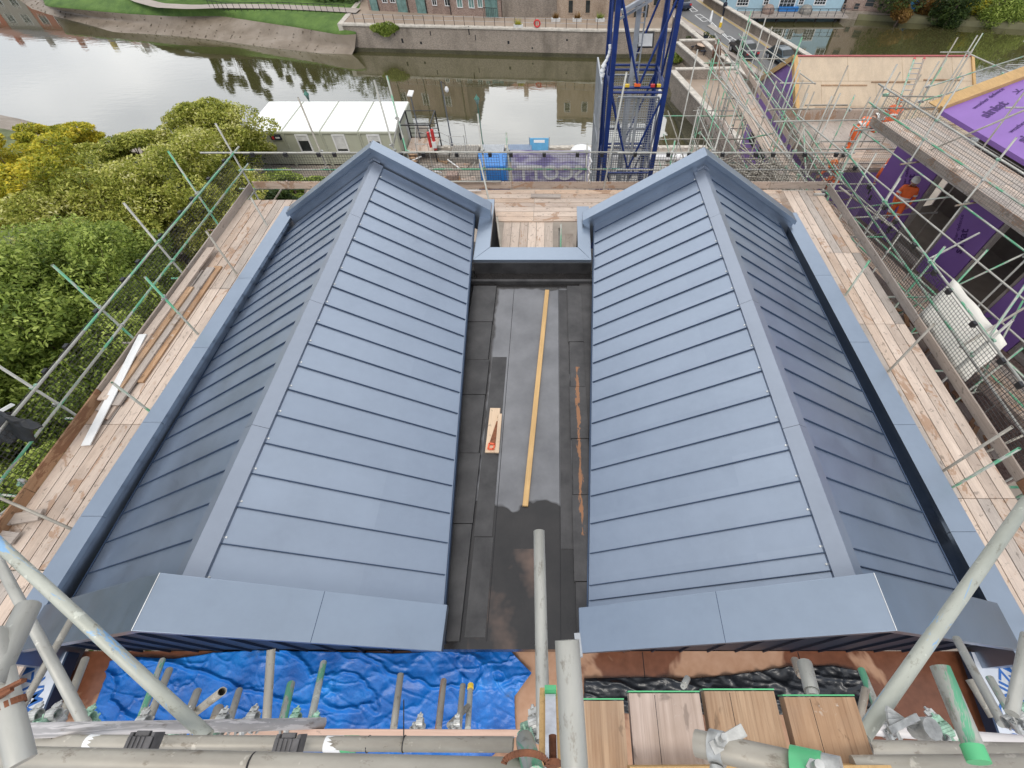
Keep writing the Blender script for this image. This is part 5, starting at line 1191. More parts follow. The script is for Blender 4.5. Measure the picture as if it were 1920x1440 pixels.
for k in range(150): x = rg_.uniform(-57, -27); f_ = (x+57)/30; cl.append(((x, rg_.uniform(95, 106), WAT+3+rg_.uniform(.2, 1)*(5+7*f_)), (1.8, 1.8, 2.0), 110))
tag(leaf_cloud('bank_thicket', M['leaf_wood'] if 'leaf_wood' in M else M['leaf_dark'], cl, .4, 56, .4), 'dense brown-green thicket along the far left bank behind the path', kind='stuff')
# bare-topped tall trees reflected at the left
for i, (x, y, h) in enumerate(((-62, 97, 13), (-58.5, 97.5, 14.5), (-55, 96, 13.5), (-50, 96, 12.5), (-44, 92, 12))):
    c = (x, y, WAT+h*.72); tree('tall tree behind the hedge on the left bank, number %s from the left' % ('one','two','three','four','five')[i], (x, y, -13), c, (1.9, 1.9, h*.34), M['leaf_dark'], 2200, .3, 100+i, group='tall trees behind the hedge', clump=12, trunk_r=.2)
# terrace of houses on the far left, mirrored in the river
cols = [(.40,.12,.09), (.30,.27,.25), (.34,.13,.10), (.55,.42,.12), (.32,.29,.27), (.5,.4,.14)]
for i in range(6):
    x0 = -122+i*7.6; hh = thing('terraced_house', ['red brick', 'grey rendered', 'dark red', 'yellow', 'plain grey', 'pale yellow'][i]+' terraced house on the far left bank beyond the grass', 'house', (x0+3.5, 118-i*1.0, -13), 0, 'terraced houses on the left bank')
    f = Facade((x0, 118-i*1.0), (x0+7.5, 117-i*1.0), -13.2, -13.2+6.2, 8); f.body(hh, simple('render_%d' % i, cols[i], .85, 0, .1), slate if i % 2 else simple('redtile', (.25,.12,.10), .8), 3)
    for k in range(4): f.window(hh, 1+(k % 2)*3.6, 2.6+(k % 2)*3.6, -12.2+(k//2)*2.8, -10.9+(k//2)*2.8, M['white'], M['glass'], 'window', (1, 1))
# ================================================================ BRIDGE ROAD
b = MB()
road = [W(1240,-30,G), W(1352,-30,G)]
def PG(u, v): return W(u, v, G)
mid0, mid1 = PG(1240,-25), PG(1600,215)
b = MB(); P = [PG(1238,-25), PG(1262,32), PG(1330,75), PG(1420,140), PG(1500,200), PG(1640,200), PG(1545,118), PG(1438,60), PG(1352,5), PG(1312,-25)]
b.prism([(p.x, p.y) for p in P][::-1] if False else [(p.x, p.y) for p in P], G-.9, G+.02); o = b.build('bridge_deck', M['pavement'])
# ensure it is ccw irrespective
tag(o, kind='structure')
b = MB(); P = [PG(1246,-25), PG(1278,30), PG(1330,68), PG(1392,110), PG(1470,165), PG(1560,165), PG(1431,85), PG(1366,42), PG(1306,2), PG(1276,-25)]
b.poly([(p.x, p.y, G+.024) for p in P]); tag(b.build('road', M['asphalt']), kind='structure')
def stripe(name, pts, wd, m, z=G+.030):
    b = MB(); P = [PG(*p) for p in pts]
    for p, q in zip(P, P[1:]):
        d = (q-p).normalized(); s = Vector((-d.y, d.x, 0))*wd/2; b.add([(p-s).to_tuple()[:2]+(z,), (p+s).to_tuple()[:2]+(z,), (q+s).to_tuple()[:2]+(z,), (q-s).to_tuple()[:2]+(z,)], [(3,2,1,0)])
    return tag(b.build(name, m), kind='structure')
stripe('yellow_line', [(1307,0),(1340,24),(1390,56),(1440,90),(1520,142)], .12, M['yellowline']); stripe('yellow_line', [(1310,0),(1343,24),(1393,56),(1443,90),(1524,142)], .10, M['yellowline'], G+.031)
stripe('yellow_line', [(1280,33),(1330,66),(1395,110),(1450,150)], .12, M['yellowline'])
# centre ladder marking (boxes)
b = MB()
def seg(p, q, w_=.12):
    d = (q-p).normalized(); s = Vector((-d.y, d.x, 0))*w_/2; z = G+.034
    b.add([(p.x-s.x,p.y-s.y,z),(p.x+s.x,p.y+s.y,z),(q.x+s.x,q.y+s.y,z),(q.x-s.x,q.y-s.y,z)], [(3,2,1,0)])
for (a0, a1, a2, a3) in (((1288,12),(1295,11),(1308,21),(1298,23)), ((1303,29),(1312,27),(1330,39),(1318,41)), ((1360,70),(1368,68),(1383,78),(1372,80))):
    q = [PG(*a) for a in (a0, a1, a2, a3)]
    for i in range(4): seg(q[i], q[(i+1) % 4])
    seg(q[0].lerp(q[3], .5), q[1].lerp(q[2], .5), .10)
for a, c in (((1330,41),(1360,70)), ((1332,40),(1362,68)), ((1276,2),(1288,12)), ((1383,79),(1420,104))): seg(PG(*a), PG(*c), .12)
tag(b.build('road_marking', M['roadpaint']), kind='structure')
b = MB(); q = [PG(1326,50), PG(1334,47), PG(1358,62), PG(1350,66)]; b.prism([(p.x, p.y) for p in q], G+.02, G+.13); o = b.build('traffic_island', M['concrete']); tag(o, kind='structure')
def bollard(u, v, top, label):
    t = thing('bollard', label, 'bollard', PG(u, v)+Vector((0,0,.13)), 0, 'traffic island bollards'); b = MB(); b.lathe((0,0,0), [(.16,0),(.16,.5),(.13,.52),(.13,1.0),(.10,1.15),(.03,1.2)], 14); b.build('shell', M['white'], t)
    if top: b = MB(); b.lathe((0,0,.08), [(.165,0),(.17,.02),(.17,.52),(.165,.54)], 14); b.build('lower_panel', M['yellow'], t)
bollard(1331, 43, False, 'plain white bollard on the traffic island'); bollard(1349, 55, True, 'white bollard with a yellow lower panel on the traffic island')
# parapets
def parapet(label, pts, h, z0=WAT-1, t=.55, name='parapet_wall', m='stone', cat='parapet', zt=None, cop=.12):
    tt = thing(name, label, cat, pts[0]); b = MB(); c = MB()
    zt = G+h if zt is None else zt
    for p, q in zip(pts, pts[1:]):
        wallseg(b, p, q, z0, zt, t); 
    place(b.build('masonry', M[m], None), tt, Matrix())
    for p, q in zip(pts, pts[1:]): wallseg(c, Vector(p)-Vector((.06,.03,0)), Vector(q)-Vector((.06,.03,0)), zt+.003, zt+cop, t+.12)
    place(c.build('coping', M['coping'], None), tt, Matrix()); return tt
wr = [W(1328,-12,G+1), W(1346,0,G+1), W(1440,55,G+1), W(1527,106,G+1), W(1600,150,G+1)]
parapet('long stone parapet on the upstream side of the road, above the mirror-still water', [Vector(p) for p in wr][::-1], .95)
wl = [W(1262,30,G+.95), W(1276,44,G+.95), W(1308,70,G+.95), W(1340,98,G+.95), W(1372,120,G+.95), W(1410,150,G+.95), W(1450,182,G+.95)]
parapet('stone parapet between the road and the terraces', wl, .85, G-3)
# terraces with thick walls standing in the river
def solid(label, pts, z1, m='stone', name='stone_terrace', cat='terrace', z0=WAT-1.5, topm=None):
    tt = thing(name, label, cat, (pts[0][0], pts[0][1], z0)); a = sum(pts[i][0]*pts[(i+1) % len(pts)][1]-pts[(i+1) % len(pts)][0]*pts[i][1] for i in range(len(pts)))
    if a < 0: pts = pts[::-1]
    b = MB(); b.prism(pts, z0, z1); place(b.build('masonry', M[m], None), tt, Matrix())
    if topm: b = MB(); b.poly([(x, y, z1+.006) for x, y in pts]); place(b.build('paved_top', M[topm], None), tt, Matrix())
    return tt, pts
def XY(u, v, z=G): p = W(u, v, z); return (p.x, p.y)
tA = [XY(1266,140,G), XY(1338,212,G), XY(1412,285,G), XY(1470,230,G), XY(1385,135,G)]
t1, _ = solid('near stone terrace with thick walls rising from the river', tA, G, topm='pave')
tB = [XY(1275,84,G), XY(1334,140,G), XY(1392,140,G), XY(1345,84,G)]
t2, _ = solid('far stone terrace with a picnic table beside the road', tB, G, topm='pave')
parapet('low thick wall round the near terrace, pale coping, river side', [Vector((*XY(1268,133,G+.9), 0)), Vector((*XY(1335,205,G+.9), 0)), Vector((*XY(1408,276,G+.9), 0))][::-1], .9, G, .55)
parapet('cross wall at the back of the near terrace', [Vector((*XY(1268,132,G+.9), 0)), Vector((*XY(1384,130,G+.9), 0))], .9, G, .4)
parapet('low wall round the far terrace, river side', [Vector((*XY(1275,79,G+.9), 0)), Vector((*XY(1332,128,G+.9), 0))][::-1], .9, G, .45)
parapet('cross wall at the back of the far terrace', [Vector((*XY(1275,78,G+.9), 0)), Vector((*XY(1342,77,G+.9), 0))], .9, G, .4)
# weed and mud at the foot of the near terrace
ft = [XY(1245,190,WAT), XY(1262,215,WAT), XY(1280,262,WAT), XY(1300,290,WAT), XY(1345,290,WAT), XY(1300,180,WAT)]
b = MB(); b.prism(ft[::-1], WAT-.5, WAT+.35); o = b.build('mud_bank', M['stone_dark']); tag(o, kind='structure')
sb = thing('shrub', 'pale green shrub on the ledge between the blue tower and the far terrace', 'shrub', W(1262,110,-14.5)); c = W(1262, 108, -14)
leaf_cloud('foliage', M['leaf_mid'], [((c.x+k*.3, c.y-.5+k*.5, -13.8-.2*k), (.8,.8,.5), 500) for k in range(4)], .12, 91, .3, sb)
b = MB(); b.prism([XY(1225,100,WAT), XY(1262,180,WAT), XY(1310,150,WAT), XY(1285,80,WAT)][::-1], WAT-1, -14.6); bt = b.build('stone_ledge', M['stone']); tag(bt, 'stone ledge at the foot of the far terrace', 'ledge')
# picnic table
pt = thing('picnic_table', 'round picnic table on the far terrace', 'table', W(1316, 97, G+.01)); b = MB(); b.lathe((0,0,.70), [(.75,0),(.78,.02),(.78,.06),(.1,.07)], 20); b.build('tabletop', M['board_pale'], pt)
for k in range(3):
    a = 2*math.pi*k/3+.5; b = MB(); x, y = 1.15*math.cos(a), 1.15*math.sin(a); b.bar((x-.45*math.sin(a), y+.45*math.cos(a), .44), (x+.45*math.sin(a), y-.45*math.cos(a), .44), .28, .05); b.bar((0,0,.66), (x,y,.42), .08, .05); b.bar((x,y,.42), (x,y,0), .09, .09); b.build('bench_seat', M['navy'], pt)
# flower tubs, statue
for i, (u, v) in enumerate(((1306,84), (1322,76), (1332,82), (1289,84), (1326,88))):
    t = thing('flower_tub', ['dark flower tub nearest the picnic table', 'dark flower tub on the back wall of the far terrace', 'dark flower tub at the corner by the road parapet', 'red flower tub in the left corner of the far terrace', 'dark flower tub between table and road'][i], 'planter', W(u, v, G+.01), 0, 'tubs on the far terrace')
    b = MB(); b.lathe((0,0,0), [(.24,0),(.32,.5),(.30,.52),(.2,.5)], 12); b.build('pot', M['navy'] if i != 3 else M['red'], t); leaf_cloud('plant', M['leaf_dark'], [((0,0,.65), (.35,.35,.25), 160)], .09, i, .3, None).parent = t
stt = thing('sculpture', 'brown figure sculpture standing on the far terrace next to the road wall', 'sculpture', W(1335, 128, G+.01)); b = MB()
b.lathe((0,0,0), [(.5,0),(.42,.35),(.30,.6),(.34,1.2),(.44,1.7),(.40,2.1),(.16,2.3),(.14,2.36),(.19,2.5),(.2,2.62),(.14,2.78),(.03,2.82)], 16)
b.tube((.35,0,1.9), (.55,-.25,1.3), .11, 8, .07); b.tube((-.35,0,1.9), (-.45,-.3,1.4), .11, 8, .07); b.build('figure', simple('brown_bronze', (.16,.09,.06), .6, .2), stt)
# ---------------------------------------------------------------- cars
def car(label, p, ang, col, group='cars on the bridge road'):
    t = thing('parked_car', label, 'car', p, ang, group); L_, Wd = 4.3, 1.78
    prof = [(-2.15,.35),(-2.12,.75),(-2.0,.92),(-1.6,.98),(-1.05,1.40),(-.2,1.48),(.55,1.42),(1.15,1.02),(1.85,.88),(2.1,.72),(2.15,.35)]
    b = MB(); n = len(prof); inn = [(.93 if z < .7 else (.9 if z < 1.05 else .72)) for x, z in prof]
    vs = [(x, -Wd/2*k, z) for (x, z), k in zip(prof, inn)]+[(x, Wd/2*k, z) for (x, z), k in zip(prof, inn)]
    b.add(vs, [tuple(range(n))[::-1]]+[tuple(range(n, 2*n))]+[(i, n+i, n+i+1, i+1)[::-1] for i in range(n-1)]+[(0, n-1, 2*n-1, n)[::-1]], 0)
    o = b.build('body', simple('car_paint_%s' % label[:5], col, .28, .3, .05, 2, 0, True, .5), t); bevel(o, .06, 3)
    b = MB()
    for s in (-1, 1):
        b.add([(-1.35,s*.80,.99),(1.0,s*.80,1.03),(.5,s*.685,1.36),(-.95,s*.685,1.36)], [(0,1,2,3) if s < 0 else (3,2,1,0)])
    b.add([(.62,-.60,1.40),(1.16,-.70,1.035),(1.16,.70,1.035),(.62,.60,1.40)], [(0,1,2,3)]); b.add([(-1.12,-.60,1.39),(-1.62,-.70,1.0),(-1.62,.70,1.0),(-1.12,.60,1.39)], [(3,2,1,0)])
    for i in range(len(b.v)): pass
    b.v = [(x*1.005, y*1.02, z+.018) for x, y, z in b.v]; b.build('windows', M['glass'], t)
    for x in (-1.32, 1.32):
        for s in (-1, 1):
            b = MB(); b.tube((x, s*.70, .32), (x, s*.90, .32), .32, 18); wh = b.build('wheel', M['black'], t); b = MB(); b.tube((x, s*.88, .32), (x, s*.91, .32), .19, 12); b.build('rim', M['mesh_grey'], wh)
    for s in (-1, 1):
        b = MB(); b.box((2.06, s*.62-.17, .62), (2.17, s*.62+.17, .76)); b.build('headlight', M['silver'], t); b = MB(); b.box((-2.16, s*.66-.14, .66), (-2.08, s*.66+.14, .84)); b.build('tail_light', M['red'], t)
    return t
dr = (PG(1431,85)-PG(1307,2)); ra = math.atan2(dr.y, dr.x)
car('dark grey car driving in the left lane behind the scaffold tubes', PG(1391, 103)+Vector((0,0,.03)), ra+math.pi, (.06,.065,.075)); car('dark blue-grey car facing the viewer in the right lane, behind green-marked tubes', PG(1462, 118)+Vector((0,0,.03)), ra, (.05,.075,.09))
car('dark navy car at the top of the road half hidden by the blue tower', PG(1273, 14)+Vector((0,0,.03)), ra+math.pi, (.03,.04,.07))
# ---------------------------------------------------------------- riverside houses right
bl = thing('blue_house', 'pale blue house with white sash windows and a dark deck over the water', 'house', (35, 88.7, -15.5))
f = Facade((26.2, 88.9), (44.6, 88.9), -15.5, -9.2, 9); f.body(bl, simple('pale_blue_render', (.36,.52,.60), .8, 0, .05), slate)
for (u0, v0, u1, v1) in ((1384,-12,1404,10), (1464,-14,1492,12), (1530,-14,1550,8), (1434,-12,1442,8), (1500,-12,1508,8)):
    x0, x1, z0, z1 = f.rect(u0, v0, u1, v1); f.window(bl, x0, x1, z0, z1, M['white'], M['glass'], 'window', (3 if u1-u0 > 12 else 1, 3), .12)
x0, x1, z0, z1 = f.rect(1461, 12, 1492, 22); mb = MB(); f.box(mb, x0-.2, x1+.2, -15.4, z1, .02, .5); place(mb.build('blue_bay', M['blue_box'], None), bl, Matrix())
x0, x1, z0, z1 = f.rect(1345, 0, 1365, 20)
for k in range(6): f.window(bl, 1+k*3.2, 2.4+k*3.2, -12.0, -10.6, M['white'], M['glass'], 'window', (1, 1))
dk = MB(); dk.box((27.5, 86.0, -15.62), (44.8, 88.85, -15.45)); place(dk.build('deck', M['board_grey'], None), bl, Matrix())
dk = MB()
for k in range(14): dk.bar((27.6+k*1.25, 86.1, -15.45), (27.6+k*1.25, 86.1, -14.5), .06, .06)
dk.bar((27.6,86.1,-14.5), (44.7,86.1,-14.5), .07, .07); dk.bar((27.6,86.1,-15.0), (44.7,86.1,-15.0), .03, .03); place(dk.build('deck_railing', M['navy'], None), bl, Matrix())
dk = MB()
for k in range(6): dk.box((28+k*3, 86.3, WAT-1), (28.25+k*3, 86.6, -15.62))
place(dk.build('pile', M['dark'], None), bl, Matrix())
for i, (u, v, m, lab) in enumerate(((1436, 21, 'stone_red', 'brown covered garden furniture on the deck of the pale blue house'), (1506, 22, 'guard_pale', 'grey covered garden furniture on the deck of the pale blue house'))):
    p = W(u, v, -15.44); b = MB(); b.lathe((p.x, p.y-.8, -15.44), [(.9,0),(.95,.5),(.6,.95),(.2,1.05)], 14); o = b.build('furniture_cover', M[m]); tag(o, lab, 'cover')
sb_ = thing('stone_building', 'brown stone riverside building with dark windows right of the pale blue house', 'building', (53, 88, -16))
f = Facade((44.9, 88.7), (53.9, 87.2), WAT+.2, -8.0, 9); f.body(sb_, M['stone_red'], slate)
for (u0, v0, u1, v1) in ((1581,8,1585,17), (1602,6,1611,17), (1624,-4,1640,12), (1647,6,1655,17), (1678,6,1686,16)):
    x0, x1, z0, z1 = f.rect(u0, v0, u1, v1); f.window(sb_, x0, x1, z0, z1, M['stone_red'], M['glass'], 'window', (0, 1), .1)
for k in range(3): f.window(sb_, 1+k*2.6, 2+k*2.6, -12.0, -10.6, M['stone_red'], M['glass'], 'window', (0, 1), .1)
mb = MB(); f.box(mb, -.2, f.w+.2, WAT-1, WAT+.9, .0, .7); place(mb.build('plinth', M['stone'], None), sb_, Matrix())
bt = thing('boat_cover', 'bright blue boat cover on the right bank', 'boat cover', W(1716, 14, -15.3)); b = MB(); p = W(1716, 14, -15.2)
b.hexa([(p.x-1.8,p.y-1,-15.6),(p.x+2.2,p.y-1.4,-15.6),(p.x+2.8,p.y+2,-15.6),(p.x-1.2,p.y+2,-15.6)], [(p.x-1.4,p.y-.5,-14.4),(p.x+1.9,p.y-.9,-14.3),(p.x+2.4,p.y+1.5,-13.4),(p.x-.9,p.y+1.5,-13.5)]); o = b.build('cover', simple('cover_blue', (.02,.30,.72), .5), None); place(o, bt, Matrix()); bevel(o, .15, 3)
b = MB(); b.box((p.x-1.6,p.y-.7,-16), (p.x+2.3,p.y+1.8,-15.6)); place(b.build('hull', M['navy'], None), bt, Matrix())
# ---------------------------------------------------------------- site cabins
wins = {1: ((535,252,563,290), True), 2: ((609,252,643,292), False), 3: ((673,252,697,292), True)}
for k in range(4):
    x0 = -25.0+3.07*k; lab = ['first module from the left of the white-roofed site cabin row, partly behind the bush', 'second module from the left of the white-roofed site cabin row, window half open', 'third module from the left of the white-roofed site cabin row, blind almost shut', 'right end module of the white-roofed site cabin row, beside the black stair frame'][k]
    t = thing('site_cabin', lab, 'site cabin', (x0+1.52, 40.7, G), 0, 'site cabin modules'); x1 = x0+3.04; zr = -10.4
    b = MB(); b.box((x0+.03, 37.95, G+.15), (x1-.03, 43.45, zr-.16)); place(b.build('wall', M['cabin'], None), t, Matrix())
    b = MB(); b.box((x0, 37.88, zr-.16), (x1, 43.5, zr-.03)); place(b.build('roof_frame', M['cabin'], None), t, Matrix())
    b = MB(); b.box((x0+.06, 37.95, zr-.03), (x1-.06, 43.42, zr+.03)); 
    for j in range(3): b.bar((x0+.6+j*.85, 38, zr+.04), (x0+.6+j*.85, 43.3, zr+.04), .03, .02)
    place(b.build('roof', M['cabin_roof'], None), t, Matrix())
    for xx in (x0+.05, x1-.05): b = MB(); b.box((xx-.05, 37.86, G), (xx+.05, 37.96, zr-.16)); place(b.build('corner_post', M['cabin'], None), t, Matrix())
    if k == 0:
        b = MB(); b.box((x0+2.0, 37.84, zr-.62), (x0+2.85, 37.9, zr-.25)); s_o = b.build('sign_plate', M['navy'], None); place(s_o, t, Matrix()); b = MB(); b.box((x0+2.12, 37.83, zr-.56), (x0+2.3, 37.842, zr-.32)); place(b.build('logo', M['red'], None), s_o, Matrix())
        b = MB(); b.box((x0+2.4, 37.83, zr-.50), (x0+2.75, 37.842, zr-.38)); place(b.build('logo_bar', M['white'], None), s_o, Matrix())
    fw = Facade((x0, 37.94), (x1, 37.94), G, zr)
    cx = {0: 1.0, 1: 1.45, 2: 1.35, 3: 1.1}[k]
    z0_, z1_ = zr-1.55, zr-.30
    wn = fw.window(t, cx-.42, cx+.42, z0_, z1_, M['white'], M['glass'], 'window', (0, 0), .10)
    bh = (.45, .4, 1.05, .45)[k]; b = MB(); fw.box(b, cx-.42, cx+.42, z1_-bh, z1_, .032, .06); place(b.build('blind', M['blind'], None), wn, Matrix())
    if k == 3:
        b = MB(); b.box((x1-.03, 38.6, zr-1.0), (x1+.005, 39.6, zr-.5)); s_o = b.build('sign_plate', M['navy'], None); place(s_o, t, Matrix())
        b = MB(); b.box((x1-.03, 40.9, G+.2), (x1+.01, 41.8, zr-.6)); place(b.build('door', M['blind'], None), t, Matrix())
# stair frame
sf = thing('stair_frame', 'black steel stair and landing frame at the right end of the site cabins', 'stairs', (-11, 40, G)); b = MB()
zt_, xA, xB, yA, yB = -10.2, -12.6, -10.1, 38.6, 41.2
for x in (xA, xB):
    for y in (yA, yB): b.bar((x,y,G), (x,y,zt_), .1, .1)
for z in (zt_, -11.2, -11.6, -12.0, -12.35):
    b.bar((xA,yB,z), (xB,yB,z), .05, .05)
    if z > -11: b.bar((xA,yA,z), (xB,yA,z), .08, .08); b.bar((xA,yA,z), (xA,yB,z), .08, .08); b.bar((xB,yA,z), (xB,yB,z), .08, .08)
place(b.build('frame', M['black'], None), sf, Matrix())
b = MB(); b.box((xA,yA,-12.45), (xB,yB,-12.38)); place(b.build('landing', M['board'], None), sf, Matrix()); b = MB()
for k in range(5): b.box((xA+.1, yA-.3*(k+1), -12.5-.14*k), (xA+1.0, yA-.3*k, -12.46-.14*k))
place(b.build('stair_tread', M['board_warm'], None), sf, Matrix())
le = thing('lifebuoy_board', 'red safety equipment hanging on the black stair frame', 'safety gear', (xB, 38.5, -11)); b = MB(); b.tube((xB+.1,38.5,-10.5), (xB+.1,38.5,-12.1), .14, 8); b.tube((xB-.25,38.5,-10.7), (xB-.25,38.5,-11.9), .12, 8); place(b.build('red_strap', M['red'], None), le, Matrix()); b = MB(); b.box((xB-.05,38.3,-11.9), (xB+.25,38.45,-11.4)); place(b.build('white_panel', M['white'], None), le, Matrix())
# lamps
def lamp(label, ub, vt, ut, y, z0, kind):
    top = WY(ut, vt, y); p = Vector((top.x, y, z0)); h = top.z-z0-(.8 if kind == 'old' else .1); t = thing('street_lamp' if kind != 'flood' else 'floodlight', label, 'lamp', p); b = MB()
    b.lathe(p, [(.10,0),(.10,.5),(.06,.55),(.045,h)], 10); place(b.build('post', simple('lamp_post_'+kind, (.05,.14,.11) if kind == 'old' else (.10,.11,.13), .5), None), t, Matrix())
    c = p+Vector((0,0,h))
    if kind == 'old':
        b = MB(); b.lathe(c, [(.05,0),(.10,.05),(.20,.42)], 6); place(b.build('lantern', M['glass_green'], None), t, Matrix()); b = MB(); b.lathe(c, [(.24,.42),(.22,.46),(.10,.62),(.05,.66),(.04,.75),(.01,.8)], 6); place(b.build('lantern_cap', simple('verdigris', (.04,.16,.12), .5), None), t, Matrix())
        b = MB(); b.bar(c+Vector((-.3,0,-.5)), c+Vector((.3,0,-.5)), .03, .03); place(b.build('ladder_bar', M['black'], None), t, Matrix())
    if kind == 'arm':
        b = MB(); b.tube(c, c+Vector((.2,0,-.1)), .03, 8); b.tube(c+Vector((.2,0,-.1)), c+Vector((.38,-.1,-.35)), .03, 8); place(b.build('arm', M['black'], None), t, Matrix()); b = MB(); b.lathe(c+Vector((.38,-.1,-.75)), [(.05,0),(.15,.1),(.17,.25),(.08,.42)], 12); place(b.build('globe', M['white'], None), t, Matrix())
    if kind == 'flood':
        b = MB(); b.hexa([c+Vector(q) for q in ((-.25,-.1,0),(.18,-.2,.0),(.32,.18,.25),(-.1,.25,.25))], [c+Vector(q) for q in ((-.25,-.1,.08),(.18,-.2,.08),(.32,.18,.33),(-.1,.25,.33))]); place(b.build('lamp_head', M['white'], None), t, Matrix())
lamp('old green lantern lamp post standing behind the site cabins', 0, 168, 571, 44.4, G, 'old')
lamp('old green lantern lamp post on the quay edge in front of the still water', 0, 176, 893, 41.0, G, 'old')
lamp('grey lamp post with a white globe on a curved arm right of the cabins', 0, 150, 826, 40.9, G, 'arm')
lamp('white square floodlight on a thin pole at the right end of the cabins', 0, 177, 769, 41.0, G, 'flood')
# ---------------------------------------------------------------- crane / hoist tower
tw = thing('crane_tower', 'dark blue steel lattice tower with a grey mesh cage round its lower part', 'tower', (3.05, 19.7, G))
X0, X1, Y0, Y1 = 2.06, 4.06, 18.6, 20.75
for (x, y) in ((X0,Y0),(X1,Y0),(X0,Y1),(X1,Y1)):
    b = MB(); b.bar((x,y,G), (x,y,9.5), .17, .17); o = b.build('leg', M['crane'], None); place(o, tw, Matrix()); bevel(o, .01)
zr_ = [-9.4, -6.35, -3.3, -.25, 2.8, 5.85, 8.9]
for z in zr_:
    for p, q in (((X0,Y0),(X1,Y0)), ((X0,Y1),(X1,Y1)), ((X0,Y0),(X0,Y1)), ((X1,Y0),(X1,Y1))):
        for dz in ((0, .16) if z < 3 else (0,)): b = MB(); b.tube((*p, z+dz), (*q, z+dz), .045, 10); place(b.build('ring_tube', M['crane'], None), tw, Matrix())
for i in range(len(zr_)-1):
    za, zb = zr_[i]+.16, zr_[i+1]
    for p, q in (((X0,Y0),(X1,Y0)), ((X0,Y1),(X1,Y1)), ((X0,Y0),(X0,Y1)), ((X1,Y0),(X1,Y1))):
        m_ = ((p[0]+q[0])/2, (p[1]+q[1])/2)
        for e in (p, q): b = MB(); b.tube((*m_, za), (*e, zb), .042, 10); place(b.build('brace', M['crane'], None), tw, Matrix())
def cage(p, q, z0, z1, nm='cage_panel'):
    p = Vector(p); q = Vector(q); b = MB(); n = max(2, int((q-p).length/.09)); nz = int((z1-z0)/.09); up = Vector((0,0,1))
    for i in range(n+1): a = p.lerp(q, i/n); b.bar((a.x,a.y,z0), (a.x,a.y,z1), .016, .016)
    for j in range(nz+1): z = z0+(z1-z0)*j/nz; b.bar((p.x,p.y,z), (q.x,q.y,z), .012, .016)
    for a in (p, q, p.lerp(q, .5)): b.bar((a.x,a.y,z0), (a.x,a.y,z1), .06, .06)
    for z in (z0, z1): b.bar((p.x,p.y,z), (q.x,q.y,z), .06, .06)
    place(b.build(nm, M['mesh_grey'], None), tw, Matrix())
for z0, z1 in ((-2.6,-.55), (-4.7,-2.65), (-6.8,-4.75), (-8.9,-6.85)):
    cage((X0-.35,Y0-.1), (X0-.35,Y1+.3), z0+.6, z1+.6); cage((X0+.35,Y0+.35), (X1-.1,Y0+.35), z0, z1); cage((X0-.3,Y1+.32), (X1+.2,Y1+.32), z0, z1)
b = MB(); b.bar((2.95,19.9,G), (2.95,19.9,9.5), .16, .16); b.bar((3.2,19.95,G), (3.2,19.95,9.5), .05, .05)
for k in range(70): b.bar((2.95,19.82,-12+k*.3), (3.2,19.87,-12+k*.3), .025, .025)
place(b.build('ladder', M['mesh_grey'], None), tw, Matrix())
b = MB(); b.bar((2.3,19.5,1.9), (3.7,20.1,2.4), .12, .12); b.bar((2.3,19.9,1.6), (3.3,19.6,2.2), .08, .08); place(b.build('tie_beam', M['mesh_grey'], None), tw, Matrix())
fl_ = thing('floodlight', 'black square floodlight clamped inside the blue tower', 'floodlight', (3.3, 20.6, .6)); b = MB(); b.hexa([(3.1,20.5,.55),(3.75,20.5,.55),(3.75,20.7,.5),(3.1,20.7,.5)], [(3.1,20.75,1.0),(3.75,20.75,1.0),(3.75,20.95,.95),(3.1,20.95,.95)]); place(b.build('housing', M['black'], None), fl_, Matrix())
b = MB(); b.hexa([(3.17,20.46,.62),(3.68,20.46,.62),(3.68,20.5,.6),(3.17,20.5,.6)], [(3.17,20.68,.95),(3.68,20.68,.95),(3.68,20.72,.93),(3.17,20.72,.93)]); place(b.build('lens', M['blind'], None), fl_, Matrix())
rg = MB()
for k in range(7): a = k*.9; rg.tube((1.9-.02*k+.05*math.sin(a), 18.7, 1.2-.14*k), (1.88-.03*k+.05*math.sin(a+.9), 18.68, 1.08-.14*k), .05+.03*(k > 3), 8)
o = rg.build('tied_rag', M['white']); tag(o, 'white rag knotted to the left leg of the blue tower', 'rag')
for i, (x, z, m) in enumerate(((2.6,-.02,'yellow'), (3.6,-.02,'red'), (3.75,-.02,'yellow'), (3.0,.0,'orange'))):
    b = MB(); b.box((x-.1,18.52,z-.03), (x+.12,18.62,z+.05)); place(b.build('strap_end', M[m], None), tw, Matrix())
# ---------------------------------------------------------------- yard beyond the far scaffold
def cont(name, label, cat, c4, h, m, z=G, extra=None):
    t = thing(name, label, cat, W(*c4[0], z)); ps = [W(u, v, z) for u, v in c4]; b = MB(); b.hexa([(p.x,p.y,z) for p in ps], [(p.x,p.y,z+h) for p in ps]); o = b.build('body', m, None); place(o, t, Matrix()); bevel(o, .04)
    b = MB(); p, q = ps[0], ps[1]
    for k in range(12): f_ = (k+.5)/12; x, y = p.x+(q.x-p.x)*f_, p.y+(q.y-p.y)*f_; b.box((x-.06,y-.05,z+.1), (x+.06,y+.005,z+h-.08))
    place(b.build('ribs', m, None), t, Matrix()); return t, ps
t, ps = cont('storage_container', 'dark blue ribbed storage container beyond the far guard rails', 'container', [(905,355),(952,355),(954,330),(902,330)], 1.9, M['blue_box'])
b = MB(); b.box((ps[0].x-.1,ps[0].y-1.0,G), (ps[1].x+.3,ps[0].y-.1,G+.8)); o = b.build('steel_skip', M['blue_dark']); tag(o, 'navy steel skip in front of the blue storage container', 'skip')
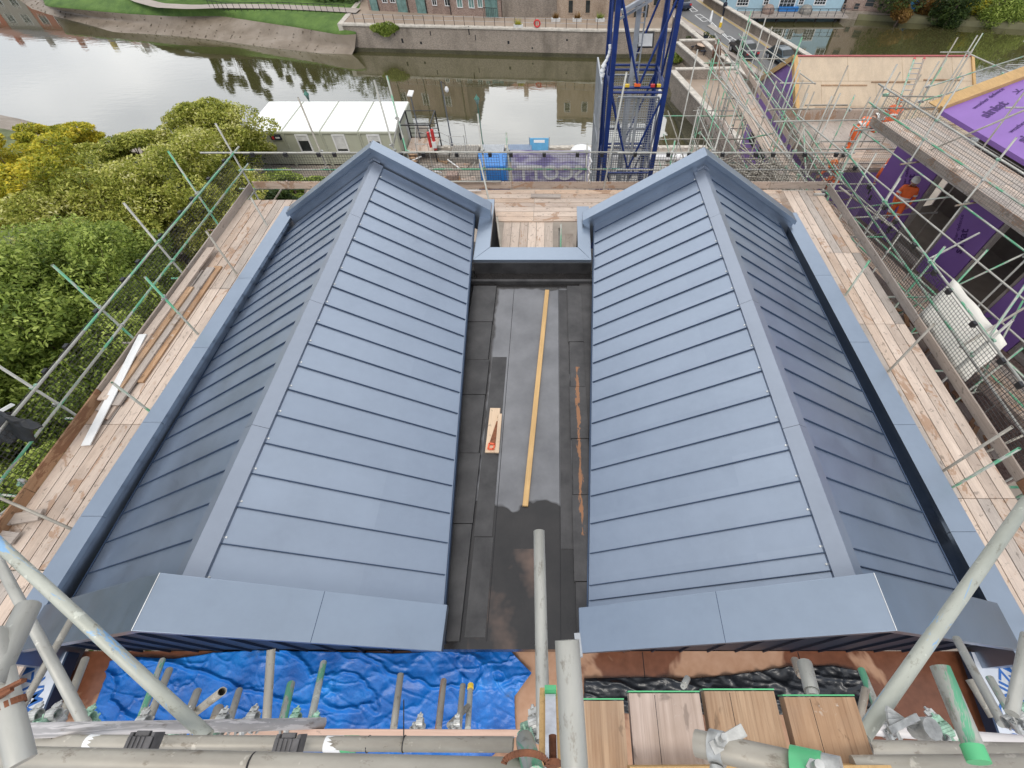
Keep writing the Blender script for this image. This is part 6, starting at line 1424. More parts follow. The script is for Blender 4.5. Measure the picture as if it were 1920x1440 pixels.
for i, (x0, x1, y0, y1, m) in enumerate(((-8.9,-6.6,36.8,39.2,'guard_pale'), (-6.4,-4.4,37.2,39.4,'mesh_grey'), (-4.2,-2.0,37.2,39.4,'blue_slate'))):
    mm = M.get(m) or simple('blue_slate', (.20,.26,.36), .5, 0, .1)
    t = thing('storage_container', ['grey-brown', 'pale grey', 'blue-grey'][i]+' ribbed roof storage container at the quay edge', 'container', (x0, y0, G)); b = MB(); b.box((x0,y0+1.4,G), (x1,y1+1.2,G+.5)); place(b.build('body', mm, None), t, Matrix()); b = MB()
    for k in range(11): x = x0+.1+k*(x1-x0-.2)/10; b.bar((x,y0+1.45,G+.53), (x,y1+1.15,G+.53), .08, .05)
    place(b.build('ribbed_roof', mm, None), t, Matrix())
tk = thing('site_sign', 'blue site board with a white panel on two posts at the quay edge', 'sign', W(1012, 284, G)); b = MB(); p = W(1012, 284, G); b.hexa([(p.x-.8,p.y-.1,G+.15),(p.x+.75,p.y-.1,G+.15),(p.x+.75,p.y,G+.15),(p.x-.8,p.y,G+.15)], [(p.x-.86,p.y+.25,G+1.0),(p.x+.8,p.y+.25,G+1.0),(p.x+.8,p.y+.35,G+1.0),(p.x-.86,p.y+.35,G+1.0)]); place(b.build('board', simple('board_blue', (.10,.33,.55), .5), None), tk, Matrix())
b = MB(); b.hexa([(p.x-.5,p.y+.12,G+.68),(p.x+.45,p.y+.12,G+.68),(p.x+.45,p.y+.2,G+.68),(p.x-.5,p.y+.2,G+.68)], [(p.x-.5,p.y+.18,G+.9),(p.x+.45,p.y+.18,G+.9),(p.x+.45,p.y+.26,G+.9),(p.x-.5,p.y+.26,G+.9)]); place(b.build('white_panel', M['white'], None), tk, Matrix())
b = MB(); b.bar((p.x-.85,p.y+.15,G), (p.x-.9,p.y+.35,G+1.1), .06, .06); b.bar((p.x+.8,p.y+.15,G), (p.x+.85,p.y+.35,G+1.1), .06, .06); place(b.build('sign_post', M['mesh_grey'], None), tk, Matrix())
bg_ = thing('bulk_bag', 'white bulk bag heap on the quay left of the tower', 'bag', W(1090, 288, G)); p = W(1090, 288, G); b = MB(); b.lathe(p, [(.95,0),(1.0,.2),(.8,.45),(.4,.6),(.1,.62)], 18); place(b.build('bag', M['white'], None), bg_, Matrix())
wp = MB(); p, q = W(1145, 292, G+.4), W(1290, 295, G+.4); wp.tube(p, q, .30, 14); o = wp.build('white_pipe', M['white']); tag(o, 'long white covered barrier lying along the quay behind the tower foot', 'barrier')
b = MB(); b.box((4.5,20,G), (9.5,39,G+.15)); o = b.build('concrete_slab', M['concrete']); tag(o, kind='structure')
# banner seen from behind: white letters on purple, mirrored from here
bn = thing('banner', 'purple and white banner hung outside the far guard rail, its lettering seen from behind', 'banner', (0, 13.3, -.3)); vs = []; nx, ny = 40, 14
for j in range(ny+1):
    for i in range(nx+1): x = -1.28+2.3*i/nx; z = .28-1.0*j/ny; vs.append((x, 13.24+.03*noise.noise(Vector((x*2.5, z*2.5, 1))), z))
b = MB(); b.add(vs, [(j*(nx+1)+i, (j+1)*(nx+1)+i, (j+1)*(nx+1)+i+1, j*(nx+1)+i+1) for j in range(ny) for i in range(nx)], 0, True)
bm, N, L, B = node_mat('banner_cloth'); v_, _ = coords(N, L, rnd=False); f_ = noise_tex(N, L, v_, 1.8, 4, .6, (1, 1, 3)); L.new(ramp(N, L, f_, [(.40, (.30,.26,.50)), (.56, (.66,.64,.76))]), B.inputs['Base Color']); B.inputs['Roughness'].default_value = .6
place(b.build('cloth', bm, None), bn, Matrix())
lettering('SCOTT', .62, (-.13, 13.20, -.40), (-1, 0, 0), (0, 0, 1), M['white'], bn, .012); 
# clutter: pallets, cylinders, tubes
rg = random.Random(21)
for i in range(9):
    u, v = [(770,300),(795,330),(820,318),(850,338),(868,310),(835,300),(880,342),(800,350),(748,290)][i]; p = W(u, v, G)
    t = thing('pallet', ['worn pallet beside the black stair foot', 'pallet lying behind the left roof apex rail', 'pallet in the middle of the materials heap', 'pallet nearest the navy skip', 'pallet behind the mesh guard left of the blue container', 'upper left pallet of the yard heap', 'pallet touching the skip corner', 'pallet low behind the far deck edge', 'pallet close to the cabin end'][i], 'pallet', p, rg.uniform(-.6,.6), 'pallets in the yard'); b = MB()
    for k in range(6): b.box((-.6,-.5+k*.19,.12), (.6,-.38+k*.19,.145))
    for y in (-.45,0,.43): b.box((-.6,y-.05,0), (.6,y+.05,.12))
    b.build('slats', M[rg.choice(['board','board_grey','board_warm'])], t)
    if i % 2: 
        o = MB().box((-.45,-.38,.146), (.45,.38,.5+.4*rg.random())).build('material_stack', M[rg.choice(['blind','guard_pale','board_pale','mesh_grey','stone_red'])]); o.location = p; tag(o, 'block of wrapped material on '+['a','the middle','a','the nearest','a','a','the skip-side','a','a'][i]+' pallet, %s' % ['x','behind the left roof apex','x','by the navy skip','x','at the upper left of the heap','x','below the far deck edge','x'][i], 'material stack')
for i in range(8):
    p = W(760+i*17, 306+(i*13) % 34, G+.2); o = MB().tube((0,0,0), (rg.uniform(-1.6,1.6), rg.uniform(-1,1), rg.uniform(.1,.7)), .06, 8).build('loose_pole', M['galv_dull' if i % 2 else 'white']); o.location = p; tag(o, 'loose pole in the yard heap, %s from the left' % ['first','second','third','fourth','fifth','sixth','seventh','eighth'][i], 'pole', 'loose poles in the yard')
# steps scaffold near stair (grey handrails)
hr = thing('handrail_steps', 'galvanised temporary steps and handrails right of the stair frame', 'steps', W(800, 300, G)); b = MB()
for (u, v) in ((790,262),(812,266),(790,300),(812,300),(850,285),(877,285),(877,262)):
    p = W(u, v+18, G); b.tube(p, p+Vector((0,0,2.2)), .03, 6)
for (a, c) in (((790,262),(812,266)), ((812,266),(850,285)), ((850,285),(877,285)), ((790,300),(812,300)), ((790,262),(790,300))):
    for h in (2.1, 1.5): p, q = W(a[0], a[1]+18, G)+Vector((0,0,h)), W(c[0], c[1]+18, G)+Vector((0,0,h)); b.tube(p, q, .025, 6)
place(b.build('rails', M['coupler'], None), hr, Matrix())
# ================================================================ RIGHT-HAND BUILDING SITE
e2 = Vector((.229, -.973, 0)); r2 = Vector((.973, .229, 0)); b2 = Vector((9.78, 14.65, 0))
def Q(s, o, z): return b2+e2*s+r2*o+Vector((0, 0, z))
def qbox(mb, s0, s1, o0, o1, z0, z1, mi=0):
    a = [Q(s0,o0,z0), Q(s1,o0,z0), Q(s1,o1,z0), Q(s0,o1,z0)]; c = [Q(s0,o0,z1), Q(s1,o0,z1), Q(s1,o1,z1), Q(s0,o1,z1)]; mb.hexa(a, c, mi)
pb = thing('purple_clad_building', 'half-built block with purple boards on its sloping roof and on piers under the walkway', 'building', Q(6, 4, G))
WO = 1.5
mb = MB()
for k in range(4):
    s0 = .55+k*2.55; qbox(mb, s0, s0+1.15, WO, WO+.3, -3.0, .12)
place(mb.build('sheathed_pier', M['purple'], None), pb, Matrix())
mb = MB(); qbox(mb, -.1, 9.6, WO+.004, WO+.3, G, -3.0); place(mb.build('block_wall', M['stone_red'], None), pb, Matrix()); mb = MB(); qbox(mb, -.1, 9.6, WO+.003, WO+.3, .12, .2); qbox(mb, -.1, .55, WO+.002, WO+.3, -3.0, .12); place(mb.build('lower_wall', M['purple'], None), pb, Matrix())
mb = MB(); qbox(mb, 0, 9.5, WO+3.2, WO+3.4, -3.0, .4); qbox(mb, 0, 9.5, WO+.3, WO+9, -3.1, -3.0); place(mb.build('dark_interior', simple('raw_concrete', (.12,.10,.08), .9), None), pb, Matrix())
for k in range(3):
    s0 = .55+k*2.55+1.15; mb = MB(); qbox(mb, s0+.02, s0+1.38, WO+.02, WO+.22, -2.98, -2.85); qbox(mb, s0+.02, s0+.10, WO+.02, WO+.22, -2.85, .1); qbox(mb, s0+1.3, s0+1.38, WO+.02, WO+.22, -2.85, .1); place(mb.build('opening_frame', M['pine'] if k == 3 else M['board_grey'], None), pb, Matrix())
# roof plane
RS = .27; S1 = 9.7; O1 = 9.5
WALL_O = WO; WO = 2.45
P = [Q(-.1, WO-.05, .5), Q(S1, WO-.05, .5), Q(S1, O1, .5+RS*(O1-WO)), Q(-.1, O1, .5+RS*(O1-WO))]
mb = MB(); mb.hexa([p-Vector((0,0,.12)) for p in P], P); place(mb.build('roof', M['purple'], None), pb, Matrix())
mb = MB(); mb.bar(P[0]+e2*-.06+Vector((0,0,.0)), P[3]+e2*-.06+Vector((0,0,.0)), .10, .2); mb.bar(P[0]+e2*-.35, P[3]+e2*-.35, .45, .03); place(mb.build('verge_timber', M['pine'], None), pb, Matrix())
upv = (P[3]-P[0]).normalized(); nrm = e2.cross(upv).normalized(); nrm = nrm if nrm.z > 0 else -nrm
def RP(s, o, h=.006): return Q(s, o, .5+RS*(o-WO))+nrm*h
tp = MB()
for s in (1.1, 3.5, 5.9, 8.3): tp.bar(RP(s, WO), RP(s, O1), .05, .004, nrm)
for o in (WO+2.4, WO+4.8): tp.bar(RP(0, o, .008), RP(S1, o, .008), .05, .004, nrm)
place(tp.build('joint_tape', M['tape'], None), pb, Matrix())
tdir = (e2*-.25-upv*-.97)
for s, o, sz in ((.7,WO+.9,.34),(2.2,WO+.8,.34),(3.7,WO+.8,.34),(5.2,WO+.8,.34),(1.5,WO+2.0,.34),(3.0,WO+2.2,.34),(4.6,WO+2.1,.34),(2.0,WO+3.6,.30)):
    ex = (upv*.95-e2*.30).normalized(); ey = nrm.cross(ex); lettering('siniat', sz*1.25, RP(s, o, .02), ex, ey, M['ink'], pb, .012); lettering('weather defence', sz*.55, RP(s-.55, o+.25, .02), ex, ey, M['ink'], pb)
    mb = MB(); c = RP(s-.35, o+1.0, .015)
    for a in (0, 1.1, 2.2, 3.3): d = ex*math.cos(a)+ey*math.sin(a); mb.bar(c, c+d*.16, .035, .003, nrm)
    place(mb.build('logo', M['ink'], None), pb, Matrix())
wn = -r2; WO = WALL_O
for k, z in ((0,-1.2),(1,-1.5),(2,-.9),(3,-1.6)):
    s0 = .55+k*2.55+.58; ex = (e2*.5*-1+Vector((0,0,.86))).normalized(); ex = (e2*-.45+Vector((0,0,.9))).normalized(); ey = wn.cross(ex); lettering('siniat', .34, Q(s0, WO-.012, z), ex, ey, M['ink'], pb, .006); lettering('weather defence', .15, Q(s0-.28, WO-.012, z+.12), ex, ey, M['ink'], pb)
# walkway scaffold in front of it
sc5 = thing('tube_scaffold', 'tube scaffold with a long mesh-guarded walkway beside the purple-boarded roof', 'scaffold', Q(5, .5, G))
for i in range(9):
    for a, c in ((-.2, 3.7), (3.7, 7.6), (7.6, 11.5), (11.5, 15.4)): plank(sc5, Q(a, .12+.232*i, .26), Q(c, .12+.232*i, .26), random.choice(['board_grey', 'board', 'board_grey', 'board_pale']))
for a, c in ((-.2, 3.7), (3.7, 7.6), (7.6, 11.5), (11.5, 15.4)): toe(sc5, Q(c, 0, .3), Q(a, 0, .3), 'board')
def qp(s0, o0, z0, s1, o1, z1, m=None, name='scaffold_tube'): return pipe(sc5, Q(s0,o0,z0), Q(s1,o1,z1), m, name) if m else rpipe(sc5, Q(s0,o0,z0), Q(s1,o1,z1), name)
for z, m in ((1.3, 'galv_green'), (.8, 'galv_green')): qp(-.5, -.08, z, 6.2, -.08, z, 'galv' if z > 1 else m, 'guard_rail'); qp(5.8, -.12, z, 15.5, -.12, z, m, 'guard_rail')
for i, s in enumerate((-.2, 1.9, 4.0, 6.1, 8.2, 10.3, 12.4, 14.5)):
    qp(s, -.1, G+8 if i % 2 else G, s, -.1, (1.9, 2.3, 1.8, 2.4, 2.0, 2.2, 1.8, 2)[i], None, 'standard'); qp(s, 2.25, -3.2, s, 2.25, (2.1, 3.6, 2.9, 3.8, 2.4, 3.4, 3, 3)[i], 'galv_dull', 'inner_standard')
    coupler(sc5, Q(s, -.1, 1.3)); coupler(sc5, Q(s, -.1, .2)); coupler(sc5, Q(s, -.1, .8))
    rpipe(sc5, Q(s+.1, -.5, .2), Q(s+.1, 1.5, .2), 'transom')
qp(-.6, -.14, .12, 15.5, -.14, .12, 'galv_green', 'ledger'); qp(-.6, 2.2, .1, 15.5, 2.2, .1, 'galv', 'ledger')
for a in range(6): guard(sc5, Q(.0+a*2.45, -.03, .34), Q(2.4+a*2.45, -.03, .34), 1.0, 'guard_pale')
# lower lift
for i in range(5):
    for a, c in ((-2.8, 1.1), (1.1, 5.0), (5.0, 8.9), (8.9, 12.8)): plank(sc5, Q(a, -.85+.232*i, -2.44), Q(c, -.85+.232*i, -2.44), random.choice(['board_grey', 'board_grey', 'board']))
for z in (-1.4, -1.9): qp(-2.8, -1.05, z, 13.5, -1.05, z, 'galv_green', 'guard_rail')
for z in (-.45, -1.15): qp(-2.8, -.55, z, 13.5, -.55, z, 'galv', 'ledger')
for i, s in enumerate((-2.6, -.5, 1.6, 3.7, 5.8, 7.9, 10, 12.1)): qp(s, -1.1, G, s, -1.1, (-.4, -.6, .4, -.8, .2, -.9, -.6, -.6)[i], None, 'standard'); coupler(sc5, Q(s, -1.1, -1.4)); rpipe(sc5, Q(s+.1, -1.5, -2.5), Q(s+.1, 1.4, -2.5), 'transom')
for a in range(6): guard(sc5, Q(-2.6+a*2.45, -1.0, -2.4), Q(-.2+a*2.45, -1.0, -2.4), 1.0, 'guard_pale')
for a, c in ((-2.8, 1.1), (1.1, 5.0), (5.0, 8.9), (8.9, 12.8)): toe(sc5, Q(c, -.98, -2.4), Q(a, -.98, -2.4), 'board')
for p in ((.5,-.1,-2.2,3.6,-.1,.1), (4.5,-1.1,-4,6,-.1,0.1), (8,-1.1,-2.5,6.4,-.1,.2), (2.0,-1.1,-1.4,2.6,1.3,-1.2), (9.5,-1.0,-1.4,9.0,-2.6,-.2), (3.2,-1.0,-.9,2.2,-2.4,-.1), (6.4,-1.1,-1.5,6.0,-2.5,-.5), (.2,-1.1,-2.2,-1.6,-1.1,-.3)): qp(*p, None, 'brace')
# low purple wall with a black slot just outside our right-hand lift
lw = thing('purple_clad_building', 'low purple-boarded wall with a dark slot along its top, close outside the right deck', 'building', (9.4, 10, G)); mb = MB()
a = [(8.75, 5.2), (9.55, 5.2), (9.35, 17.5), (8.45, 17.5)]; mb.prism(a, G, -2.3); place(mb.build('wall', M['purple'], None), lw, Matrix())
mb = MB(); mb.prism([(9.1, 5.3), (9.22, 5.3), (9.02, 17.4), (8.88, 17.4)], -2.298, -2.29); 
for k in range(24): y = 5.6+k*.5; mb.box((9.2-(y-5.6)*.017, y, -2.298), (9.45-(y-5.6)*.017, y+.06, -2.28))
place(mb.build('slot', M['dark'], None), lw, Matrix())
# working floor between the lifts, with brown boards and rubble
wf = thing('working_floor', 'dirty brown board floor strewn with offcuts low between the right deck and the purple piers', 'floor', (10.2, 11, -4)); rg = random.Random(31)
for i in range(9): plank(wf, (9.75+.235*i, 5.5, -3.95), (9.55+.235*i, 13.5, -3.95), rg.choice(['board_grey', 'board_orange', 'board']), name='floor_board')
b = MB()
for k in range(110):
    c = Vector((rg.uniform(9.6, 11.9), rg.uniform(5.5, 14.5), -3.86)); a = rg.uniform(0, 3.1); l = rg.uniform(.1, .5); b.bar(c, c+Vector((math.cos(a)*l, math.sin(a)*l, rg.uniform(0,.12))), rg.uniform(.04,.14), .03)
place(b.build('offcuts', M['board_orange'], None), wf, Matrix())
# ---------------------------------------------------------------- plywood roofed house
ph = thing('plywood_roofed_house', 'house with a large bare plywood roof slope and a purple gable end', 'house', (14.5, 23.5, G))
XA, XB = 10.6, 18.45; YR, ZR = 23.5, -.67; YE, ZE = 20.5, -2.62; YBk, ZB = 26.5, -2.62
mb = MB(); mb.add([(XA,YE,ZE),(XB,YE,ZE),(XB,YR,ZR),(XA,YR,ZR)]+[(XA,YE,ZE-.1),(XB,YE,ZE-.1),(XB,YR,ZR-.1),(XA,YR,ZR-.1)], [(0,1,2,3),(7,6,5,4),(0,4,5,1),(1,5,6,2),(2,6,7,3),(3,7,4,0)])
mb.add([(XA,YR,ZR),(XB,YR,ZR),(XB,YBk,ZB),(XA,YBk,ZB)]+[(XA,YR,ZR-.1),(XB,YR,ZR-.1),(XB,YBk,ZB-.1),(XA,YBk,ZB-.1)], [(0,1,2,3),(7,6,5,4),(1,5,6,2),(2,6,7,3),(3,7,4,0)])
place(mb.build('roof', M['ply'], None), ph, Matrix())
def SP(x, f, h=.0): return Vector((x, YE+(YR-YE)*f, ZE+(ZR-ZE)*f+h))
jm = MB()
for f in (.36, .68):
    jm.bar(SP(XA, f, .003), SP(XB, f, .003), .012, .004)
for i, x in enumerate((12.9, 15.3, 17.5)): jm.bar(SP(x, .0, .003), SP(x, .36, .003), .010, .004); jm.bar(SP(x-1.2, .36, .003), SP(x-1.2, .68, .003), .010, .004); jm.bar(SP(x, .68, .003), SP(x, 1, .003), .010, .004)
place(jm.build('sheet_joint', simple('joint_shadow', (.30,.22,.14), .9), None), ph, Matrix())
for i, (x0, x1, f) in enumerate(((11.7,13.7,.62),(13.9,15.6,.66),(16.2,17.9,.69),(11.4,14.5,.33),(14.7,17.9,.32),(12.0,17.5,.12))):
    mb = MB(); mb.bar(SP(x0, f, .02), SP(x1, f, .02), .05, .04, (0,-.54,.84)); place(mb.build('roof_batten', M['board_warm'], None), ph, Matrix())
for x in (XA+.03, XB-.05): mb = MB(); mb.bar(SP(x, 0, .03), SP(x, 1, .03), .12, .06, (0,-.54,.84)); place(mb.build('verge_timber', M['pine'], None), ph, Matrix())
mb = MB()
mb.bar(Vector((XA-.06,YR,ZR-.05)), Vector((XA-.06,YBk,ZB-.05)), .05, .22); mb.bar(Vector((XA-.06,YE,ZE-.05)), Vector((XA-.06,YR,ZR-.05)), .05, .22)
place(mb.build('verge_timber', M['pine'], None), ph, Matrix())
mb = MB(); mb.bar((XA,YR,ZR+.02), (XB,YR,ZR+.02), .10, .03); place(mb.build('ridge_strip', simple('ridge_red', (.42,.10,.10), .7), None), ph, Matrix())
mb = MB(); pts = [(YE+.1,G),(YE+.1,ZE-.1),(YR,ZR-.12),(YBk-.1,ZB-.1),(YBk-.1,G)]; n = len(pts)
mb.add([(XA+.02,y,z) for y, z in pts]+[(XB-.1,y,z) for y, z in pts], [tuple(range(n))[::1], tuple(range(n, 2*n))[::-1]]+[((i+1)%n, i, n+i, n+(i+1)%n)[::-1] for i in range(n)]); place(mb.build('wall', M['purple'], None), ph, Matrix())
for y, z, h, w_ in ((21.2,-5.0,.9,.7), (22.9,-5.2,1.2,.9), (24.6,-5.2,1.2,.8), (22.3,-8.2,1.4,.9), (22.0,-3.2,.35,.35)): mb = MB(); mb.box((XA-.012, y, z), (XA+.03, y+w_, z+h)); place(mb.build('window_opening', M['dark'], None), ph, Matrix())
mb = MB()
for k in range(9): mb.box((XA-.01, 20.7+k*.62, -3.62-.0*k), (XA+.0, 21.1+k*.62, -3.5))
place(mb.build('tape_strip', M['dark'], None), ph, Matrix())
# front extension with timber upstand box + purple edge
fe = thing('timber_platform', 'plywood-edged platform in front of the plywood roof where the bending worker stands', 'platform', (11.5, 18, -3))
mb = MB(); mb.box((9.6,16.4,-2.1), (16.5,20.3,-1.98)); place(mb.build('substructure', M['board_grey'], None), fe, Matrix())
for i in range(8): o = plank(fe, (9.6, 16.55+i*.235, -1.975), (13.2, 16.55+i*.235, -1.975), random.choice(['board_pale', 'board', 'board_pale'])); plank(fe, (13.2, 16.55+i*.235, -1.975), (16.4, 16.55+i*.235, -1.975), 'board_grey')
mb = MB(); mb.box((9.6,20.3,-2.1), (14.5,20.36,-1.55)); mb.box((9.55,16.4,-2.2), (9.6,20.3,-1.7)); place(mb.build('upstand_board', M['board'], None), fe, Matrix())
mb = MB(); mb.box((11.0,20.36,-2.6), (11.9,20.40,-2.0)); place(mb.build('purple_offcut', M['purple'], None), fe, Matrix())
# scaffold round the plywood house, left side and front
sc6 = thing('tube_scaffold', 'dense tube scaffold along the purple gable side of the plywood-roofed house', 'scaffold', (8.8, 21, G))
for i, y in enumerate((14.2, 16.3, 18.4, 20.5, 22.6, 24.7, 26.8)):
    for x, m in ((9.25, 'galv'), (7.95, 'galv_dull')):
        top = (-.4, .6, -.2, .9, .2, .4, .1)[i] if x > 9 else (-.9, -1.6, .2, -1.2, -.4, -.6, -1.8)[i]
        pipe(sc6, (x, y, G), (x, y, top), m if i % 3 else 'galv_green', 'standard')
        for z in (-1.0, -4.1, -6.4): coupler(sc6, (x, y, z))
    for z in (-2.05, -4.3, -6.6, -8.8): rpipe(sc6, (7.6, y+.1, z), (9.9, y+.1, z), 'transom')
for x in (9.2, 8.0):
    for z in (-1.0, -1.5, -2.12, -3.3, -4.37, -5.6, -6.67, -8.9): rpipe(sc6, (x, 13.6, z), (x, 27.5, z), 'ledger', .35)
for z in (-1.96, -4.25, -6.5):
    for i in range(4):
        for a, c in ((14, 17.9), (17.9, 21.8), (21.8, 25.7)):
            plank(sc6, (8.2+.24*i, a, z-.038), (8.2+.24*i, c, z-.038), random.choice(['board_grey', 'board', 'board_pale']))
    for a, c in ((17.9, 21.8), (21.8, 26.5)): toe(sc6, (9.28 if z > -2 else 8.05, a, z), (9.28 if z > -2 else 8.05, c, z), 'board_pale')
for a, c in ((14.2,16.6),(16.7,19.1),(19.2,21.6),(21.7,24.1)): guard(sc6, (7.9,a,-4.2), (7.9,c,-4.2), 1.0, 'guard_pale'); guard(sc6, (9.3,a,-1.9), (9.3,c,-1.9), 1.0, 'guard_pale')
for p, q in (((8,14,-6.5),(8,18,-4.2)), ((8,18,-8.8),(8,22,-6.5)), ((9.3,22.6,-4.2),(9.3,26.8,-2)), ((7.9,22,-4.2),(7.9,26,-1)), ((6.6,15.4,-7),(8,16.4,-4)), ((8,16.3,-4.3),(9.2,20.4,-2.0))): rpipe(sc6, p, q, 'brace')
for k in range(9): x = 10.2+k*1.02; pipe(sc6, (9.0, 15.9+.0*k, -1.0-.5*(k % 2)), (17, 15.95, -1.0-.5*(k % 2)), 'galv', 'guard_rail') if k < 2 else None
# second cluster nearer the tower side: light hoist bay
sc7 = thing('tube_scaffold', 'open tube scaffold bay between the stone terraces and the purple gable', 'scaffold', (7, 21, G))
for i, (u, v) in enumerate(((1395,60),(1408,40),(1448,50),(1470,55),(1372,120),(1350,105),(1430,130),(1499,82),(1506,150))):
    p = WY(u, v, 27.5-(v-40)*.06); pipe(sc7, (p.x, p.y, p.z-4.5-(i % 3)), p, ['galv', 'galv_green', 'galv_dull'][i % 3], 'standard')
for (u1,v1,u2,v2,y1,y2) in ((1393,92,1474,160,27,22), (1386,102,1560,330,26,13.6), (1436,92,1528,157,26,21.5), (1353,145,1440,255,24,17), (1330,130,1482,300,24,14.5), (1322,205,1405,320,22,15), (1314,250,1370,330,18,14), (1404,95,1437,95,27,27), (1462,156,1530,156,21.5,21.5), (1440,206,1520,205,18.5,18.5), (1310,330,1368,285,14,16), (1388,110,1475,110,26,26), (1400,260,1450,250,17,17.5)):
    pipe(sc7, WY(u1,v1,y1), WY(u2,v2,y2), random.choice(['galv', 'galv_green', 'galv']), 'guard_rail')
for (u, v, d) in ((1474,160,23), (1393,92,28), (1528,157,23), (1440,206,20), (1353,145,25), (1312,250,19)): coupler(sc7, D(u, v, d), sc=1.3)
for (x, y, top) in ((5.0,15.0,-1.0),(5.0,17.1,-.2),(6.3,15.0,-1.6),(6.3,17.1,.3),(6.3,19.2,-.6),(6.4,21.3,.6),(5.1,19.2,.9)): pipe(sc7, (x,y,G), (x,y,top), random.choice(['galv', 'galv_green']), 'standard')
for z in (-2.2,-3.2,-4.4,-6.6):
    for x in (5.05,6.35): rpipe(sc7, (x,14.5,z), (x,21.8,z), 'ledger')
    for y in (15,17.1,19.2,21.3): rpipe(sc7, (4.7,y,z), (8.2,y,z), 'transom')
b = MB(); b.box((4.9,18.2,-3.1), (6.9,19.0,-3.06)); place(b.build('steel_deck', M['mesh_grey'], None), sc7, Matrix())
# tubes standing in front of the plywood roof
sc8 = thing('tube_scaffold', 'tall thin tubes with mesh guards standing in front of the plywood roof', 'scaffold', (13, 18, G))
for i, (u, v, y) in enumerate(((1590,123,17.5),(1501,112,19),(1500,132,18),(1517,160,17.5),(1527,172,17),(1560,180,17),(1603,178,16.5),(1688,135,18),(1727,140,18),(1761,115,19),(1775,110,19.5),(1803,136,18.5),(1796,70,22),(1833,66,22),(1843,62,22.4),(1632,182,16),(1655,160,16.4))):
    p = WY(u, v, y); pipe(sc8, (p.x, p.y, max(-6, p.z-3.4)), p, ['galv_dull', 'galv', 'galv_green', 'galv_dull'][i % 4], 'standard')
for (u1,v1,u2,v2,y1,y2,m) in ((1445,205,1835,201,17.5,17.5,'galv_dull'), (1450,228,1660,224,16.5,16.5,'galv'), (1655,180,1812,182,17,17,'galv_dull'), (1740,163,1925,104,17,21,'galv_green'), (1727,190,1925,131,16,19.5,'galv_green'), (1763,98,1822,98,22,22,'galv'), (1815,100,1915,145,22,19,'galv'), (1600,245,1700,243,16,16,'galv'), (1510,197,1590,197,17.5,17.5,'galv_dull'), (1885,202,1925,202,14,14,'galv'),
        (1700,300,1925,205,13.6,12.0,'galv_dull'), (1540,265,1650,265,15.8,15.8,'galv'), (1545,345,1640,345,13.3,13.3,'galv')):
    pipe(sc8, WY(u1,v1,y1), WY(u2,v2,y2), m, 'guard_rail')
for (u, v, y) in ((1660,178,16.6),(1740,163,17),(1727,190,16),(1816,99,22),(1590,205,17.4),(1800,183,17),(1882,140,19)): coupler(sc8, WY(u, v, y), sc=1.4)
guard(sc8, (11.2, 16.45, -1.85), (13.6, 16.45, -1.85), 1.0, 'guard_pale'); guard(sc8, (13.7, 16.45, -1.85), (16.1, 16.45, -1.85), 1.0, 'guard_pale'); guard(sc8, (12.0, 16.0, -.4), (14.4, 16.0, -.4), 1.0, 'guard_pale')
for i, (x, top) in enumerate(((19.6,.6),(20.2,1.6),(20.9,1.1),(21.5,2.0),(20.4,2.4),(22.2,1.4))): y = 21.5+.5*(i % 3); pipe(sc8, (x,y,G+6), (x,y,top), ['galv_dull','galv_green','galv_rust'][i % 3], 'standard')
for z in (-1.2,-.3,.5,1.1): pipe(sc8, (18.4,21.4,z), (24.5,21.4,z), 'galv', 'guard_rail'); pipe(sc8, (19.4,20.5,z), (22.4,25.2,z), 'galv_dull', 'guard_rail')
for i in range(3): guard(sc8, (19+.0*i, 20.2+i*1.6, -2.2), (21.2, 21.2+i*1.6, -2.2), 1.0, 'guard_pale')
for i in range(4): plank(sc8, (19.0, 20+.24*i, -2.3), (22.9, 20+.24*i, -2.3), 'board_grey')
# ladder
ld = thing('ladder', 'pole ladder with red tips leaning against the plywood roof', 'ladder', WY(1694, 220, 17.6)); A1, A2 = WY(1714,112,20.6), WY(1680,205,17.4); B1, B2_ = WY(1732,112,20.6), WY(1699,205,17.4)
for a, c in ((A1,A2),(B1,B2_)): b = MB(); b.tube(a, c, .035, 8); place(b.build('stile', M['galv_green'] if a is A1 else M['galv_rust'], None), ld, Matrix()); b = MB(); b.tube(a, a+(a-c).normalized()*.12, .045, 8); place(b.build('tip', M['red'], None), ld, Matrix())
for k in range(9): f = (k+.7)/9; b = MB(); b.tube(A1.lerp(A2, f), B1.lerp(B2_, f), .016, 6); place(b.build('rung', M['mesh_grey'], None), ld, Matrix())
# clutter on the lower platform right: cables, dark heap, tool
rg = random.Random(3)
for i, (s, o, z, m, nm, lab) in enumerate(((9.4,.35,.33,'yellow','tool_box','yellow cordless tool lying on the mesh-guarded walkway'), (2.8,.5,.33,'board_pale','stone_block','small pale block on the far part of the walkway'), (8.6,1.2,-2.4,'blind','rag_sack','pale sack with orange tags hanging by the purple pier'))):
    b = MB()
    if nm == 'rag_sack': b.lathe(Q(s, 1.0, -2.38), [(.42,0),(.45,.2),(.3,.7),(.12,1.2),(.05,1.3)], 12)
    elif nm == 'tool_box': p = Q(s,o,z); b.bar(p, p+Vector((.3,.05,.05)), .09, .09); b.bar(p+Vector((.12,0,0)), p+Vector((.10,-.16,0)), .07, .06); b.bar(p+Vector((.3,.05,.05)), p+Vector((.5,.08,.05)), .03, .03)
    else: p = Q(s,o,z); b.bar(p, p+Vector((.3,.1,0)), .16, .12)
    o_ = b.build(nm, M[m]); bevel(o_, .02); tag(o_, lab, {'rag_sack': 'sack', 'tool_box': 'power tool', 'stone_block': 'block'}[nm])
bd = MB(); 
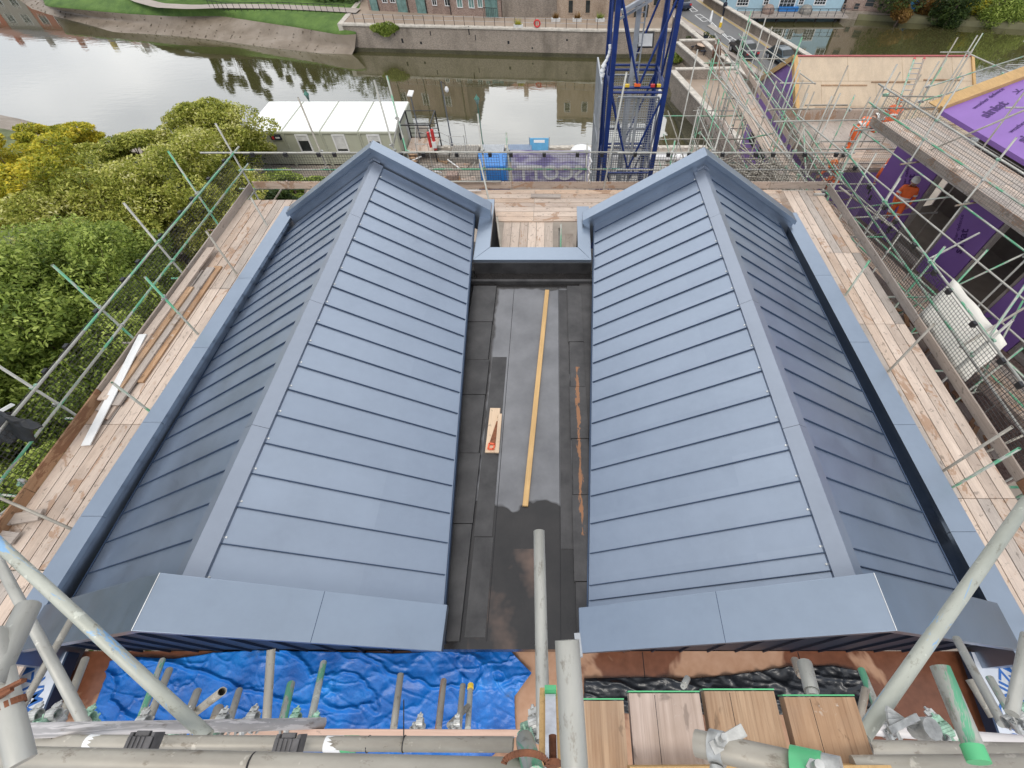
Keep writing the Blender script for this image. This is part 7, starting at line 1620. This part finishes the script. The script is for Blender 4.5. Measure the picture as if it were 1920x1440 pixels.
for k in range(160):
    c = Vector((6.9+rg.gauss(0, .55), 14.6+rg.gauss(0, .6), -1.6+abs(rg.gauss(0, .35)))); a = rg.uniform(0, 6.28); d = Vector((math.cos(a), math.sin(a), rg.uniform(-.5,.5)))*rg.uniform(.2,.6); bd.tube(c-d, c+d, .022, 6)
o_ = bd.build('tube_offcuts', M['galv_dull']); tag(o_, 'dense heap of short scaffold tubes behind the guard right of the right roof apex', kind='stuff')
pf_ = MB(); pf_.box((5.6,13.6,-1.75), (8.3,15.8,-1.68)); o_ = pf_.build('loading_platform', M['board_grey']); tag(o_, 'board loading platform carrying the heap of tube offcuts', 'platform')
# ---------------------------------------------------------------- people
def person(label, loc, face, pose, helmet=(.85,.85,.80)):
    """pose: dict of joint positions in body space (x right, y forward, z up), metres"""
    t = thing('person', label, 'person', loc, face)
    J = dict(pelvis=(0,0,.95), waist=(0,0,1.1), chest=(0,0,1.33), neck=(0,.0,1.50), head=(0,.02,1.63), crown=(0,.02,1.74),
        hipL=(-.10,0,.92), hipR=(.10,0,.92), kneeL=(-.11,.03,.50), kneeR=(.11,.03,.50), ankL=(-.11,-.01,.10), ankR=(.11,-.01,.10), toeL=(-.12,.17,.05), toeR=(.12,.17,.05),
        shL=(-.19,0,1.43), shR=(.19,0,1.43), elL=(-.25,.03,1.15), elR=(.25,.03,1.15), wrL=(-.25,.15,.92), wrR=(.25,.15,.92)); J.update(pose)
    names = list(J); idx = {k: i for i, k in enumerate(names)}
    E = [('pelvis','waist'),('waist','chest'),('chest','neck'),('neck','head'),('head','crown'),('pelvis','hipL'),('pelvis','hipR'),('hipL','kneeL'),('hipR','kneeR'),('kneeL','ankL'),('kneeR','ankR'),('ankL','toeL'),('ankR','toeR'),('chest','shL'),('chest','shR'),('shL','elL'),('shR','elR'),('elL','wrL'),('elR','wrR')]
    rad = dict(pelvis=.155, waist=.14, chest=.165, neck=.065, head=.095, crown=.075, hipL=.11, hipR=.11, kneeL=.075, kneeR=.075, ankL=.055, ankR=.055, toeL=.045, toeR=.045, shL=.075, shR=.075, elL=.055, elR=.055, wrL=.038, wrR=.038)
    me = bpy.data.meshes.new('skel'); me.from_pydata([J[k] for k in names], [(idx[a], idx[b_]) for a, b_ in E], [])
    o = bpy.data.objects.new('skel', me); COL.objects.link(o); o.modifiers.new('skin', 'SKIN'); o.modifiers.new('sub', 'SUBSURF').levels = 2
    for k in names:
        sv = me.skin_vertices[0].data[idx[k]]; sv.radius = (rad[k]*(1.12 if k in ('pelvis','chest','waist') else 1), rad[k]*(.8 if k in ('pelvis','chest','waist') else 1)); sv.use_root = (k == 'pelvis')
    bpy.context.view_layer.update(); dg = bpy.context.evaluated_depsgraph_get(); bm_ = bpy.data.meshes.new_from_object(o.evaluated_get(dg)); bpy.data.objects.remove(o)
    vs = [v.co.copy() for v in bm_.vertices]; fs = [tuple(p.vertices) for p in bm_.polygons]; mb = MB(); mi = []
    V = {k: Vector(J[k]) for k in names}
    for f in fs:
        c = sum((vs[i] for i in f), Vector())/len(f); dmin = min((( c-V[k]).length, k) for k in names)[1]
        mi.append(1 if dmin in ('head','crown') or ((c-V['head']).length < .16) else (2 if dmin in ('toeL','toeR','ankL','ankR') else 0))
    mb.v = [tuple(v) for v in vs]; mb.f = fs; mb.m = mi; mb.sm = [True]*len(fs)
    hd = V['head']; up = (V['crown']-V['head']).normalized(); fw = Vector((0,1,0)); fw = (fw-up*fw.dot(up)).normalized(); rt = fw.cross(up)
    # nose, brow, ears, chin as part of the same mesh; fingers on each hand
    mb.tube(hd+fw*.085, hd+fw*.125-up*.01, .014, 6, .008, 1); mb.tube(hd-up*.055+fw*.06, hd-up*.06+fw*.095, .03, 8, .02, 1)
    for s in (-1, 1): mb.tube(hd+rt*s*.09, hd+rt*s*.108+up*.01, .025, 6, .02, 1); mb.tube(hd+fw*.09+rt*s*.032+up*.02, hd+fw*.098+rt*s*.032+up*.02, .009, 6, .009, 2)
    mb.bar(hd+fw*.098-rt*.025-up*.045, hd+fw*.098+rt*.025-up*.045, .006, .008, up, 2)
    for w_, e in (('wrL','elL'), ('wrR','elR')):
        d = (V[w_]-V[e]).normalized(); sd_ = d.orthogonal().normalized(); n_ = d.cross(sd_); mb.bar(V[w_], V[w_]+d*.085, .075, .03, n_, 3)
        for k in range(4): a = V[w_]+d*.08+sd_*(-.028+.019*k); L1 = (.04,.045,.043,.034)[k]; mb.tube(a, a+d*L1-n_*.008, .0095, 6, .009, 3); mb.tube(a+d*L1-n_*.008, a+d*(L1+.02)-n_*.035, .009, 6, .007, 3)
        a = V[w_]+d*.03+sd_*.035; mb.tube(a, a+d*.045+sd_*.025, .011, 6, .008, 3)
    mb.build('body', (M['orange'], M['skin'], M['black'], M['green_paint'] if 'green' in label else M['skin']), t)
    # helmet and reflective bands
    b = MB(); hc = hd+up*.055; prof = [(.135,-.01),(.128,.02),(.12,.06),(.095,.105),(.05,.13),(.01,.135)]; vs = []
    for r_, z in prof:
        for i in range(16): a = 2*math.pi*i/16; vs.append(hc+rt*(r_*math.cos(a)*.9)+fw*(r_*math.sin(a)*(1.1+(.25 if z < 0 and math.sin(a) > 0 else 0)))+up*z)
    b.add(vs, [(j*16+i, j*16+(i+1)%16, (j+1)*16+(i+1)%16, (j+1)*16+i) for j in range(5) for i in range(16)], 0, True); b.add(vs[-16:], [tuple(range(16))]); b.build('helmet', simple('helmet', helmet, .35, 0, .03), t)
    b = MB()
    for a, c, f, r_ in (('hipL','kneeL',.75,.092), ('hipR','kneeR',.75,.092), ('kneeL','ankL',.45,.074), ('kneeR','ankR',.45,.074), ('shL','elL',.6,.070), ('shR','elR',.6,.070)):
        p = V[a].lerp(V[c], f); d = (V[c]-V[a]).normalized(); b.tube(p-d*.028, p+d*.028, r_, 14); b.build('reflective_band', M['silver'], t); b = MB()
    d = (V['chest']-V['waist']).normalized(); p = V['waist']+d*.03; b.tube(p-d*.028, p+d*.028, .168, 18)
    for s in (-1, 1): b.bar(V['waist']+Vector((s*.1,0,0))+d*.05+Vector((0,-.12,.0)), V['chest']+Vector((s*.1,0,0))+d*.10+Vector((0,-.115,0)), .05, .02, (0,1,0))
    b.build('reflective_band', M['silver'], t); return t
bend = dict(waist=(0,.06,1.07), chest=(0,.28,1.22), neck=(0,.43,1.28), head=(0,.54,1.30), crown=(0,.64,1.34), shL=(-.19,.34,1.24), shR=(.19,.34,1.24), elL=(-.24,.46,.99), elR=(.24,.46,.99), wrL=(-.18,.66,.86), wrR=(.18,.68,.88), kneeL=(-.12,.14,.52), kneeR=(.13,-.02,.50), ankL=(-.12,.10,.10), ankR=(.13,-.20,.10), toeL=(-.13,.28,.05), toeR=(.14,-.03,.05))
crouch = dict(pelvis=(0,-.12,.58), waist=(0,-.02,.72), chest=(0,.14,.90), neck=(0,.24,1.04), head=(0,.31,1.14), crown=(0,.35,1.24), hipL=(-.11,-.10,.56), hipR=(.11,-.10,.56), kneeL=(-.16,.32,.52), kneeR=(.16,.28,.50), ankL=(-.14,.06,.10), ankR=(.14,.0,.10), toeL=(-.15,.24,.05), toeR=(.15,.18,.05), shL=(-.19,.16,1.0), shR=(.19,.16,1.0), elL=(-.25,.32,.78), elR=(.25,.34,.80), wrL=(-.16,.50,.66), wrR=(.18,.52,.68))
walk = dict(kneeL=(-.11,.16,.52), ankL=(-.11,.20,.10), toeL=(-.11,.38,.06), kneeR=(.11,-.04,.50), ankR=(.11,-.26,.13), toeR=(.11,-.12,.05), elL=(-.26,-.06,1.14), elR=(.26,.10,1.16), wrL=(-.24,.02,.92), wrR=(.24,.30,1.02))
person('worker in orange hi-vis, white helmet and green gloves bending over before the plywood roof', (11.0, 17.3, -1.94), R(-75), bend)
person('orange-clad worker crouching behind the guard right of the white-helmeted bending worker', (13.2, 18.9, -1.94), R(-20), crouch, (.85,.25,.05))
person('worker in orange hi-vis leaning forward, low behind the far end of the walkway toe board', (11.35, 15.15, -2.4), R(-60), bend, (.8,.2,.05))
person('worker in orange vest and pale helmet standing in the opening between purple piers', Q(1.55, 1.05, -2.4), R(150), walk, (.62,.60,.55))
person('worker in orange hi-vis crouching below the end of the walkway, left of the purple pier', Q(-.7, .3, -2.4), R(100), crouch, (.8,.22,.05))
b_ = bpy.data.materials
pd = thing('person', 'pedestrian in dark clothes on the pavement beside the upstream parapet', 'person', PG(1355, 30)+Vector((0,0,.03)), 0)
b = MB(); b.lathe((0,0,0), [(.10,0),(.12,.1),(.13,.5),(.17,.9),(.20,1.1),(.22,1.38),(.10,1.5),(.06,1.53),(.095,1.6),(.10,1.68),(.06,1.76),(.01,1.78)], 12); b.tube((.22,0,1.4), (.27,.05,.9), .055, 8, .04); b.tube((-.22,0,1.4), (-.27,-.05,.9), .055, 8, .04); b.build('body', M['navy'], pd)
